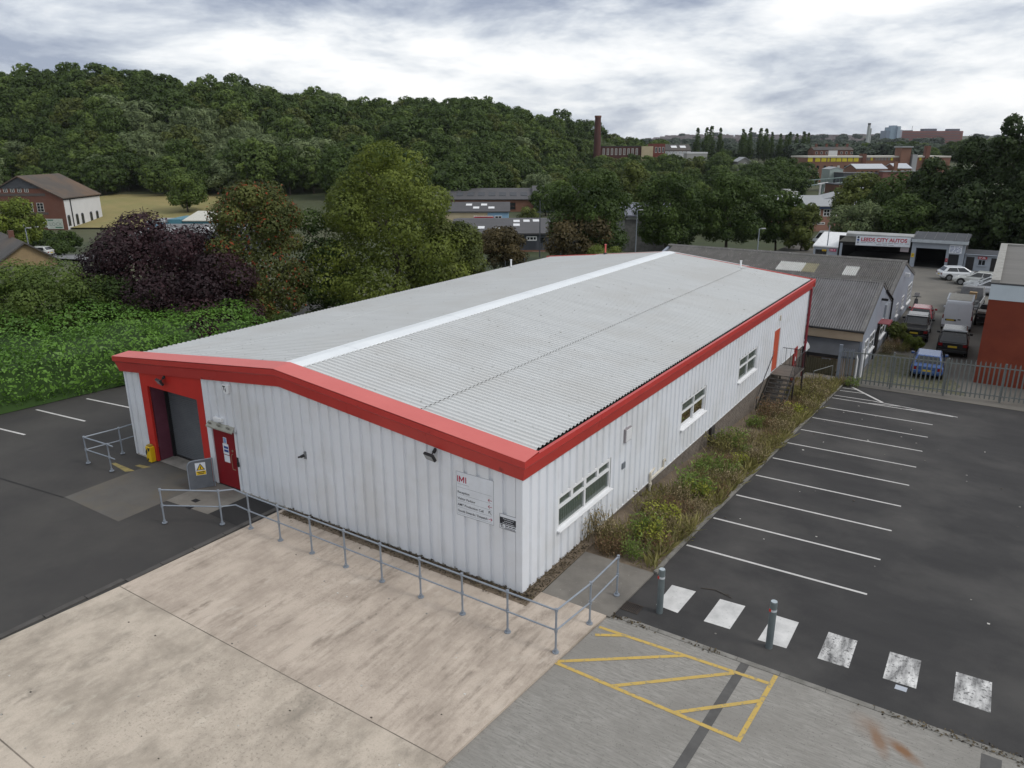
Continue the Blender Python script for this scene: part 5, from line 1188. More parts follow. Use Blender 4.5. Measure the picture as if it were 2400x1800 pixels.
def crown_blobs(R, h0, h1, rng, n=22, lump=(.26, .42), shape='round', core=True):
    """lumps over an ellipsoid (or cone) of radius R from height h0 to h1"""
    cz, hz = (h0+h1)/2, (h1-h0)/2; out = []
    if core and shape == 'egg': out += [(0, 0, h0+.36*(h1-h0), R*.76, R*.76, .36*(h1-h0)), (0, 0, h0+.62*(h1-h0), R*.5, R*.5, .3*(h1-h0))]
    elif core: c_ = .74 if core is True else core; out.append((0, 0, cz, R*c_, R*c_, hz*(c_+.04)))
    for k in range(n):
        t = rng.uniform(-.85, 1.0); az = k*2.39996+rng.uniform(-.4, .4)
        if shape == 'round': rr = math.sqrt(max(0, 1-t*t))
        elif shape == 'cone': rr = (1-(t+1)/2)*1.0+.05
        elif shape == 'dome': t = rng.uniform(-.5, 1); rr = math.sqrt(max(0, 1-t*t))
        elif shape == 'egg': t = rng.uniform(-1, 1); rr = float(np.interp(t, [-1, -.45, .2, .7, 1], [.9, 1.0, .72, .38, .06]))
        else: rr = .55+.45*math.sqrt(max(0, 1-t*t))
        q = rng.uniform(*lump)*R; rr *= (R-q*.75)/R*rng.uniform(.88, 1.08)
        out.append((math.cos(az)*rr*R, math.sin(az)*rr*R, cz+t*(hz-q*.6), q*rng.uniform(.9, 1.2), q*rng.uniform(.9, 1.2), q*rng.uniform(.7, .95)))
    b_ = np.array(out); zt_ = (b_[:, 2]+b_[:, 5]).max(); b_[:, 2] = h0+(b_[:, 2]-h0)*(h1-h0)/(zt_-h0); rm_ = (np.hypot(b_[:, 0], b_[:, 1])+b_[:, 3]).max(); k_ = 1.12*R/rm_; b_[:, [0, 1, 3, 4]] *= k_
    return b_.tolist()
M_bark = mat('bark', (0.075, 0.06, 0.045), .95, (0.04, 0.033, 0.026), 5, stretch=(1, 1, .3), bump=.5, bscale=20)
M_barkp = mat('pale_bark', (0.16, 0.15, 0.11), .95, (0.09, 0.085, 0.06), 5, stretch=(1, 1, .3))
def trunk_mb(h, r, rng, limbs=6, spread=.34, top=.7):
    mb = MB(); pts = [V(0, 0, -.3)]
    for k in range(1, 5): pts.append(V(rng.uniform(-.04, .04)*h, rng.uniform(-.04, .04)*h, h*top*k/4))
    for k in range(4): mb.tube(pts[k], pts[k+1], r*(1-.2*k), r*(1-.2*(k+1)), 8)
    for k in range(limbs):
        a = k*2.4+rng.uniform(-.4, .4); s = pts[2+k % 3]; l_ = h*spread*rng.uniform(.6, 1)
        e = s+V(math.cos(a)*l_*.7, math.sin(a)*l_*.7, l_*.6); mmid = s.lerp(e, .5)+V(0, 0, -.05*l_)
        mb.tube(s, mmid, r*.38, r*.25, 6).tube(mmid, e, r*.25, r*.08, 6)
    return mb
L_dark = leafmat('leaf_dark_green', (0.016, 0.034, 0.007), (0.075, 0.118, 0.024), transl=.3)
L_mid = leafmat('leaf_mid_green', (0.034, 0.062, 0.012), (0.138, 0.195, 0.042), transl=.3)
L_olive = leafmat('leaf_olive', (0.040, 0.058, 0.014), (0.138, 0.165, 0.038), transl=.3)
L_grey = leafmat('leaf_grey_green', (0.055, 0.085, 0.034), (0.19, 0.235, 0.105), transl=.3)
L_ash = leafmat('leaf_yellow_green', (0.050, 0.075, 0.012), (0.185, 0.225, 0.040), transl=.35)
L_beech = leafmat('leaf_copper', (0.012, 0.007, 0.009), (0.042, 0.018, 0.022), transl=.12)
L_rowan = leafmat('leaf_rowan', (0.035, 0.05, 0.012), (0.13, 0.145, 0.038), (0.27, 0.06, 0.022), transl=.3)
L_laurel = leafmat('leaf_laurel', (0.042, 0.102, 0.016), (0.145, 0.285, 0.045), rough=.4, transl=.3)
L_rust = leafmat('leaf_rusty', (0.034, 0.030, 0.012), (0.105, 0.080, 0.032))
L_con = leafmat('leaf_conifer', (0.010, 0.022, 0.006), (0.044, 0.070, 0.018), transl=.15)
L_lime = leafmat('leaf_lime', (0.06, 0.09, 0.012), (0.19, 0.24, 0.035))
L_far = leafmat('leaf_far_haze_tint', (0.028, 0.046, 0.032), (0.075, 0.10, 0.066))  # distance haze painted into the leaf colour as a blue cast
TREES = 0
def tree(name, label, cat, x, y, H, R, lm, n, size, seed, h0=None, group=None, shape='round', nb=24, trunk_r=None, bark=None, flat=1.0, z=None, lump=(.24, .42), **kw):
    global TREES; TREES += 1
    rng = np.random.default_rng(seed); z = tz(x, y) if z is None else z
    t = thing(name, label, cat, (x, y, z), group, rotz=0.0)
    h0 = H*.12 if h0 is None else h0
    v, ti = leaf_arrays(crown_blobs(R, h0, H, rng, nb, lump, shape), n, size, rng, **kw)
    if flat != 1.0: v[:, 1] *= flat
    link('crown', leaf_mesh('crown', v, ti), lm, t)
    part('trunk', trunk_mb(H, trunk_r or max(.12, R*.045), random.Random(seed)), bark or M_bark, t)
    return t
# ---- the trees behind the hedge on the left
tree('copper_beech', 'dark purple leaved copper beech standing behind the bright laurel hedge', 'tree', -35.7, 12.7, 8.6, 4.9, L_beech, 42000, .18, 11, h0=.3, nb=40, lump=(.2, .34))
tree('copper_beech', 'smaller purple beech between the large copper beech and the berried rowan', 'tree', -31.6, 13.6, 6.4, 3.3, L_beech, 18000, .17, 12, h0=.2, nb=22)
tree('rowan', 'rowan with orange red berries between the purple beech and tall yellow-green tree', 'tree', -31.8, 17.7, 10.7, 3.4, L_rowan, 36000, .165, 13, berry=.07, h0=.2, nb=34, lump=(.22, .38))
tree('ash_tree', 'tall broad yellow-green tree rising behind the left roof edge', 'tree', -28.4, 26.9, 13.9, 7.0, L_ash, 66000, .18, 14, h0=-.6, nb=120, lump=(.12, .22), up=.1, shape='egg')
tree('ash_tree', 'lower olive tree at the right foot of the tall yellow-green tree', 'tree', -25.3, 29.4, 8.6, 3.3, L_olive, 22000, .185, 15, h0=.2, nb=28, lump=(.2, .36))
tree('bush', 'big loose green bush at the left edge above the hedge', 'bush', -36.2, 5.4, 6.0, 3.4, L_mid, 22000, .15, 17, h0=.2, nb=24)
tree('bush', 'darker green bush between the left edge bush and the purple beech', 'bush', -35.0, 8.6, 4.9, 2.6, L_dark, 13000, .15, 18, h0=.2, nb=18)
for i, (x, y, h, r, lm, lab) in enumerate(((-26.2, 14.6, 3.0, 2.2, L_dark, 'dark shrub under the purple beech'), (-25.0, 18.6, 3.4, 2.2, L_dark, 'dark shrub under the berried rowan'), (-24.0, 23.0, 3.6, 2.4, L_dark, 'dark shrub below the tall yellow-green tree'), (-22.4, 26.6, 3.0, 2.0, L_mid, 'green shrub close to the left roof edge'), (-28.4, 11.0, 3.0, 2.4, L_beech, 'purple lower boughs dipping behind the hedge'), (-31.2, 22.3, 9.0, 2.8, L_dark, 'tall dark shrub filling the gap between berried rowan and yellow-green tree'))):
    tree('shrub', lab, 'shrub', x, y, h, r, lm, 6000, .2, 30+i, h0=0, nb=14)
# ---- laurel hedge
hr = np.random.default_rng(21); hb_ = []
for k in range(150):
    s = hr.uniform(0, 1); yy = -11+24*s; xx = -27.9+.14*(yy+1)-hr.uniform(.2, 9.0); hz = 2.3+.15*math.sin(xx*1.3)+.3*hr.random()+.1*max(0, -27-xx); rr = hr.uniform(.8, 1.3)
    hb_.append((xx-rr*.6, yy, hz*.74, rr*1.3, rr*1.3, hz*.3))
for k in range(60):
    yy = -11+24*k/59; hb_.append((-28.1+.14*(yy+1)+hr.uniform(-.2, .2), yy, 1.1+hr.uniform(-.1, .2), .75, .75, 1.15))
hg = thing('laurel_hedge', 'wide bright green laurel hedge along the left side yard', 'hedge', (-28, 0, -.1), rotz=0.0)
v, ti = leaf_arrays([(b[0]+28, b[1], b[2]+.1)+b[3:] for b in hb_], 140000, .15, hr, cull=.8, aspect=.5, zmin=.05)
link('foliage', leaf_mesh('foliage', v, ti), L_laurel, hg)
hs = MB()
for k in range(22):
    y = -11+k*1.1; hs.tube((-28.6+.14*y, y, -.2), (-28.8+.14*y, y+.1, 1.6), .05, .03, 6)
part('stem', MB().loft([[p+V(28, 0, .1) for p in q] for q in [[V(-28.4, -11, 0), V(-37, -11, 0), V(-37, 13, 0), V(-26.4, 13, 0)], [V(-29.2, -10.6, 1.75), V(-36.4, -10.6, 2.1), V(-36.4, 12.6, 2.1), V(-27.2, 12.6, 1.75)]]]), mat('hedge_inside', (.03, .065, .012), .95), hg)  # solid green block added inside so gaps between leaves do not go black
# ---- trees around the yard and beyond the roof
tree('maple', 'dark round maple with rusty lower leaves beyond the far roof edge', 'tree', -34.3, 69.8, 11.6, 5.6, L_dark, 18000, .31, 41, h0=1.0, nb=34, lump=(.2, .36))
tree('maple', 'rusty brown lower crown in front of the dark round maple', 'tree', -34.0, 66.0, 6.6, 4.3, L_rust, 7000, .32, 42, h0=.8, nb=20)
tree('maple', 'broad dark maple left of the centre pair', 'tree', -29.6, 83.8, 11.3, 5.4, L_dark, 19000, .31, 43, h0=1.0, nb=34, lump=(.2, .36))
tree('maple', 'broad dark maple right of the centre pair', 'tree', -23.4, 90.0, 11.3, 5.4, L_dark, 19000, .31, 44, h0=1.0, nb=34, lump=(.2, .36))
tree('maple', 'medium dark maple right of the centre pair of maples', 'tree', -18.1, 96, 9.0, 3.8, L_dark, 8000, .36, 45, h0=.8, nb=24)
tree('maple', 'small browning tree before the brick school', 'tree', -14.4, 93.6, 7.4, 2.5, L_olive, 5000, .34, 46, h0=.6, nb=18)
tree('rusty_tree', 'rusty brown tree in front of the dark grey shed', 'tree', -37.8, 55.6, 5.4, 2.9, L_rust, 9000, .26, 47, h0=.5, nb=22)
tree('domed_shrub', 'clipped bright green dome shrub just past the far gable', 'shrub', -24.1, 53.8, 4.4, 2.6, L_ash, 9000, .17, 48, h0=.2, nb=10, shape='dome')
tree('tree_behind_maple', 'lighter green tree showing above the gap between the maples', 'tree', -48.9, 114, 12.5, 4.6, L_olive, 7000, .42, 49, nb=24)
tree('willow', 'soft grey-green willow behind the garage', 'tree', -9.2, 104.2, 7.6, 4.0, L_grey, 10000, .3, 50, h0=.3, nb=26, droop=.3)
tree('lime_tree', 'yellowish green tree left of the black conifers', 'tree', -11.6, 119.4, 11.0, 4.4, L_olive, 8000, .42, 51, nb=26)
tree('sycamore', 'large dark sycamore behind the garage roof', 'tree', -5.4, 118, 11.6, 6.0, L_dark, 12000, .42, 52, h0=.5, nb=36)
tree('sycamore', 'dark low sycamore directly behind the garage bay', 'tree', -3.0, 105, 8.4, 4.4, L_dark, 8000, .4, 53, h0=.2, nb=26)
for i, (x, y, h, r, lab) in enumerate(((-1.4, 113, 13.4, 5.2, 'black-green conifer furthest left of the group'), (3.4, 110.5, 16.2, 4.6, 'black-green conifer second from left with broken top'), (7.4, 108.5, 18.6, 4.4, 'tallest black-green conifer at the right edge'), (12.0, 106, 17.6, 5.0, 'black-green conifer cut by the right edge'), (4.6, 99.5, 10.0, 4.2, 'low dark conifer behind the garage annex'), (10.4, 98, 11.5, 4.4, 'low dark conifer above the parked silver cars'), (16, 99, 14, 5, 'dark conifer behind the brick building roof'))):
    tree('conifer', lab, 'tree', x, y, h, r, L_con, 11000, .42, 60+i, h0=.1, nb=70, shape='egg', lump=(.14, .28), up=.1, droop=.25)
tree('field_tree', 'round tree standing alone on the dry yellow field', 'tree', -156.9, 97.1, 10.6, 4.9, L_mid, 7000, .5, 71, h0=.6, nb=26)
tree('acacia', 'lime green tree in front of the old brick mill', 'tree', -120, 42.6, 8.9, 3.8, L_lime, 6500, .36, 72, h0=1.2, nb=20)
tree('domed_bush', 'clipped dark dome bush by the grey road', 'bush', -104.5, 40.6, 2.9, 1.8, L_dark, 2500, .24, 73, h0=0, nb=8, shape='dome')
for i, (l_, d) in enumerate(((-84.5, 130), (-80.5, 131), (-77, 132))):
    x, y = XY(l_, d); tree('mill_bush', ('dark bush at the left foot of the brick mill', 'dark bush at the middle foot of the brick mill', 'dark bush at the right foot of the brick mill')[i], 'bush', x, y, 3.4, 2.6, L_dark, 2200, .34, 75+i, h0=0, nb=10)
tree('small_tree', 'small yellowish tree in front of the grey clad shed wall', 'tree', *XY(3.4, 152), 3.8, 2.4, L_olive, 2200, .3, 78, h0=0, nb=12)
# ---- kinds shared by the wooded hill and the valley: a few crowns and trunks, each tree an object of its own
KIND = {}
def kind(key, lm, R, H, n, size, seed, shape='round', nb=46, lump=(.13, .25), **kw):
    rng = np.random.default_rng(seed); v, ti = leaf_arrays(crown_blobs(R, H*.06, H, rng, nb, lump, shape, core=.86 if shape == 'round' else True), n, size, rng, jit=.26, tj=.06, **kw)
    cm = leaf_mesh('crown', v, ti); cm.materials.append(lm); tm = trunk_mb(H*.7, .25, random.Random(seed), 4).mesh('trunk'); tm.materials.append(M_bark)
    KIND[key] = (cm, tm, v, ti, lm)
kind('dark', L_dark, 5.2, 10.5, 4200, .55, 101); kind('dark2', L_dark, 5.9, 11.5, 4600, .58, 102); kind('mid', L_mid, 5.2, 10.5, 4200, .55, 103); kind('mid2', L_mid, 4.6, 11, 3800, .55, 104)
kind('olive', L_olive, 5.0, 10, 4000, .55, 105); kind('grey', L_grey, 5.4, 10, 4400, .5, 106, nb=44, lump=(.18, .3)); kind('poplar', L_dark, 2.5, 17, 2600, .55, 107, shape='egg', nb=34, up=.0)
kind('rust', L_rust, 3.4, 7, 1800, .6, 108)
KW = dict(dark='dark green', dark2='domed dark green', mid='mid green', mid2='tall mid green', olive='olive green', grey='pale grey-green', rust='rusty brown', poplar='tall columnar')
ORD = ['leftmost', 'second', 'third', 'fourth', 'fifth', 'sixth', 'seventh', 'eighth', 'ninth', 'tenth', 'eleventh', 'twelfth', 'thirteenth', 'fourteenth', 'fifteenth']
def spread_labels(items, bands, marks, where):
    """items (key, l, d): name each by its look, its band of depth and the landmark in front of it, then by its place from the left"""
    bk = {}
    for i, (key, l_, d, *_) in enumerate(items):
        u = l_/d; b = next(n for lim, n in bands if d < lim); m_ = next(n for lim, n in marks if u < lim); bk.setdefault((key, b, m_), []).append((u, i))
    out = {}
    for (key, b, m_), q in bk.items():
        q.sort()
        for k, (u, i) in enumerate(q):
            o = '' if len(q) == 1 else (ORD[k]+' from left ' if 0 < k < len(ORD) else 'leftmost ' if k == 0 else 'rightmost ')
            out[i] = (o+KW[key]+' tree '+b+' '+m_).strip()
    return out
def put(key, x, y, s, rz, label, group, sz=None, z=None):
    t = thing('poplar' if key == 'poplar' else 'tree', label, 'tree', (x, y, (tz(x, y) if z is None else z)-.2), group, rotz=rz)
    t.scale = (s, s, sz or s)
    c_ = bpy.data.objects.new('crown', KIND[key][0]); k_ = bpy.data.objects.new('trunk', KIND[key][1])
    for o in (c_, k_): COL.objects.link(o); o.parent = t
rng = np.random.default_rng(5); cand = []
for d in np.arange(190, 470, 7.6):
    for u in np.arange(-.80, .2, 8.4/d):
        uu = u+rng.uniform(-.3, .3)*8.4/d; dd = d+rng.uniform(-3.2, 3.2)
        df, dc = np.interp(uu, UU, DF), np.interp(uu, UU, DC)
        if df+2 < dd < dc+16: cand.append((dd, uu*dd))
cand.sort()
hill_n = 0; overflow = []; hill = []
for d, l_ in cand:
    u = l_/d; x, y = XY(l_, d); q = rng.random()
    greyz = (-.5 < u < -.31) and 225 < d < 272
    key = 'grey' if (greyz and q < .8) else ('dark' if q < .3 else 'dark2' if q < .47 else 'mid' if q < .68 else 'mid2' if q < .82 else 'olive' if q < .94 else 'grey')
    if rng.random() < .006: key = 'rust'
    s = .72+.75*rng.random()**1.6; rz = rng.uniform(0, 6.28); sz = (.45+.55*s)*rng.uniform(.85, 1.25)
    hill.append((key, l_, d, x, y, s, rz, sz))
hl = spread_labels(hill[:175], [(232, 'at the hill foot'), (258, 'low on the hill'), (285, 'halfway up the hill'), (9999, 'high on the hill')],
                   [(-.62, 'beyond the left frame edge'), (-.55, 'above the old brick mill'), (-.42, 'above the dry field'), (-.3, 'above the purple beech'), (-.2, 'above the berried rowan'), (-.08, 'above the yellow-green tree'), (.05, 'above the long brick shed'), (9, 'near the tall chimney')], '')
for i, (key, l_, d, x, y, s, rz, sz) in enumerate(hill):
    if i < 175: put(key, x, y, s, rz, hl[i], 'trees of the wooded hillside', sz)
    else: overflow.append((key, x, y, tz(x, y)-.2, s, rz, sz))
def join_trees(name, items, label, cat, frac=.55, grow=1.3):
    by = {}
    for key, x, y, z, s, rz, sz in items: by.setdefault(KIND[key][4].name, []).append((key, x, y, z, s, rz, sz))
    Vs, Ts, mi, mats_ = [], [], [], []
    for mn, its in by.items():
        for key, x, y, z, s, rz, sz in its:
            v, ti = KIND[key][2].reshape(-1, 4, 3), KIND[key][3]; k = int(len(ti)*frac); v = v[:k].copy(); c = v.mean(1, keepdims=True); v = c+(v-c)*grow
            co, si = math.cos(rz)*s, math.sin(rz)*s
            w = np.empty_like(v); w[..., 0] = v[..., 0]*co-v[..., 1]*si+x; w[..., 1] = v[..., 0]*si+v[..., 1]*co+y; w[..., 2] = v[..., 2]*sz+z
            Vs.append(w.reshape(-1, 3)); Ts.append(ti[:k]); mi.append(np.full(k, len(mats_), np.int32))
        mats_.append(MATS[mn])
    me_ = leaf_mesh(name, np.concatenate(Vs), np.concatenate(Ts))
    for q in mats_: me_.materials.append(q)
    me_.polygons.foreach_set('material_index', np.concatenate(mi)); me_.update()
    return tag(link(name, me_), label, cat, None, 'stuff')
if overflow: join_trees('upper_woodland', overflow, 'dense dark green wood covering the top of the hill', 'woodland')
# ---- valley trees
val = []
def vt(px_u, d, s=1.0, key=None):
    val.append((px_u*d, d, s, key))
rv = np.random.default_rng(9)
for d in np.arange(135, 345, 12.5):
    for u in np.arange(.05, .318, 12.5/d):
        uu = u+rv.uniform(-.3, .3)*12/d; dd = d+rv.uniform(-4, 4)
        if dd < 165 and uu < .12: continue
        if dd > 300 and (.11 < uu < .26): continue
        val.append((uu*dd, dd, rv.uniform(.6, .9)*(1.0 if dd > 200 else .85), None))
for (u, d, s) in ((.345, 215, .95), (.365, 225, 1.0), (.385, 232, .85), (.35, 250, 1.1), (.375, 262, 1.1), (.395, 270, .95), (.33, 235, 1.0), (.36, 285, 1.1), (.325, 190, .8), (.345, 175, .62), (.44, 205, .45), (.425, 170, .5)): val.append((u*.954*d, d, s, 'dark'))
for (px_, d, s) in ((1480, 412, .85), (1505, 420, .8), (1530, 425, .85), (1560, 430, .8), (1585, 425, .9), (1600, 405, .9)): val.append(((px_-1200)*5.42e-4*d, d, s, 'mid'))
for k_, px_ in enumerate(range(1392, 1720, 24)): val.append(((px_-1200)*5.42e-4*340, 334+(k_*7) % 16, 1.0+.12*((k_*5) % 3)/2-(.12 if 1600 < px_ < 1660 else 0), ('dark', 'mid', 'olive', 'mid')[k_ % 4]))
val.append(((1676-1200)/1762.7*360, 360, 1.15, 'dark')); val.append(((1580-1200)/1762.7*310, 310, .55, 'dark')); val.append(((1660-1200)/1762.7*320, 320, .6, 'mid'))
for (px_, d, s) in ((2060, 470, 1.0), (2085, 480, 1.05), (2110, 470, 1.1), (2140, 475, 1.1), (2165, 470, 1.0), (2030, 500, 1.0), (2005, 520, .9), (1975, 540, .9), (2190, 420, .85), (2230, 440, 1.1), (2260, 450, 1.2), (2290, 460, 1.3), (2330, 470, 1.3)): val.append(((px_-1200)*5.42e-4*d, d, s, 'mid' if s < 1.05 else 'dark'))
vi = []
for l_, d, s, key in sorted(val, key=lambda q: q[1]):
    q = rv.random(); vi.append((key or ('dark' if q < .3 else 'mid' if q < .55 else 'dark2' if q < .7 else 'olive' if q < .9 else 'grey'), l_, d, s))
vl = spread_labels(vi[:74], [(180, 'close behind'), (240, 'some way behind'), (9999, 'far behind')], [(.1, 'the round maple'), (.2, 'the centre pair of maples'), (.3, 'the right hand maples'), (.38, 'the brick school'), (9, 'the garage')], '')
vo = []
for i, (k_, l_, d, s) in enumerate(vi):
    x, y = XY(l_, d)
    if i < 74: put(k_, x, y, s, rv.uniform(0, 6.28), vl[i], 'trees scattered through the valley')
    else: vo.append((k_, x, y, tz(x, y)-.2, s, rv.uniform(0, 6.28), s))
if vo: join_trees('valley_woodland', vo, 'dense green trees filling the valley before the mills', 'woodland', .9, 1.05)
for i, (px_, top) in enumerate(sorted(((1634, 300), (1655, 299), (1666, 296), (1687, 300), (1740, 303), (1757, 300), (1781, 301), (1794, 302), (1808, 310), (1828, 314), (1850, 310), (1866, 314), (1882, 309), (1893, 312), (1745, 312), (1842, 318)))):
    d = 440+(i % 4)*12; x, y = XY((px_-1200)*5.42e-4*d, d); zt = 11.57+(343.4-top)*5.16e-4*d; z0 = tz(x, y); s = (zt-z0)/17.0
    put('poplar', x, y, s*(.9+.2*(i % 3)/2), i*1.3, (('leftmost' if i == 0 else ORD[i]+' from left' if i < 15 else 'rightmost')+' tall columnar poplar of the skyline row'), 'row of poplars on the skyline', s)
# far off: woods and roofs on the rising ground
fi = []; rf = np.random.default_rng(31)
for k in range(1100):
    d = 430+(950 if k < 950 else 2000)*rf.random()**1.2; u = rf.uniform(.06, .75)
    if d < 480 and u < .36: continue
    if .5 < u < .62 and d < 1500 and d > 700 and rf.random() < .8: continue
    x, y = XY(u*d, d); s = rf.uniform(.8, 1.5)*(1 if d < 1200 else 1.5); fi.append(('far', x, y, tz(x, y)-1, s, rf.uniform(0, 6), s*.8))
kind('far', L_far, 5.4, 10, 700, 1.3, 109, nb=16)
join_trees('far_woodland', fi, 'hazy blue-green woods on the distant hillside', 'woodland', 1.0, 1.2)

# ---- weeds in the bed beside the warehouse
def weed_mesh(seed, h, spread, n, size, stems, upright=.8):
    rng = np.random.default_rng(seed); P = []
    sv = MB()
    for k in range(stems):
        a = rng.uniform(0, 6.28); r = spread*math.sqrt(rng.random())*.6; b = V(math.cos(a)*r, math.sin(a)*r, 0); hh = h*rng.uniform(.55, 1.05)
        e = b+V(rng.uniform(-.25, .25)*hh, rng.uniform(-.25, .25)*hh, hh); sv.tube(b, e, .008, .004, 4, caps=False); P.append((b, e))
    c = np.array([[*b, *e] for b, e in P]); pk = rng.integers(0, stems, n); t = rng.uniform(.15, 1.0, n)[:, None]
    p = c[pk, :3]*(1-t)+c[pk, 3:]*t+rng.normal(size=(n, 3))*.055
    a = rng.normal(size=(n, 3)); a[:, 2] = np.abs(a[:, 2])*upright+.2; a /= np.linalg.norm(a, axis=1)[:, None]
    q = np.cross(a, rng.normal(size=(n, 3))); q /= np.linalg.norm(q, axis=1)[:, None]; s = size*rng.uniform(.5, 1.4, n)[:, None]
    v = np.stack([p, p+a*s*.5+q*s*.2, p+a*s, p+a*s*.5-q*s*.2], 1).reshape(-1, 3); ti = np.clip(rng.normal(.42, .2, n), 0, .8)
    return leaf_mesh('leaves', v, ti), sv.mesh('stems', fix=False)
L_wg = leafmat('weed_green', (0.09, 0.14, 0.03), (0.26, 0.36, 0.09), transl=.45); L_wy = leafmat('weed_yellow_green', (0.17, 0.2, 0.03), (0.46, 0.48, 0.09), transl=.45); L_wb = leafmat('weed_brown', (0.13, 0.08, 0.045), (0.34, 0.22, 0.13), transl=.4); L_ws = leafmat('dry_grass', (0.22, 0.175, 0.09), (0.52, 0.43, 0.26), transl=.4); L_wo = leafmat('weed_olive', (0.11, 0.11, 0.035), (0.33, 0.30, 0.11), transl=.45)
M_stem = mat('weed_stem', (.13, .11, .05), .9)
WK = {'green': (weed_mesh(1, 1.0, .9, 620, .13, 40), L_wg, 'leafy green weed clump'), 'yellow': (weed_mesh(2, 1.0, .8, 480, .14, 34), L_wy, 'yellow-green weed clump'), 'brown': (weed_mesh(3, .8, .9, 700, .09, 80, 1.6), L_wb, 'reddish brown dock clump'), 'straw': (weed_mesh(4, 1.1, .9, 700, .09, 90, 2.0), L_ws, 'straw coloured dry grass clump'), 'olive': (weed_mesh(5, .9, 1.0, 750, .1, 70, 1.2), L_wo, 'olive mixed weed clump')}
for (a, b), lm, lb in WK.values(): a.materials.append(lm); b.materials.append(M_stem)
WP = [('straw', .25, 3.9, 1.25, 'pale dry grass against the cladding below the first window'), ('brown', .6, 3.5, .95, 'reddish dock clump at the near end beside the wall'), ('olive', .9, 3.9, .95, 'olive weeds just behind the grey concrete pad'), ('brown', 1.1, 3.4, .8, 'low reddish dock clump along the edge of the pad'),
      ('green', 1.75, 3.5, .8, 'green clump at the near right corner of the bed'), ('yellow', 1.9, 4.6, 1.0, 'bright yellow-green clump near the first parking line'), ('green', 1.5, 4.9, 1.0, 'leafy green clump in the middle near end of the bed'), ('brown', 2.1, 4.4, .9, 'reddish stalks beside the first parking line'), ('olive', 2.35, 5.4, .8, 'olive weeds at the kerb beyond the first line'),
      ('yellow', 1.6, 6.0, 1.1, 'yellow-green clump level with the waste pipe'), ('olive', .8, 6.6, 1.0, 'olive weeds against the brick plinth by the waste pipe'), ('brown', 1.1, 7.4, .8, 'brown weeds beyond the waste pipe'),
      ('green', 1.5, 9.2, 1.35, 'tall bushy green clump in the middle of the bed'), ('yellow', 1.75, 8.8, 1.0, 'yellow-green shoots in front of the tall bushy clump'), ('brown', 2.2, 9.6, .9, 'brown stalks at the kerb by the tall bushy clump'), ('green', 1.2, 11.6, 1.1, 'second green clump beyond the tall bushy one'), ('green', 1.9, 11.8, .9, 'green weeds at the kerb by the fourth line'), ('olive', .8, 14.6, 1.35, 'tall olive clump below the second window'), ('green', .75, 15.4, 1.2, 'green clump by the grey plinth pier'), ('yellow', 1.9, 13.4, .7, 'small yellow shoots at the kerb'),
      ('green', 1.6, 15.0, .6, 'low green clump on the bare soil'), ('olive', 2.3, 16.6, .9, 'olive weeds at the kerb near the sixth line'), ('brown', 1.4, 19.4, .9, 'brown dock clump before the steel stair'), ('green', .9, 19.0, .8, 'low green clump by the plinth before the stair'), ('brown', 1.2, 21.4, 1.6, 'tall rusty dock stalks at the foot of the stair'), ('yellow', 1.9, 22.2, 1.0, 'yellow weeds right of the stair foot'),
      ('olive', 2.1, 20.4, .9, 'olive weeds at the kerb before the stair'), ('straw', 2.3, 23.6, 1.0, 'straw grass at the kerb beside the stair'), ('olive', 1.9, 25.2, 1.6, 'tall olive clump beside the stair landing'), ('straw', 2.2, 26.4, 1.2, 'dry grass beyond the stair landing'), ('olive', 2.0, 27.8, 1.5, 'olive clump near the fence corner'), ('straw', 1.7, 29.0, 1.1, 'straw grass on the path by the fence corner'), ('yellow', 2.3, 24.6, .7, 'yellow flowers at the kerb by the stair'), ('green', 3.2, 31.2, .8, 'green weeds at the fence foot by the corner post'), ('straw', 2.7, 31.3, .7, 'dry weeds under the gate post')]
WP += [('straw', 1.7, 5.6, .9, 'straw tuft between the yellow-green clump and the kerb near the pad'), ('straw', 1.3, 8.2, .9, 'straw tuft before the tall bushy clump'), ('straw', 2.2, 7.6, .8, 'straw tuft at the kerb by the second parking line'), ('brown', 1.7, 7.2, .9, 'brown stalks by the second parking line'), ('straw', 2.2, 10.8, .9, 'straw tuft at the kerb by the third parking line'), ('olive', 1.5, 10.4, .9, 'olive weeds just past the tall bushy clump'), ('brown', 1.4, 13.0, .8, 'brown stalks level with the second window'),
       ('straw', 2.3, 14.2, .9, 'straw tuft at the kerb by the fifth parking line'), ('straw', 1.2, 16.6, .8, 'straw tuft on the bare soil past the plinth pier'), ('brown', 2.0, 17.6, .8, 'brown stalks at the kerb past the sixth line'), ('straw', 2.2, 18.8, 1.0, 'straw tuft at the kerb before the stair'), ('straw', 1.6, 21.0, 1.0, 'straw tuft right of the rusty dock stalks'), ('brown', 1.6, 23.8, 1.0, 'brown stalks beside the stair')]
rw = random.Random(4)
for key, x, y, s, lb in WP:
    (lm_, sm_), lmat, kl = WK[key]; t = thing('weed_clump', lb, 'weed', (max(x, .95) if key != 'straw' else x, y, gz(y)-.05), 'weeds in the bed beside the warehouse', rotz=rw.uniform(0, 6)); t.scale = (s*.92, s*.92, s*.7)
    for nm, q in (('leaves', lm_), ('stems', sm_)):
        o = bpy.data.objects.new(nm, q); COL.objects.link(o); o.parent = t
tree('shrub', 'bright green shrub by the shed wall behind the black pickup', 'shrub', 5.0, 43.3, 1.0, .75, L_ash, 2200, .13, 90, h0=0, nb=10, z=-2.15)
tree('shrub', 'tall weedy green shrub in the corner by the shed downpipe', 'shrub', 3.8, 44.6, 1.6, .8, L_olive, 2200, .13, 91, h0=0, nb=10, z=-2.15)
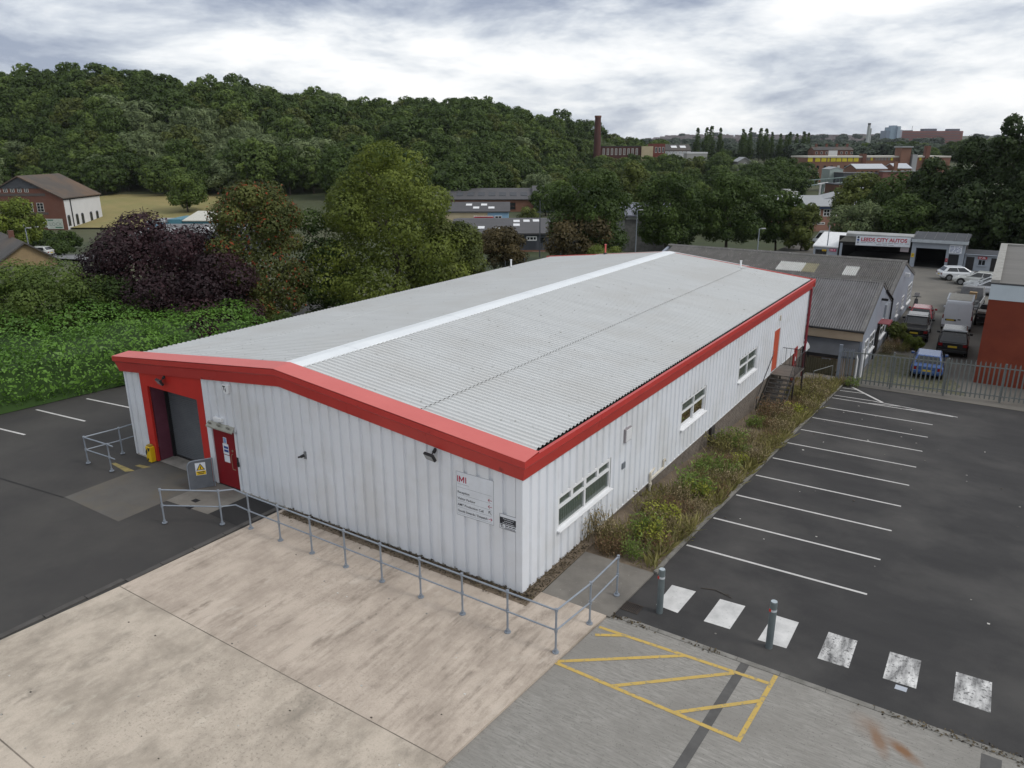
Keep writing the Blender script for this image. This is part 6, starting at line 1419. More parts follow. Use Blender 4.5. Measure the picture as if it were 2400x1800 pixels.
for x, y, s, key, lb in ((3.9, 42.6, 1.0, 'brown', 'brown dock weeds along the shed wall'), (3.7, 41.2, .8, 'straw', 'dry grass along the shed wall'), (4.6, 42.2, .7, 'olive', 'olive weeds before the bright green shrub')):
    (lm_, sm_), lmat, kl = WK[key]; t = thing('weed_clump', lb, 'weed', (x, y, -2.16), 'weeds by the shed wall', rotz=x); t.scale = (s, s, s)
    for nm, q in (('leaves', lm_), ('stems', sm_)): o = bpy.data.objects.new(nm, q); COL.objects.link(o); o.parent = t
gr = np.random.default_rng(77); n = 30000
x = gr.uniform(.05, 2.58, n); y = 2.95+gr.random(n)**.8*28.5; z = gz(y)-.05
dens = -1.2*(x < .55)-.35+np.sin(x*2.1+y*.9)+np.sin(y*1.7-x)+gr.normal(size=n)*.8+(x > 2.2)*1.0; kp = dens > .1; x, y, z = x[kp], y[kp], z[kp]; n = len(x)
p = np.stack([x, y, z], 1); a = gr.normal(size=(n, 3))*.6; a[:, 2] = 1; s = (gr.uniform(.05, .26, n)*(1+.9*(x > 2.25)))[:, None]; q = gr.normal(size=(n, 3)); q[:, 2] *= .2; q = q/np.linalg.norm(q, axis=1)[:, None]*s*.13
v = np.stack([p-q, p+a*s*.5-q*.8, p+a*s, p+a*s*.5+q*.8], 1).reshape(-1, 3)
o = link('ground_weeds', leaf_mesh('ground_weeds', v, np.clip(gr.normal(.4, .22, n), 0, .8)), L_wo); tag(o, 'low mixed weeds and dry grass covering the bed', 'weeds', None, 'stuff')
n = 9000; x = .35+2.25*gr.random(n)**.7; y = 3.1+gr.random(n)*28; kp = np.sin(x*1.7+y*.55)+np.sin(y*1.1+2)+gr.normal(size=n)*.7 > -.1; x, y = x[kp], y[kp]; n = len(x)
p = np.stack([x, y, gz(y)-.05], 1); a = gr.normal(size=(n, 3))*.45; a[:, 2] = 1; s = gr.uniform(.12, .5, n)[:, None]; q = gr.normal(size=(n, 3)); q[:, 2] *= .2; q = q/np.linalg.norm(q, axis=1)[:, None]*.011
v = np.stack([p-q, p+a*s*.55-q*.8, p+a*s, p+a*s*.55+q*.8], 1).reshape(-1, 3)
o = link('dry_grass', leaf_mesh('dry_grass', v, np.clip(gr.normal(.42, .22, n), 0, .8)), L_ws); tag(o, 'straggly straw coloured grass standing all along the bed', 'grass', None, 'stuff')
# leaf litter along the front wall and at the kerb, moss in the joints
n = 4200; x = gr.uniform(-9.2, .42, n); y = -np.abs(gr.normal(.2, .14, n)); m2 = gr.random(n) < .2; x[m2] = gr.uniform(0.02, .42, m2.sum()); y[m2] = gr.uniform(-.3, 3.2, m2.sum()); z = np.full(n, .012)+gr.random(n)*.05
m3 = gr.random(n) < .09; kx = gr.choice(np.array([2.4, 2.7, 3.1, 5.0, 9.4, 10.2, 10.8, 11.3]), m3.sum())+gr.normal(size=m3.sum())*.3; x[m3] = kx; y[m3] = .47+gr.normal(size=m3.sum())*.06+np.where(kx > 8.8, gr.normal(size=m3.sum())*.07, 0); z[m3] = -.045+gr.random(m3.sum())*.03
p = np.stack([x, y, z], 1); a = gr.normal(size=(n, 3)); a[:, 2] *= .35; a /= np.linalg.norm(a, axis=1)[:, None]; q = np.cross(a, gr.normal(size=(n, 3))*.4+np.array([0, 0, 1])); q /= np.linalg.norm(q, axis=1)[:, None]; s = gr.uniform(.025, .085, n)[:, None]
v = np.stack([p-a*s*.5, p+q*s*.3, p+a*s*.5, p-q*s*.3], 1).reshape(-1, 3)
o = link('leaf_litter', leaf_mesh('leaf_litter', v, np.clip(gr.normal(.35, .25, n), 0, .8)), leafmat('litter', (0.022, 0.016, 0.010), (0.12, 0.092, 0.05), transl=.05)); tag(o, 'dark leaf litter and moss along the wall foot and kerb', 'leaf litter', None, 'stuff')
# ================================================================ background buildings, set out along and across the valley
RZ = -YAW
M_bk = mat('old_red_brick', (0.15, 0.062, 0.042), .9, (0.105, 0.045, 0.032), .8, contrast=.9, c3=(0.12, .06, .045), scale3=.2, bump=.2, bscale=12)
M_bk2 = mat('brown_brick', (0.2, 0.10, 0.065), .9, (0.15, .075, .05), .8, contrast=.9)
M_bkfar = mat('far_red_brick', (0.20, 0.078, 0.066), .9, (0.165, .064, .055), .1, contrast=.9)
M_slate = mat('slate_roof', (0.075, 0.072, 0.07), .85, (0.05, .048, .047), .8, stretch=(1, .4, 1), contrast=.9, c3=(.10, .078, .06), scale3=.15)
M_slateb = mat('brown_slate_roof', (0.098, 0.082, 0.068), .9, (0.065, .056, .05), .5, contrast=.9, c3=(.13, .085, .055), scale3=.12)
M_dkclad = mat('dark_grey_cladding', (0.068, 0.075, 0.09), .6, (.055, .061, .073), .6, stretch=(4, 4, .2))
M_dkroof = mat('dark_shed_roof', (0.072, 0.07, 0.074), .75, (.055, .054, .057), .4)
M_bclad = mat('blue_grey_cladding', (0.17, 0.205, 0.24), .6, (.14, .17, .2), .5, stretch=(4, 4, .2))
M_ltblue = mat('light_blue_render', (0.24, 0.40, 0.56), .7, (.2, .35, .5), 1)
M_teal = mat('teal_cladding', (0.07, 0.20, 0.26), .6, (.055, .17, .22), 1)
M_wren = mat('white_render', (0.62, 0.62, 0.63), .8, (.55, .55, .555), .6, contrast=.8)
M_roofl = mat('skylight', (0.7, .71, .72), .4)
M_stone = mat('yellow_stone', (0.30, 0.22, 0.12), .9, (.22, .16, .09), 1.2, contrast=.9)
M_lgrey = mat('light_grey_roof', (0.30, 0.31, 0.32), .7, (.24, .25, .26), .4, contrast=.8)
M_pgreen = mat('pale_green_cladding', (0.32, 0.38, 0.36), .6)
M_beige = mat('beige_render', (0.42, 0.36, 0.24), .85, (.36, .3, .2), .5)
M_ygl = mat('yellow_shutter_board', (0.50, 0.42, 0.02), .6, (.4, .33, .02), .6)
M_trimw = mat('window_trim', (0.5, .5, .48), .6)
def bg(name, label, cat, l_, d, z, rz=0.0, group=None):
    x, y = XY(l_, d); return thing(name, label, cat, (x, y, z), group, rotz=RZ+rz)
F0_ = FRONT(0.0)
def gable_house(t, x0, x1, y0, y1, h, rise, wallm, roofm, axis='y', over=.3, sidem=None, th=.22):
    """walls 0..h on the ground plan, ridge along axis"""
    if axis == 'y':
        xm = (x0+x1)/2; G = Basis((0, y0, 0), (1, 0, 0), (0, 0, 1), (0, -1, 0))
        part('wall', MB().prism(G, [(x0, -2), (x1, -2), (x1, h), (xm, h+rise), (x0, h)], -.3, 0), wallm, t)
        part('side_wall', MB().box(x1-.3, x1, y0+.3, y1, -2, h).box(x0, x0+.3, y0+.3, y1, -2, h), sidem or wallm, t)
        part('back_wall', MB().prism(G, [(x0+.3, -2), (x1-.3, -2), (x1-.3, h), (xm, h+rise-.1), (x0+.3, h)], -(y1-y0), -(y1-y0)+.3), wallm, t)
        k = rise/(xm-x0)
        part('roof', MB().prism(G, [(x0-over, h-k*over+.02), (xm, h+rise+.02), (x1+over, h-k*over+.02), (x1+over, h-k*over+th), (xm, h+rise+th+.03), (x0-over, h-k*over+th)], -(y1-y0)-over, over), roofm, t)
    else:
        ym = (y0+y1)/2; G = Basis((x1, 0, 0), (0, 1, 0), (0, 0, 1), (1, 0, 0))
        part('wall', MB().box(x0, x1, y0, y0+.3, -2, h).box(x0, x1, y1-.3, y1, -2, h), wallm, t)
        part('side_wall', MB().prism(G, [(y0+.3, -2), (y1-.3, -2), (y1-.3, h), (ym, h+rise-.1), (y0+.3, h)], -.3, 0).prism(G, [(y0+.3, -2), (y1-.3, -2), (y1-.3, h), (ym, h+rise-.1), (y0+.3, h)], -(x1-x0), -(x1-x0)+.3), sidem or wallm, t)
        k = rise/(ym-y0)
        part('roof', MB().prism(G, [(y0-over, h-k*over+.02), (ym, h+rise+.02), (y1+over, h-k*over+.02), (y1+over, h-k*over+th), (ym, h+rise+th+.03), (y0-over, h-k*over+th)], -(x1-x0)-over, over), roofm, t)
def flat_block(t, x0, x1, y0, y1, h, wallm, roofm, name='wall', z0=-2, para=.25, rname='roof'):
    part(name, MB().box(x0, x1, y0, y1, z0, h), wallm, t)
    part(rname, MB().box(x0-.15, x1+.15, y0-.15, y1+.15, h+.003, h+para), roofm, t)
def wrow(t, B, xs, w, z0, z1, nx=2, nz=2, fw=.08, fm=None, gm=None, sill=None, sillm=None):
    for x in xs: wallwin(t, B, x-w/2, x+w/2, z0, z1, nx, nz, fw, fm or M_trimw, gm or M_dkglass, sill, depth=.06, sillm=sillm)
# ---- old brick mill at the foot of the hill, left
D = 165; zb = tz(*XY(-88, 165))
x1 = 0.0; w_ = 24.0
t = bg('brick_mill', 'old red brick mill with white side wall and round windows at the left', 'mill', -95.86, 165, zb)
he = (1.23)-zb; ha = (5.63)-zb; xa = -104.52--95.86
gable_house(t, 2*xa, 0, 0, 15, he, ha-he, M_bk, M_slateb, 'y', .35, M_wren)
B = FRONT(0.0)
part('gable_boarding', MB().prism(B, [(xa-5.2, he+(ha-he)*.46), (xa+5.2, he+(ha-he)*.46), (xa, ha-.15)], 0, .07), M_felt, t)
part('string_course', MB().bb(B, 2*xa, -3.5, he+.45, he+1.0, 0, .06), mat('sooty_stone', (.09, .075, .07), .9), t)
part('string_course', MB().bb(B, 2*xa, -3.5, he-3.4, he-2.95, 0, .06), MATS['sooty_stone'], t)
wrow(t, B, [-7.3, -8.8, -10.3, -11.8, -13.3], .85, he+1.25, he+2.15, 2, 2)
wrow(t, B, [-5.0, -7.3, -9.6, -11.9], 1.45, he-2.85, he-.95, 2, 3)
wrow(t, B, [-4.5, -6.9, -9.3], 1.6, he-6.0, he-4.3, 2, 2, .12, M_pvc, None, .1)
wrow(t, B, [-3.8, -6.2, -8.6], 1.5, he-9.4, he-7.9, 2, 1, .08, M_bk2)
part('door', MB().bb(B, -1.9, -.8, he-9.6, he-7.8, 0, .1), M_dark, t); part('door_surround', MB().frame(B, -2.1, -.6, he-9.8, he-7.6, .18, .0, .14), M_stone, t)
BS = RIGHT(0.0)
for y in (1.2, 4.4, 6.6, 10.2, 12.8):
    f = part('window', MB().frame(BS, y-.5, y+.5, he-5.9, he-3.8, .14, 0, .07).bb(BS, y-.35, y+.35, he-3.8, he-3.6, 0, .07), M_felt, t)
    part('pane', MB().bb(BS, y-.36, y+.36, he-5.76, he-3.94, .0, .03), M_dkglass, f)
part('downpipe', MB().tube((.12, 2.6, he), (.12, 2.6, -1), .11, n=8), M_black, t)
ev = MB()
for k in range(22): ev.box(.0, .3, .3+k*.66, .52+k*.66, he-.42, he-.12)
part('eaves_bracket', ev, M_black, t, kind='stuff')
sg = bg('lock_sign', 'pale green sign board with large LOCK lettering on the brick mill', 'sign', -95.86, 165, zb)
part('board', MB().bb(B, -4.15, -.75, he-6.45, he-4.3, .03, .1), mat('pale_green_board', (.42, .46, .41), .6), sg)
lettering(sg, B, [(-3.7, he-5.75, .106, 'LOCK', 1.0, {'width': 2.7})], mat('sage_print', (.16, .2, .18), .6))
part('print_bar', MB().bb(B, -3.95, -2.75, he-4.72, he-4.45, .1, .106).bb(B, -2.5, -.95, he-6.25, he-5.98, .1, .106), mat('green_print', (.07, .16, .11), .6), sg)
# ---- low house with stone gable, far left
zb = tz(*XY(-58, 92))
t = bg('stone_house', 'stone gabled house with dark slate roof at the left edge', 'house', -59.09, 92, zb, RAD(42))
za = (0.57)-zb
gable_house(t, -3.2, 3.2, 0, 16, za-2.3, 2.2, M_stone, M_slate, 'y', .5)
flat_block(t, -9.5, -3.2, -2.5, 6, za-4.2, M_bk, M_slate)
part('chimney_pot', MB().box(-.3, .3, 7, 7.6, za-.4, za+.9), M_bk, t)
# ---- grey road at the left
rd = MB()
pts = [XY(l_, d_) for l_, d_ in ((-75, 108), (-40, 92), (-40, 99), (-75, 116))]
rd.poly([V(x, y, tz(x, y)+.45) for x, y in pts]); single('road', rd, mat('grey_road', (.16, .16, .165), .9, (.13, .13, .135), .3, coords='World'), kind='structure')
rd = MB(); pts = [XY(l_, d_) for l_, d_ in ((20, 99), (66, 99), (66, 106), (20, 106))]
rd.poly([V(x, y, tz(x, y)+.5) for x, y in pts]); single('road', rd, MATS['grey_road'], kind='structure')
car('hatch', 'pale_car', 'pale car half hidden by the clipped dome bush on the grey road', 'car', *XY(-67, 107), tz(*XY(-67, 107))+.3, RAD(120), MATS['paint_silver'])
# ---- yellow field below the wood
fm_ = MB()
LF, DFi = np.linspace(-112, -71, 26), np.linspace(166, 216, 18)
for i in range(25):
    for j in range(17):
        q = []
        for (a, b) in ((i, j), (i+1, j), (i+1, j+1), (i, j+1)):
            x, y = XY(LF[a], DFi[b]); q.append(V(x, y, tz(x, y)+.35))
        fm_.poly(q)
single('field', fm_, M_field, kind='structure')
# ---- blue units seen over the purple beech
t = bg('blue_workshop', 'low light blue workshop with pale roof seen above the purple beech', 'workshop', -71.69, 150, tz(*XY(-72, 150)))
zt = (-1.96)-tz(*XY(-72, 150)); w1_ = -67.10--71.69; w2_ = -57.09--71.69
flat_block(t, 0, w1_-.1, 0, 8, zt-.6, M_ltblue, M_lgrey)
part('cabin', MB().box(w1_, w1_+2.6, -.6, 8, -2, zt+.1), M_teal, t); part('cabin', MB().box(w1_+2.6, w2_, 0, 8, -2, zt-.3), M_teal, t)
part('pale_roof', MB().prism(Basis((0, 0, 0), (0, 1, 0), (0, 0, 1), (1, 0, 0)), [(-.3, zt-.29), (8, zt+.9), (8, zt+1.05), (-.3, zt-.14)], w1_+2.7, w2_+.2), mat('cream_roof', (.52, .51, .45), .7), t)
wrow(t, F0_, [1.2, 3.0], 1.2, zt-1.9, zt-1.0, 2, 1)
t = bg('grey_roof_unit', 'low unit with flat grey roof and rooflights behind the purple beech', 'workshop', -50.81, 118, tz(*XY(-45, 118)))
zt = (-1.48)-tz(*XY(-45, 118)); flat_block(t, -9, 9, 0, 16, zt, M_dkclad, mat('unit_roof', (.17, .17, .175), .8, (.13, .13, .135), .3))
for k in range(3): part('rooflight', MB().box(-4+k*4, -2.4+k*4, 4+k*2, 6+k*2, zt+.25, zt+.45), M_roofl, t)
# ---- sheds in the middle distance
zb = tz(*XY(-5, 185))
t = bg('long_brick_shed', 'long brick shed with dark roof at the foot of the wood', 'shed', 0, 185, zb)
xl, xr, xb_ = -16.25, 5.21, 14.41; z1_, z2_ = (-0.61)-zb, (1.24)-zb
gable_house(t, xl-6, xr, 0, 24, z1_, z2_-z1_, M_bk2, M_dkroof, 'x', .4)
wrow(t, F0_, [xr-11, xr-5], 1.6, z1_-2.4, z1_-.6, 1, 2, .1, M_bk)
for k in range(7): part('rooflight', MB().prism(Basis((0, 0, 0), (0, 1, 0), (0, 0, 1), (1, 0, 0)), [(3, z1_+(z2_-z1_)*.25+.27), (7, z1_+(z2_-z1_)*.583+.27), (7, z1_+(z2_-z1_)*.583+.31), (3, z1_+(z2_-z1_)*.25+.31)], xr-3-k*2.6, xr-1.4-k*2.6), M_felt, t)
zb = tz(*XY(8, 180))
t = bg('clad_shed', 'blue-grey clad shed end beside the long brick shed', 'shed', 0, 183, zb)
gable_house(t, xr+.3, xb_+6, 0, 24, (-0.49)-zb, 2.4, M_bclad, M_dkroof, 'x', .4)
zb = tz(*XY(-3, 150))
t = bg('blue_unit', 'pale blue unit with grey roof and rooflights, painted star beside its window', 'workshop', 0, 150, zb)
x0_, xw, x1_ = -7.43, -4.68, -0.59; z1_ = (-0.65)-zb; z2_ = (0.64)-zb
gable_house(t, x0_-8, x1_, 0, 12, z1_, z2_-z1_, M_ltblue, M_lgrey if False else M_dkroof, 'x', .3)
part('cream_front', MB().bb(F0_, x0_-8, xw, -1, z1_-.1, 0, .06), M_beige, t)
for k in range(4): part('rooflight', MB().prism(Basis((0, 0, 0), (0, 1, 0), (0, 0, 1), (1, 0, 0)), [(1.4+k % 2*2, z1_+(z2_-z1_)*(1.4+k % 2*2)/6+.26), (2.6+k % 2*2, z1_+(z2_-z1_)*(2.6+k % 2*2)/6+.26), (2.6+k % 2*2, z1_+(z2_-z1_)*(2.6+k % 2*2)/6+.3), (1.4+k % 2*2, z1_+(z2_-z1_)*(1.4+k % 2*2)/6+.3)], x1_-4-k*1.5, x1_-2.8-k*1.5), M_roofl, t)
wrow(t, F0_, [x1_-2.0], 1.4, z1_-1.5, z1_-.7, 2, 1, .1, M_pvc); wrow(t, FRONT(-.06), [x0_+.9], 1.7, z1_-1.5, z1_-.7, 2, 1, .1, M_pvc)
part('painted_star', MB().prism(F0_, [((x1_-4.4)+(.45 if k % 2 == 0 else .2)*math.sin(k*math.pi/5), z1_-1.1+(.45 if k % 2 == 0 else .2)*math.cos(k*math.pi/5)) for k in range(10)], 0, .03), mat('magenta_print', (.4, .03, .14), .6), t)
car('van', 'red_van', 'red vehicle parked in front of the pale blue unit', 'van', *XY(-5.90, 143), tz(*XY(-4, 143))+.2, RAD(120), MATS['paint_red'])
zb = tz(*XY(0, 112))
t = bg('dark_clad_unit', 'dark grey clad unit with skylights and white windows between the trees', 'workshop', 0, 112, zb)
x0_, x1_ = -4.97, 6.33; z1_, z2_ = (-0.75)-zb, (0.17)-zb
gable_house(t, x0_-4, x1_+5, 0, 24, z1_, z2_-z1_, M_dkclad, M_dkroof, 'x', .4)
part('brick_base', MB().bb(F0_, x0_-4, x1_+5, -2, (-3.06)-zb, 0, .06), M_bk2, t)
wrow(t, F0_, [2.94], 1.5, (-1.68)-zb, (-1.06)-zb, 3, 1, .13, M_pvc); wrow(t, F0_, [4.57], .8, (-2.06)-zb, (-1.19)-zb, 1, 1, .06, M_dkclad)
wrow(t, FRONT(-.06), [3.77, 5.29], 1.35, (-4.06)-zb, (-3.31)-zb, 3, 1, .1, M_pvc)
rb_ = MB()
for k in range(16): rb_.bb(F0_, 1.81+k*.12, 1.81+.05+k*.12, (-3.06)-zb, (-1.81)-zb, 0, .04)
part('cladding_rib', rb_, M_dkclad, t, kind='stuff')
sl_ = (z2_-z1_)/12
for px_, yy in ((1126, 3), (1168, 2), (1212, 5.2), (1212, 8.6), (1236, 8.8), (1259, 9)):
    xq = (px_-1200)*5.42e-4*(112+yy); part('rooflight', MB().prism(Basis((0, 0, 0), (0, 1, 0), (0, 0, 1), (1, 0, 0)), [(yy, z1_+sl_*yy+.26), (yy+1.9, z1_+sl_*(yy+1.9)+.26), (yy+1.9, z1_+sl_*(yy+1.9)+.32), (yy, z1_+sl_*yy+.32)], xq-.5, xq+.5), M_roofl, t)
zb = tz(*XY(16.5, 112))
t = bg('grey_office', 'grey roofed building half hidden between the dark maples', 'office', 18.34, 112, zb)
gable_house(t, -1.8, 5, 0, 9, (1.91)-zb, 1.3, mat('weathered_cladding', (.17, .17, .165), .8, (.09, .09, .085), 2), mat('blue_grey_roof', (.17, .18, .22), .6), 'x', .5)
part('white_band', MB().bb(F0_, -1.6, .6, (1.36)-zb, (1.73)-zb, 0, .06), M_wren, t)
# ---- school with white windows
zb = tz(*XY(50, 140))
t = bg('brick_school', 'pink brick block with blue eaves and white cross windows behind the garage', 'school', 0, 140, zb)
x0_, x1_ = 51.68, 64.39; zt = (1.32)-zb
part('wall', MB().box(x0_+2.2, x1_+4, 0, 12, -3, zt-.5), mat('pink_brick', (.30, .16, .12), .9, (.25, .135, .1), .8), t)
part('blue_eaves', MB().box(x0_+1.5, x1_+4.2, -.5, 0, zt-.7, zt-.2), mat('blue_eaves_board', (.045, .07, .15), .6), t)
part('roof', MB().prism(Basis((0, 0, 0), (0, 1, 0), (0, 0, 1), (1, 0, 0)), [(-.7, zt-.2), (13, zt+.9), (13, zt+.6), (-.7, zt-.3)], x0_-2.5, x1_+4.5), M_lgrey, t)
part('side_wing', MB().box(x0_-2.4, x0_+2.2, .2, 12, -3, zt-.45), M_bk2, t)
part('gable_roof', MB().prism(Basis((0, 8, 0), (1, 0, 0), (0, 0, 1), (0, -1, 0)), [(x1_-6, zt+.2), (x1_+4, zt+2.6), (x1_+4, zt+.2)], -6, 0), M_lgrey, t)
for px_ in (1919, 1936, 1959, 1976): xx = (px_-1200)*5.40e-4*140; wallwin(t, F0_, xx-.6, xx+.6, (-0.73)-zb, (0.56)-zb, 2, 2, .12, M_pvc, M_dkglass, depth=.06)
for px_ in (1932, 1954): xx = (px_-1200)*5.36e-4*140; wallwin(t, F0_, xx-.7, xx+.7, (-2.19)-zb, (-1.80)-zb, 2, 1, .1, M_pvc, M_dkglass, depth=.06)
car('van', 'white_box_van', 'white van half hidden by the willow before the brick school', 'van', *XY(46.63, 112), tz(*XY(44, 112))+.5, RAD(60), MATS['paint_white'])
# ---- chimney and mill on the valley side
zb = tz(*XY(41, 380))
t = bg('mill_chimney', 'tall dark red brick mill chimney at the edge of the wood', 'chimney', 41.32, 380, zb)
zt = (25.42)-zb
part('shaft', MB().tube((0, 0, -4), (0, 0, zt), 2.05, 1.4, 20), mat('chimney_brick', (.085, .036, .03), .9, (.06, .027, .023), .3, stretch=(1, 1, .5)), t)
part('cap', MB().tube((0, 0, zt-.9), (0, 0, zt), 1.6, 1.6, 20), M_bk, t)
t = bg('long_mill', 'long dark brick mill range right of the tall chimney', 'mill', 0, 382, zb)
zt = (11.65)-zb; x0_, x1_, x2_, x3_, x4_ = 43.30, 62.96, 68.55, 74.34, 86.76
part('wall', MB().box(x0_, x1_, 0, 14, -6, zt-.3), MATS['chimney_brick'], t); part('roof', MB().box(x0_-.2, x1_, -.2, 14, zt-.3, zt), M_slate, t)
part('cream_gable', MB().box(x1_+.01, x2_, -1.0, 14, -6, zt-.2), M_beige, t)
part('red_block', MB().box(x2_+.01, x3_, -.6, 14, -6, zt+1.0), mat('brighter_brick', (.15, .042, .032), .9), t)
for k in range(9): wallwin(t, F0_, x0_+1.0+k*2.0, x0_+2.0+k*2.0, zt-4.2, zt-1.2, 1, 1, .15, M_trimw, mat('dull_pane', (.16, .15, .14), .5), depth=.08)
for k in range(3): wallwin(t, FRONT(-.6), x2_+1.0+k*1.7, x2_+2.0+k*1.7, zt-3.2, zt-.6, 1, 1, .15, M_trimw, depth=.08)
t = bg('glazed_mill', 'grey roofed mill with white window bays right of the long brick mill', 'mill', 0, 384, zb)
zt = (9.40)-zb
gable_house(t, x3_+.2, x4_+.6, 0, 12, zt, (12.09)-zb-zt, mat('grey_brick_base', (.2, .17, .15), .9), M_slate, 'x', .3)
for k in range(6): wallwin(t, F0_, x3_+.8+k*2.1, x3_+2.6+k*2.1, zt-3.0, zt-.4, 2, 2, .2, M_pvc, mat('pale_pane', (.3, .33, .35), .3), depth=.08)
part('lower_wing', MB().box(x3_+1, x4_+4, -6, -.2, -8, zt-3.4), mat('stone_wing', (.26, .24, .21), .9, (.2, .18, .16), .5), t)
for k in range(2): part('rooflight', MB().prism(Basis((0, 0, 0), (0, 1, 0), (0, 0, 1), (1, 0, 0)), [(2, zt+1.25), (4.4, zt+2.2), (4.4, zt+2.3), (2, zt+1.35)], x3_+4+k*4.4, x3_+6.8+k*4.4), M_roofl, t)
t = bg('white_hut', 'small white roofed block before the poplars', 'building', 83.22, 350, tz(*XY(82, 350)))
zt = (8.30)-tz(*XY(82, 350)); flat_block(t, -5, 4, 0, 7, zt, mat('pale_block', (.34, .34, .32), .9), M_wren, z0=-8, para=.6)
wrow(t, F0_, [-1.5, .8], 1.0, zt-2.2, zt-.9, 1, 1, .1)
t = bg('grey_cottage', 'small grey gabled house with one white window amid the valley trees', 'house', 99.66, 335, tz(*XY(98, 335)))
zt = (6.31)-tz(*XY(98, 335)); gable_house(t, -2.8, 2.8, 0, 8, zt-1.2, 1.6, mat('grey_stone', (.2, .2, .19), .9), M_lgrey, 'y', .3); wrow(t, F0_, [.3], .9, zt-2.6, zt-1.7, 1, 1, .1, M_pvc); part('end_wall', MB().box(-2.6, 2.6, .4, 1, -8, -1), M_stone, t)
# ---- works with yellow boarded windows
zb = tz(*XY(130, 330)); 
t = bg('yellow_works', 'long brown brick works with a band of yellow boarded windows', 'factory', 0, 330, zb)
xa_, xb_, xc_, xd_, xe_ = 124.73, 147.41, 162.53, 167.57, 184.68
zt = (7.33)-zb; zu = (7.80)-zb
part('wall', MB().box(xa_, xe_, 0, 20, -9, zt-.6), mat('works_brick', (.20, .105, .072), .9, (.15, .078, .055), .3, contrast=.9), t)
part('parapet', MB().box(xa_-.2, xe_, -.3, 20, zt-.6, zt), mat('pale_parapet', (.5, .48, .42), .8), t)
part('stair_tower', MB().box(xb_, xb_+1.6, -.6, 3, -9, zt+.9), M_bk, t); part('stair_tower', MB().box(xc_+.3, xd_-.6, -1.4, 4, -9, (10.69)-zb), MATS['works_brick'], t)
part('tower_roof', MB().box(xc_-.2, xd_-.1, -1.9, 4.5, (10.69)-zb+.003, (11.03)-zb+.2), M_lgrey, t)
part('chimney_stack', MB().box(173.57, 174.65+.6, -.9, 1.4, -9, (11.34)-zb), M_bk, t)
for k, px_ in enumerate((1900, 1917.5, 1932, 1943, 1954, 1967, 1980.5, 1994, 2007.5)):
    xx = (px_-1200)*5.44e-4*330; w_ = .9 if k == 3 else 2.0
    part('yellow_board', MB().bb(F0_, xx-w_/2, xx+w_/2, (5.10)-zb, (6.90)-zb, 0, .12), M_ygl, t)
for px_, mm in ((2025, 0), (2031, 0), (2037, 0), (2044, 1), (2055, 0), (2062, 0), (2069, 0), (2076, 0), (2084, 0), (2091, 1), (2145, 1), (2158, 1), (2172, 1), (2186, 1)):
    xx = (px_-1200)*5.44e-4*330; part('window_board', MB().bb(F0_, xx-.45, xx+.45, (5.57)-zb, (7.20)-zb, 0, .1), M_ygl if mm else MATS['dull_pane'], t)
part('grey_tower', MB().box(166.54+1, 169.60, -2.2, -.1, -9, (7.94)-zb), M_lgrey, t)
for r_ in range(2):
    for k in range(20):
        xx = xa_+1.6+k*2.9; 
        if xx > xb_+2 and r_ == 0: continue
        part('window', MB().frame(F0_, xx-.5, xx+.5, zt-5.2-r_*2.6, zt-3.8-r_*2.6, .12, 0, .06).bb(F0_, xx-.38, xx+.38, zt-5.08-r_*2.6, zt-3.92-r_*2.6, 0, .02), M_dkglass if (k*3+r_) % 4 else M_trimw, t)
t = bg('terrace', 'row of brick terrace houses with one white front behind the yellow works', 'houses', 0, 410, tz(*XY(165, 410)))
zb = tz(*XY(165, 410)); x0_, x1_ = 157.54, 177.97; z1_ = (9.28)-zb
gable_house(t, x0_, x1_, 0, 8, z1_, (10.76)-zb-z1_, M_bk, M_slate, 'x', .2)
part('white_front', MB().bb(F0_, 165.22, 169.89, -3, z1_-.1, 0, .08), M_wren, t)
for k in range(4): part('chimney', MB().box(x0_+2+k*5.4, x0_+3+k*5.4, 3.6, 4.6, z1_, z1_+3.2), M_bk, t)
wrow(t, F0_, [x0_+1.5+k*2.6 for k in range(8)], 1.0, z1_-2.0, z1_-.7, 1, 1, .1)
t = bg('low_works', 'low brick sheds with pale metal roofs in front of the yellow works', 'factory', 0, 285, tz(*XY(122, 285)))
zb = tz(*XY(122, 285)); x0_, x1_ = 125.76, 136.95; z1_ = (3.41)-zb
gable_house(t, x0_, x1_, 0, 10, z1_, (4.86)-zb-z1_, M_bk2, mat('pale_metal_roof', (.45, .47, .5), .5), 'x', .2)
gable_house(t, 140.37, 146.12, .5, 10, z1_+.1, 1.5, M_bk2, MATS['pale_metal_roof'], 'x', .2)
part('brick_pier', MB().box(139.44, 140.52, -.5, .6, -6, (5.93)-zb), M_bk2, t)
wrow(t, F0_, [x0_+2.3+k*1.7 for k in range(7)], 1.0, z1_-1.9, z1_-.7, 1, 1, .1, M_bk)
part('lower_range', MB().box(134.10, 148.12, -3.5, -.4, -6, (2.49)-zb), mat('range_brick', (.2, .09, .075), .9), t); part('lower_roof', MB().box(134.10-.2, 148.12, -3.8, -.3, (2.49)-zb+.003, (2.79)-zb), M_lgrey, t)
t = bg('green_shed', 'pale green clad shed before the yellow works', 'shed', 110.04, 270, tz(*XY(110, 270)))
zb = tz(*XY(110, 270)); gable_house(t, 0, 4.6, 0, 7, (3.58)-zb, .7, M_pgreen, M_lgrey, 'y', .1)
t = bg('dark_sheds', 'dark flat roofed sheds right of the pale green shed', 'shed', 111.68, 262, tz(*XY(110, 262)))
zb = tz(*XY(110, 262)); flat_block(t, 0, 11.5, 0, 8, (2.56)-zb, M_dkclad, M_dkroof, z0=-6)
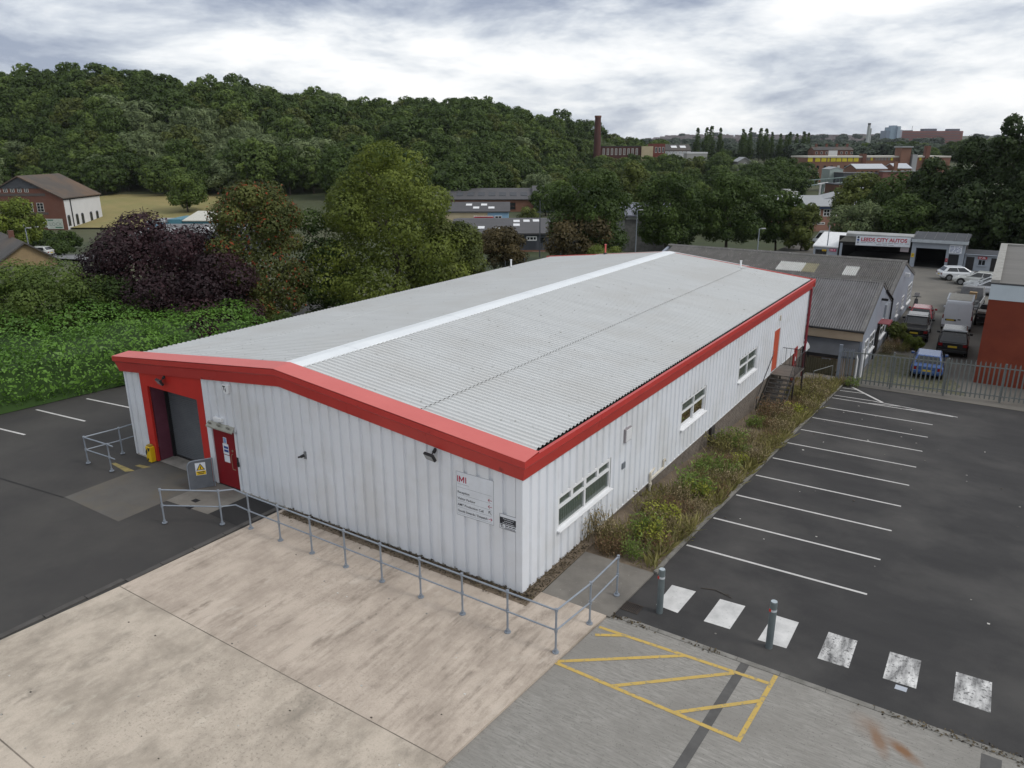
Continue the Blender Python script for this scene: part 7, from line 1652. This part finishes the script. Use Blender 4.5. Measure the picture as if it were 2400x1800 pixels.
t = bg('brick_plant_house', 'brown brick cube with grey flue tower in the valley', 'building', 85.22, 205, tz(*XY(82, 205)))
zb = tz(*XY(82, 205)); flat_block(t, 0, 3.1, 0, 6, (1.71)-zb, mat('dark_brown_boarding', (.10, .05, .03), .9), M_felt, z0=-6)
part('orange_brick_wall', MB().box(3.11, 5.3, -.3, 6, -6, (1.82)-zb), M_bk2, t); part('flue_tower', MB().box(5.31, 6.9, -.6, 3, -6, (3.33)-zb), mat('flue_grey', (.17, .18, .21), .7), t); part('flue_cap', MB().box(5.2, 7.5, -.8, 3.2, (3.33)-zb+.003, (3.55)-zb+.15), M_lgrey, t)
part('low_wall', MB().box(1, 8.8, -9, -5, -6, (-0.61)-zb), M_bk2, t); part('low_roof', MB().box(.8, 9, -9.2, -4.8, (-0.61)-zb+.003, (-0.29)-zb), M_lgrey, t)
# footbridge
t = bg('footbridge', 'pale green railed footbridge among the valley trees', 'footbridge', 0, 235, tz(*XY(85, 235)))
zb = tz(*XY(85, 235)); x0_, x1_ = 79.59, 101.88; z0_, z1_ = (-0.56)-zb, (1.26)-zb
M_fb = mat('bridge_green', (.2, .26, .25), .6)
part('deck', MB().poly([V(x0_, -.8, z0_-.1), V(x1_, -.8, z1_-.1), V(x1_, .8, z1_-.1), V(x0_, .8, z0_-.1)]).tube((x0_, -.8, z0_-.2), (x1_, -.8, z1_-.2), .14, n=6), M_fb, t)
part('rail', MB().tube((x0_, -.8, z0_+1.3), (x1_, -.8, z1_+1.3), .08, n=6).tube((x0_, .8, z0_+1.3), (x1_, .8, z1_+1.3), .08, n=6), M_fb, t)
for k in range(22): f_ = k/21; part('rail_post', MB().tube((x0_+(x1_-x0_)*f_, -.8, z0_+(z1_-z0_)*f_-.2), (x0_+(x1_-x0_)*f_, -.8, z0_+(z1_-z0_)*f_+1.3), .06, n=5), M_fb, t)
for f_ in (.05, .35, .65, .95): part('pillar', MB().tube((x0_+(x1_-x0_)*f_, 0, -4), (x0_+(x1_-x0_)*f_, 0, z0_+(z1_-z0_)*f_-.2), .25, n=8), M_fb, t)
t = bg('white_tanks', 'white pipework and tanks below the footbridge', 'plant', 77.11, 215, tz(*XY(78, 215)))
zb = tz(*XY(78, 215)); zq = (0.00)-zb
part('tank', MB().box(-1.6, .4, 0, 2, -2, zq).box(.5, 2.6, .5, 2, -2, zq-.6), M_wren, t); part('pipe_rack', MB().tube((8.4, 0, -3), (8.4, 0, zq+1.5), .25, n=8).tube((7.6, 0, zq+1.4), (10.4, 0, zq+1.8), .2, n=6).tube((9.6, 0, zq-.6), (10, 0, zq+1.7), .15, n=6), M_wren, t)
# ---- distant hospital and stacks
zb = tz(*XY(700, 1400))
t = bg('far_hospital', 'long far red brick hospital block on the horizon', 'hospital', 0, 1400, zb)
x0_, x1_ = 689.37, 798.10; zt = (35.74)-zb
part('wall', MB().box(x0_, x1_, 0, 40, -40, zt), M_bkfar, t)
for a, b, h_ in ((2116, 2140, 305), (2168, 2196, 301.5), (2227, 2250, 302)): part('plant_room', MB().box((a-1200)*5.4e-4*1400, (b-1200)*5.4e-4*1400, 4, 20, zt+.01, (37.88)-zb+(304-h_)*.72), mat('slate_blue_clad', (.10, .11, .14), .7), t)
for k in range(5): part('window_band', MB().bb(F0_, x0_+2, x1_-4, zt-4.6-k*4.2, zt-3.0-k*4.2, 0, .3), mat('far_glass', (.10, .075, .075), .4), t)
part('mast', MB().tube((712.01, 10, zt), (712.01, 10, zt+9), .35, n=6), M_lgrey, t)
t = bg('glass_wing', 'blue and pink glass towers left of the far hospital', 'tower', 0, 1390, zb)
for a, b, h_, mm in ((2074, 2082, 306, (.16, .20, .26)), (2083, 2090, 298, (.22, .30, .37)), (2091, 2099, 294, (.26, .34, .42)), (2095, 2103, 303, (.46, .17, .17)), (2103, 2111, 304, (.34, .36, .42)), (2099, 2106, 296, (.3, .37, .44))):
    part('tower_block', MB().box((a-1200)*5.4e-4*1390, (b-1200)*5.4e-4*1390-.02*a/2000, -(a % 5), 18+(a % 3), -40, (37.70)-zb+(304-h_)*.72), mat('tower_%d' % a, mm, .5), t)
for px_, top, r_ in ((2034, 289, 2.2), (2039, 301, 1.3)):
    x, y = XY((px_-1200)*5.4e-4*1000, 1000); z0_ = tz(x, y); t = thing('flue_stack', 'tall pale flue stack on the skyline' if r_ > 2 else 'thin pale flue stack beside the taller one', 'chimney', (x, y, z0_), rotz=0.0)
    part('stack', MB().tube((0, 0, -10), (0, 0, (32.58)-z0_+(300-top)*.52), r_, r_*.8, 12), mat('stack_grey', (.36, .38, .38), .8), t)
    if r_ > 2: part('dark_top', MB().tube((0, 0, (32.58)-z0_+(300-top)*.52-2.0), (0, 0, (32.58)-z0_+(300-top)*.52+.05), r_*.83, r_*.83, 12), M_felt, t)
dh = MB(); rr_ = random.Random(8)
for k in range(900):
    d = rr_.uniform(1300, 2500); u = rr_.uniform(.1, .56); x, y = XY(u*d, d); z = tz(x, y); w_ = rr_.uniform(3, 8); h_ = rr_.uniform(4, 8)
    Bh = Basis((x, y, z), (CY, -SY, 0), (SY, CY, 0), (0, 0, 1)); dh.bb(Bh, -w_, w_, -4, 4, -3, h_, back=False)
o = single('distant_houses', dh, mat('distant_house_mix', (.26, .24, .245), .9, (.13, .10, .10), .012, contrast=.6, coords='World'), 'distant grey and brick houses covering the far hillside', 'houses', None, 'stuff')
# ---- lamp posts and poles
def lamp(x, y, h, label, arm=1.0, col=None, head=True):
    z = tz(x, y); t = thing('street_lamp', label, 'street lamp', (x, y, z), None, rotz=RZ)
    part('pole', MB().tube((0, 0, -.3), (0, 0, h), .09, .055, 8), col or M_galv, t)
    if head: part('arm', MB().tube((0, 0, h), (arm, 0, h+.05), .04, n=6), col or M_galv, t); part('lamp_head', MB().box(arm-.1, arm+.45, -.1, .1, h, h+.12), M_lampw, t)
lamp(*XY(31.48, 97), 4.2, 'street lamp by the road right of the maples', .35)
lamp(*XY(39.53, 95), (2.13)-tz(*XY(39.53, 95)), 'thin grey pole in front of the white roofed office', .3, None, False)
lamp(*XY(3.85, 104), (4.60)-tz(*XY(3.85, 104)), 'tall dark lamp column before the dark grey unit', .4, M_dkclad, False)
lamp(*XY(-63.63, 100), (1.49)-tz(*XY(-63.63, 100)), 'lamp post above the stone house at the left', .3)
lamp(*XY(-72.76, 152), (0.42)-tz(*XY(-72.76, 152)), 'black pole on the yellow field', .3, M_black, False)
lamp(*XY(16.34, 100), (3.61)-tz(*XY(16.34, 100)), 'grey column between the dark maples', .3, None, True)
mf = thing('mesh_fence', 'dark green mesh fence with thin posts beyond the left eaves', 'fence', (-36, 47, tz(-36, 47)))
p0, p1 = V(-35.5, 41.5, 0), V(-31.5, 57.5, 0)
for k in range(7):
    q = p0.lerp(p1, k/6); part('post', MB().tube((q.x, q.y, tz(q.x, q.y)-.2), (q.x, q.y, tz(q.x, q.y)+2.6), .04, n=6), M_dkclad, mf)
gm_ = mat('fence_green', (.02, .05, .04), .6); wi = MB()
for k in range(14): wi.tube((p0.x, p0.y, tz(p0.x, p0.y)+.15+k*.18), (p1.x, p1.y, tz(p1.x, p1.y)+.15+k*.18), .008, n=4, caps=False)
part('wire', wi, gm_, mf, kind='stuff')
# the air of the valley, a faint haze over everything
hz = MB().box(-4800, 6200, -4200, 6600, -12, 75)
o = single('haze', hz, None, kind='stuff'); hm = bpy.data.materials.new('haze_air'); hm.use_nodes = True; t = hm.node_tree; t.nodes.remove(t.nodes['Principled BSDF'])
pv = nd(t, 'ShaderNodeVolumePrincipled'); pv.inputs['Color'].default_value = (.86, .91, 1, 1); pv.inputs['Density'].default_value = .00005; pv.inputs['Anisotropy'].default_value = 0.1
t.links.new(pv.outputs[0], t.nodes['Material Output'].inputs['Volume']); o.data.materials.append(hm)
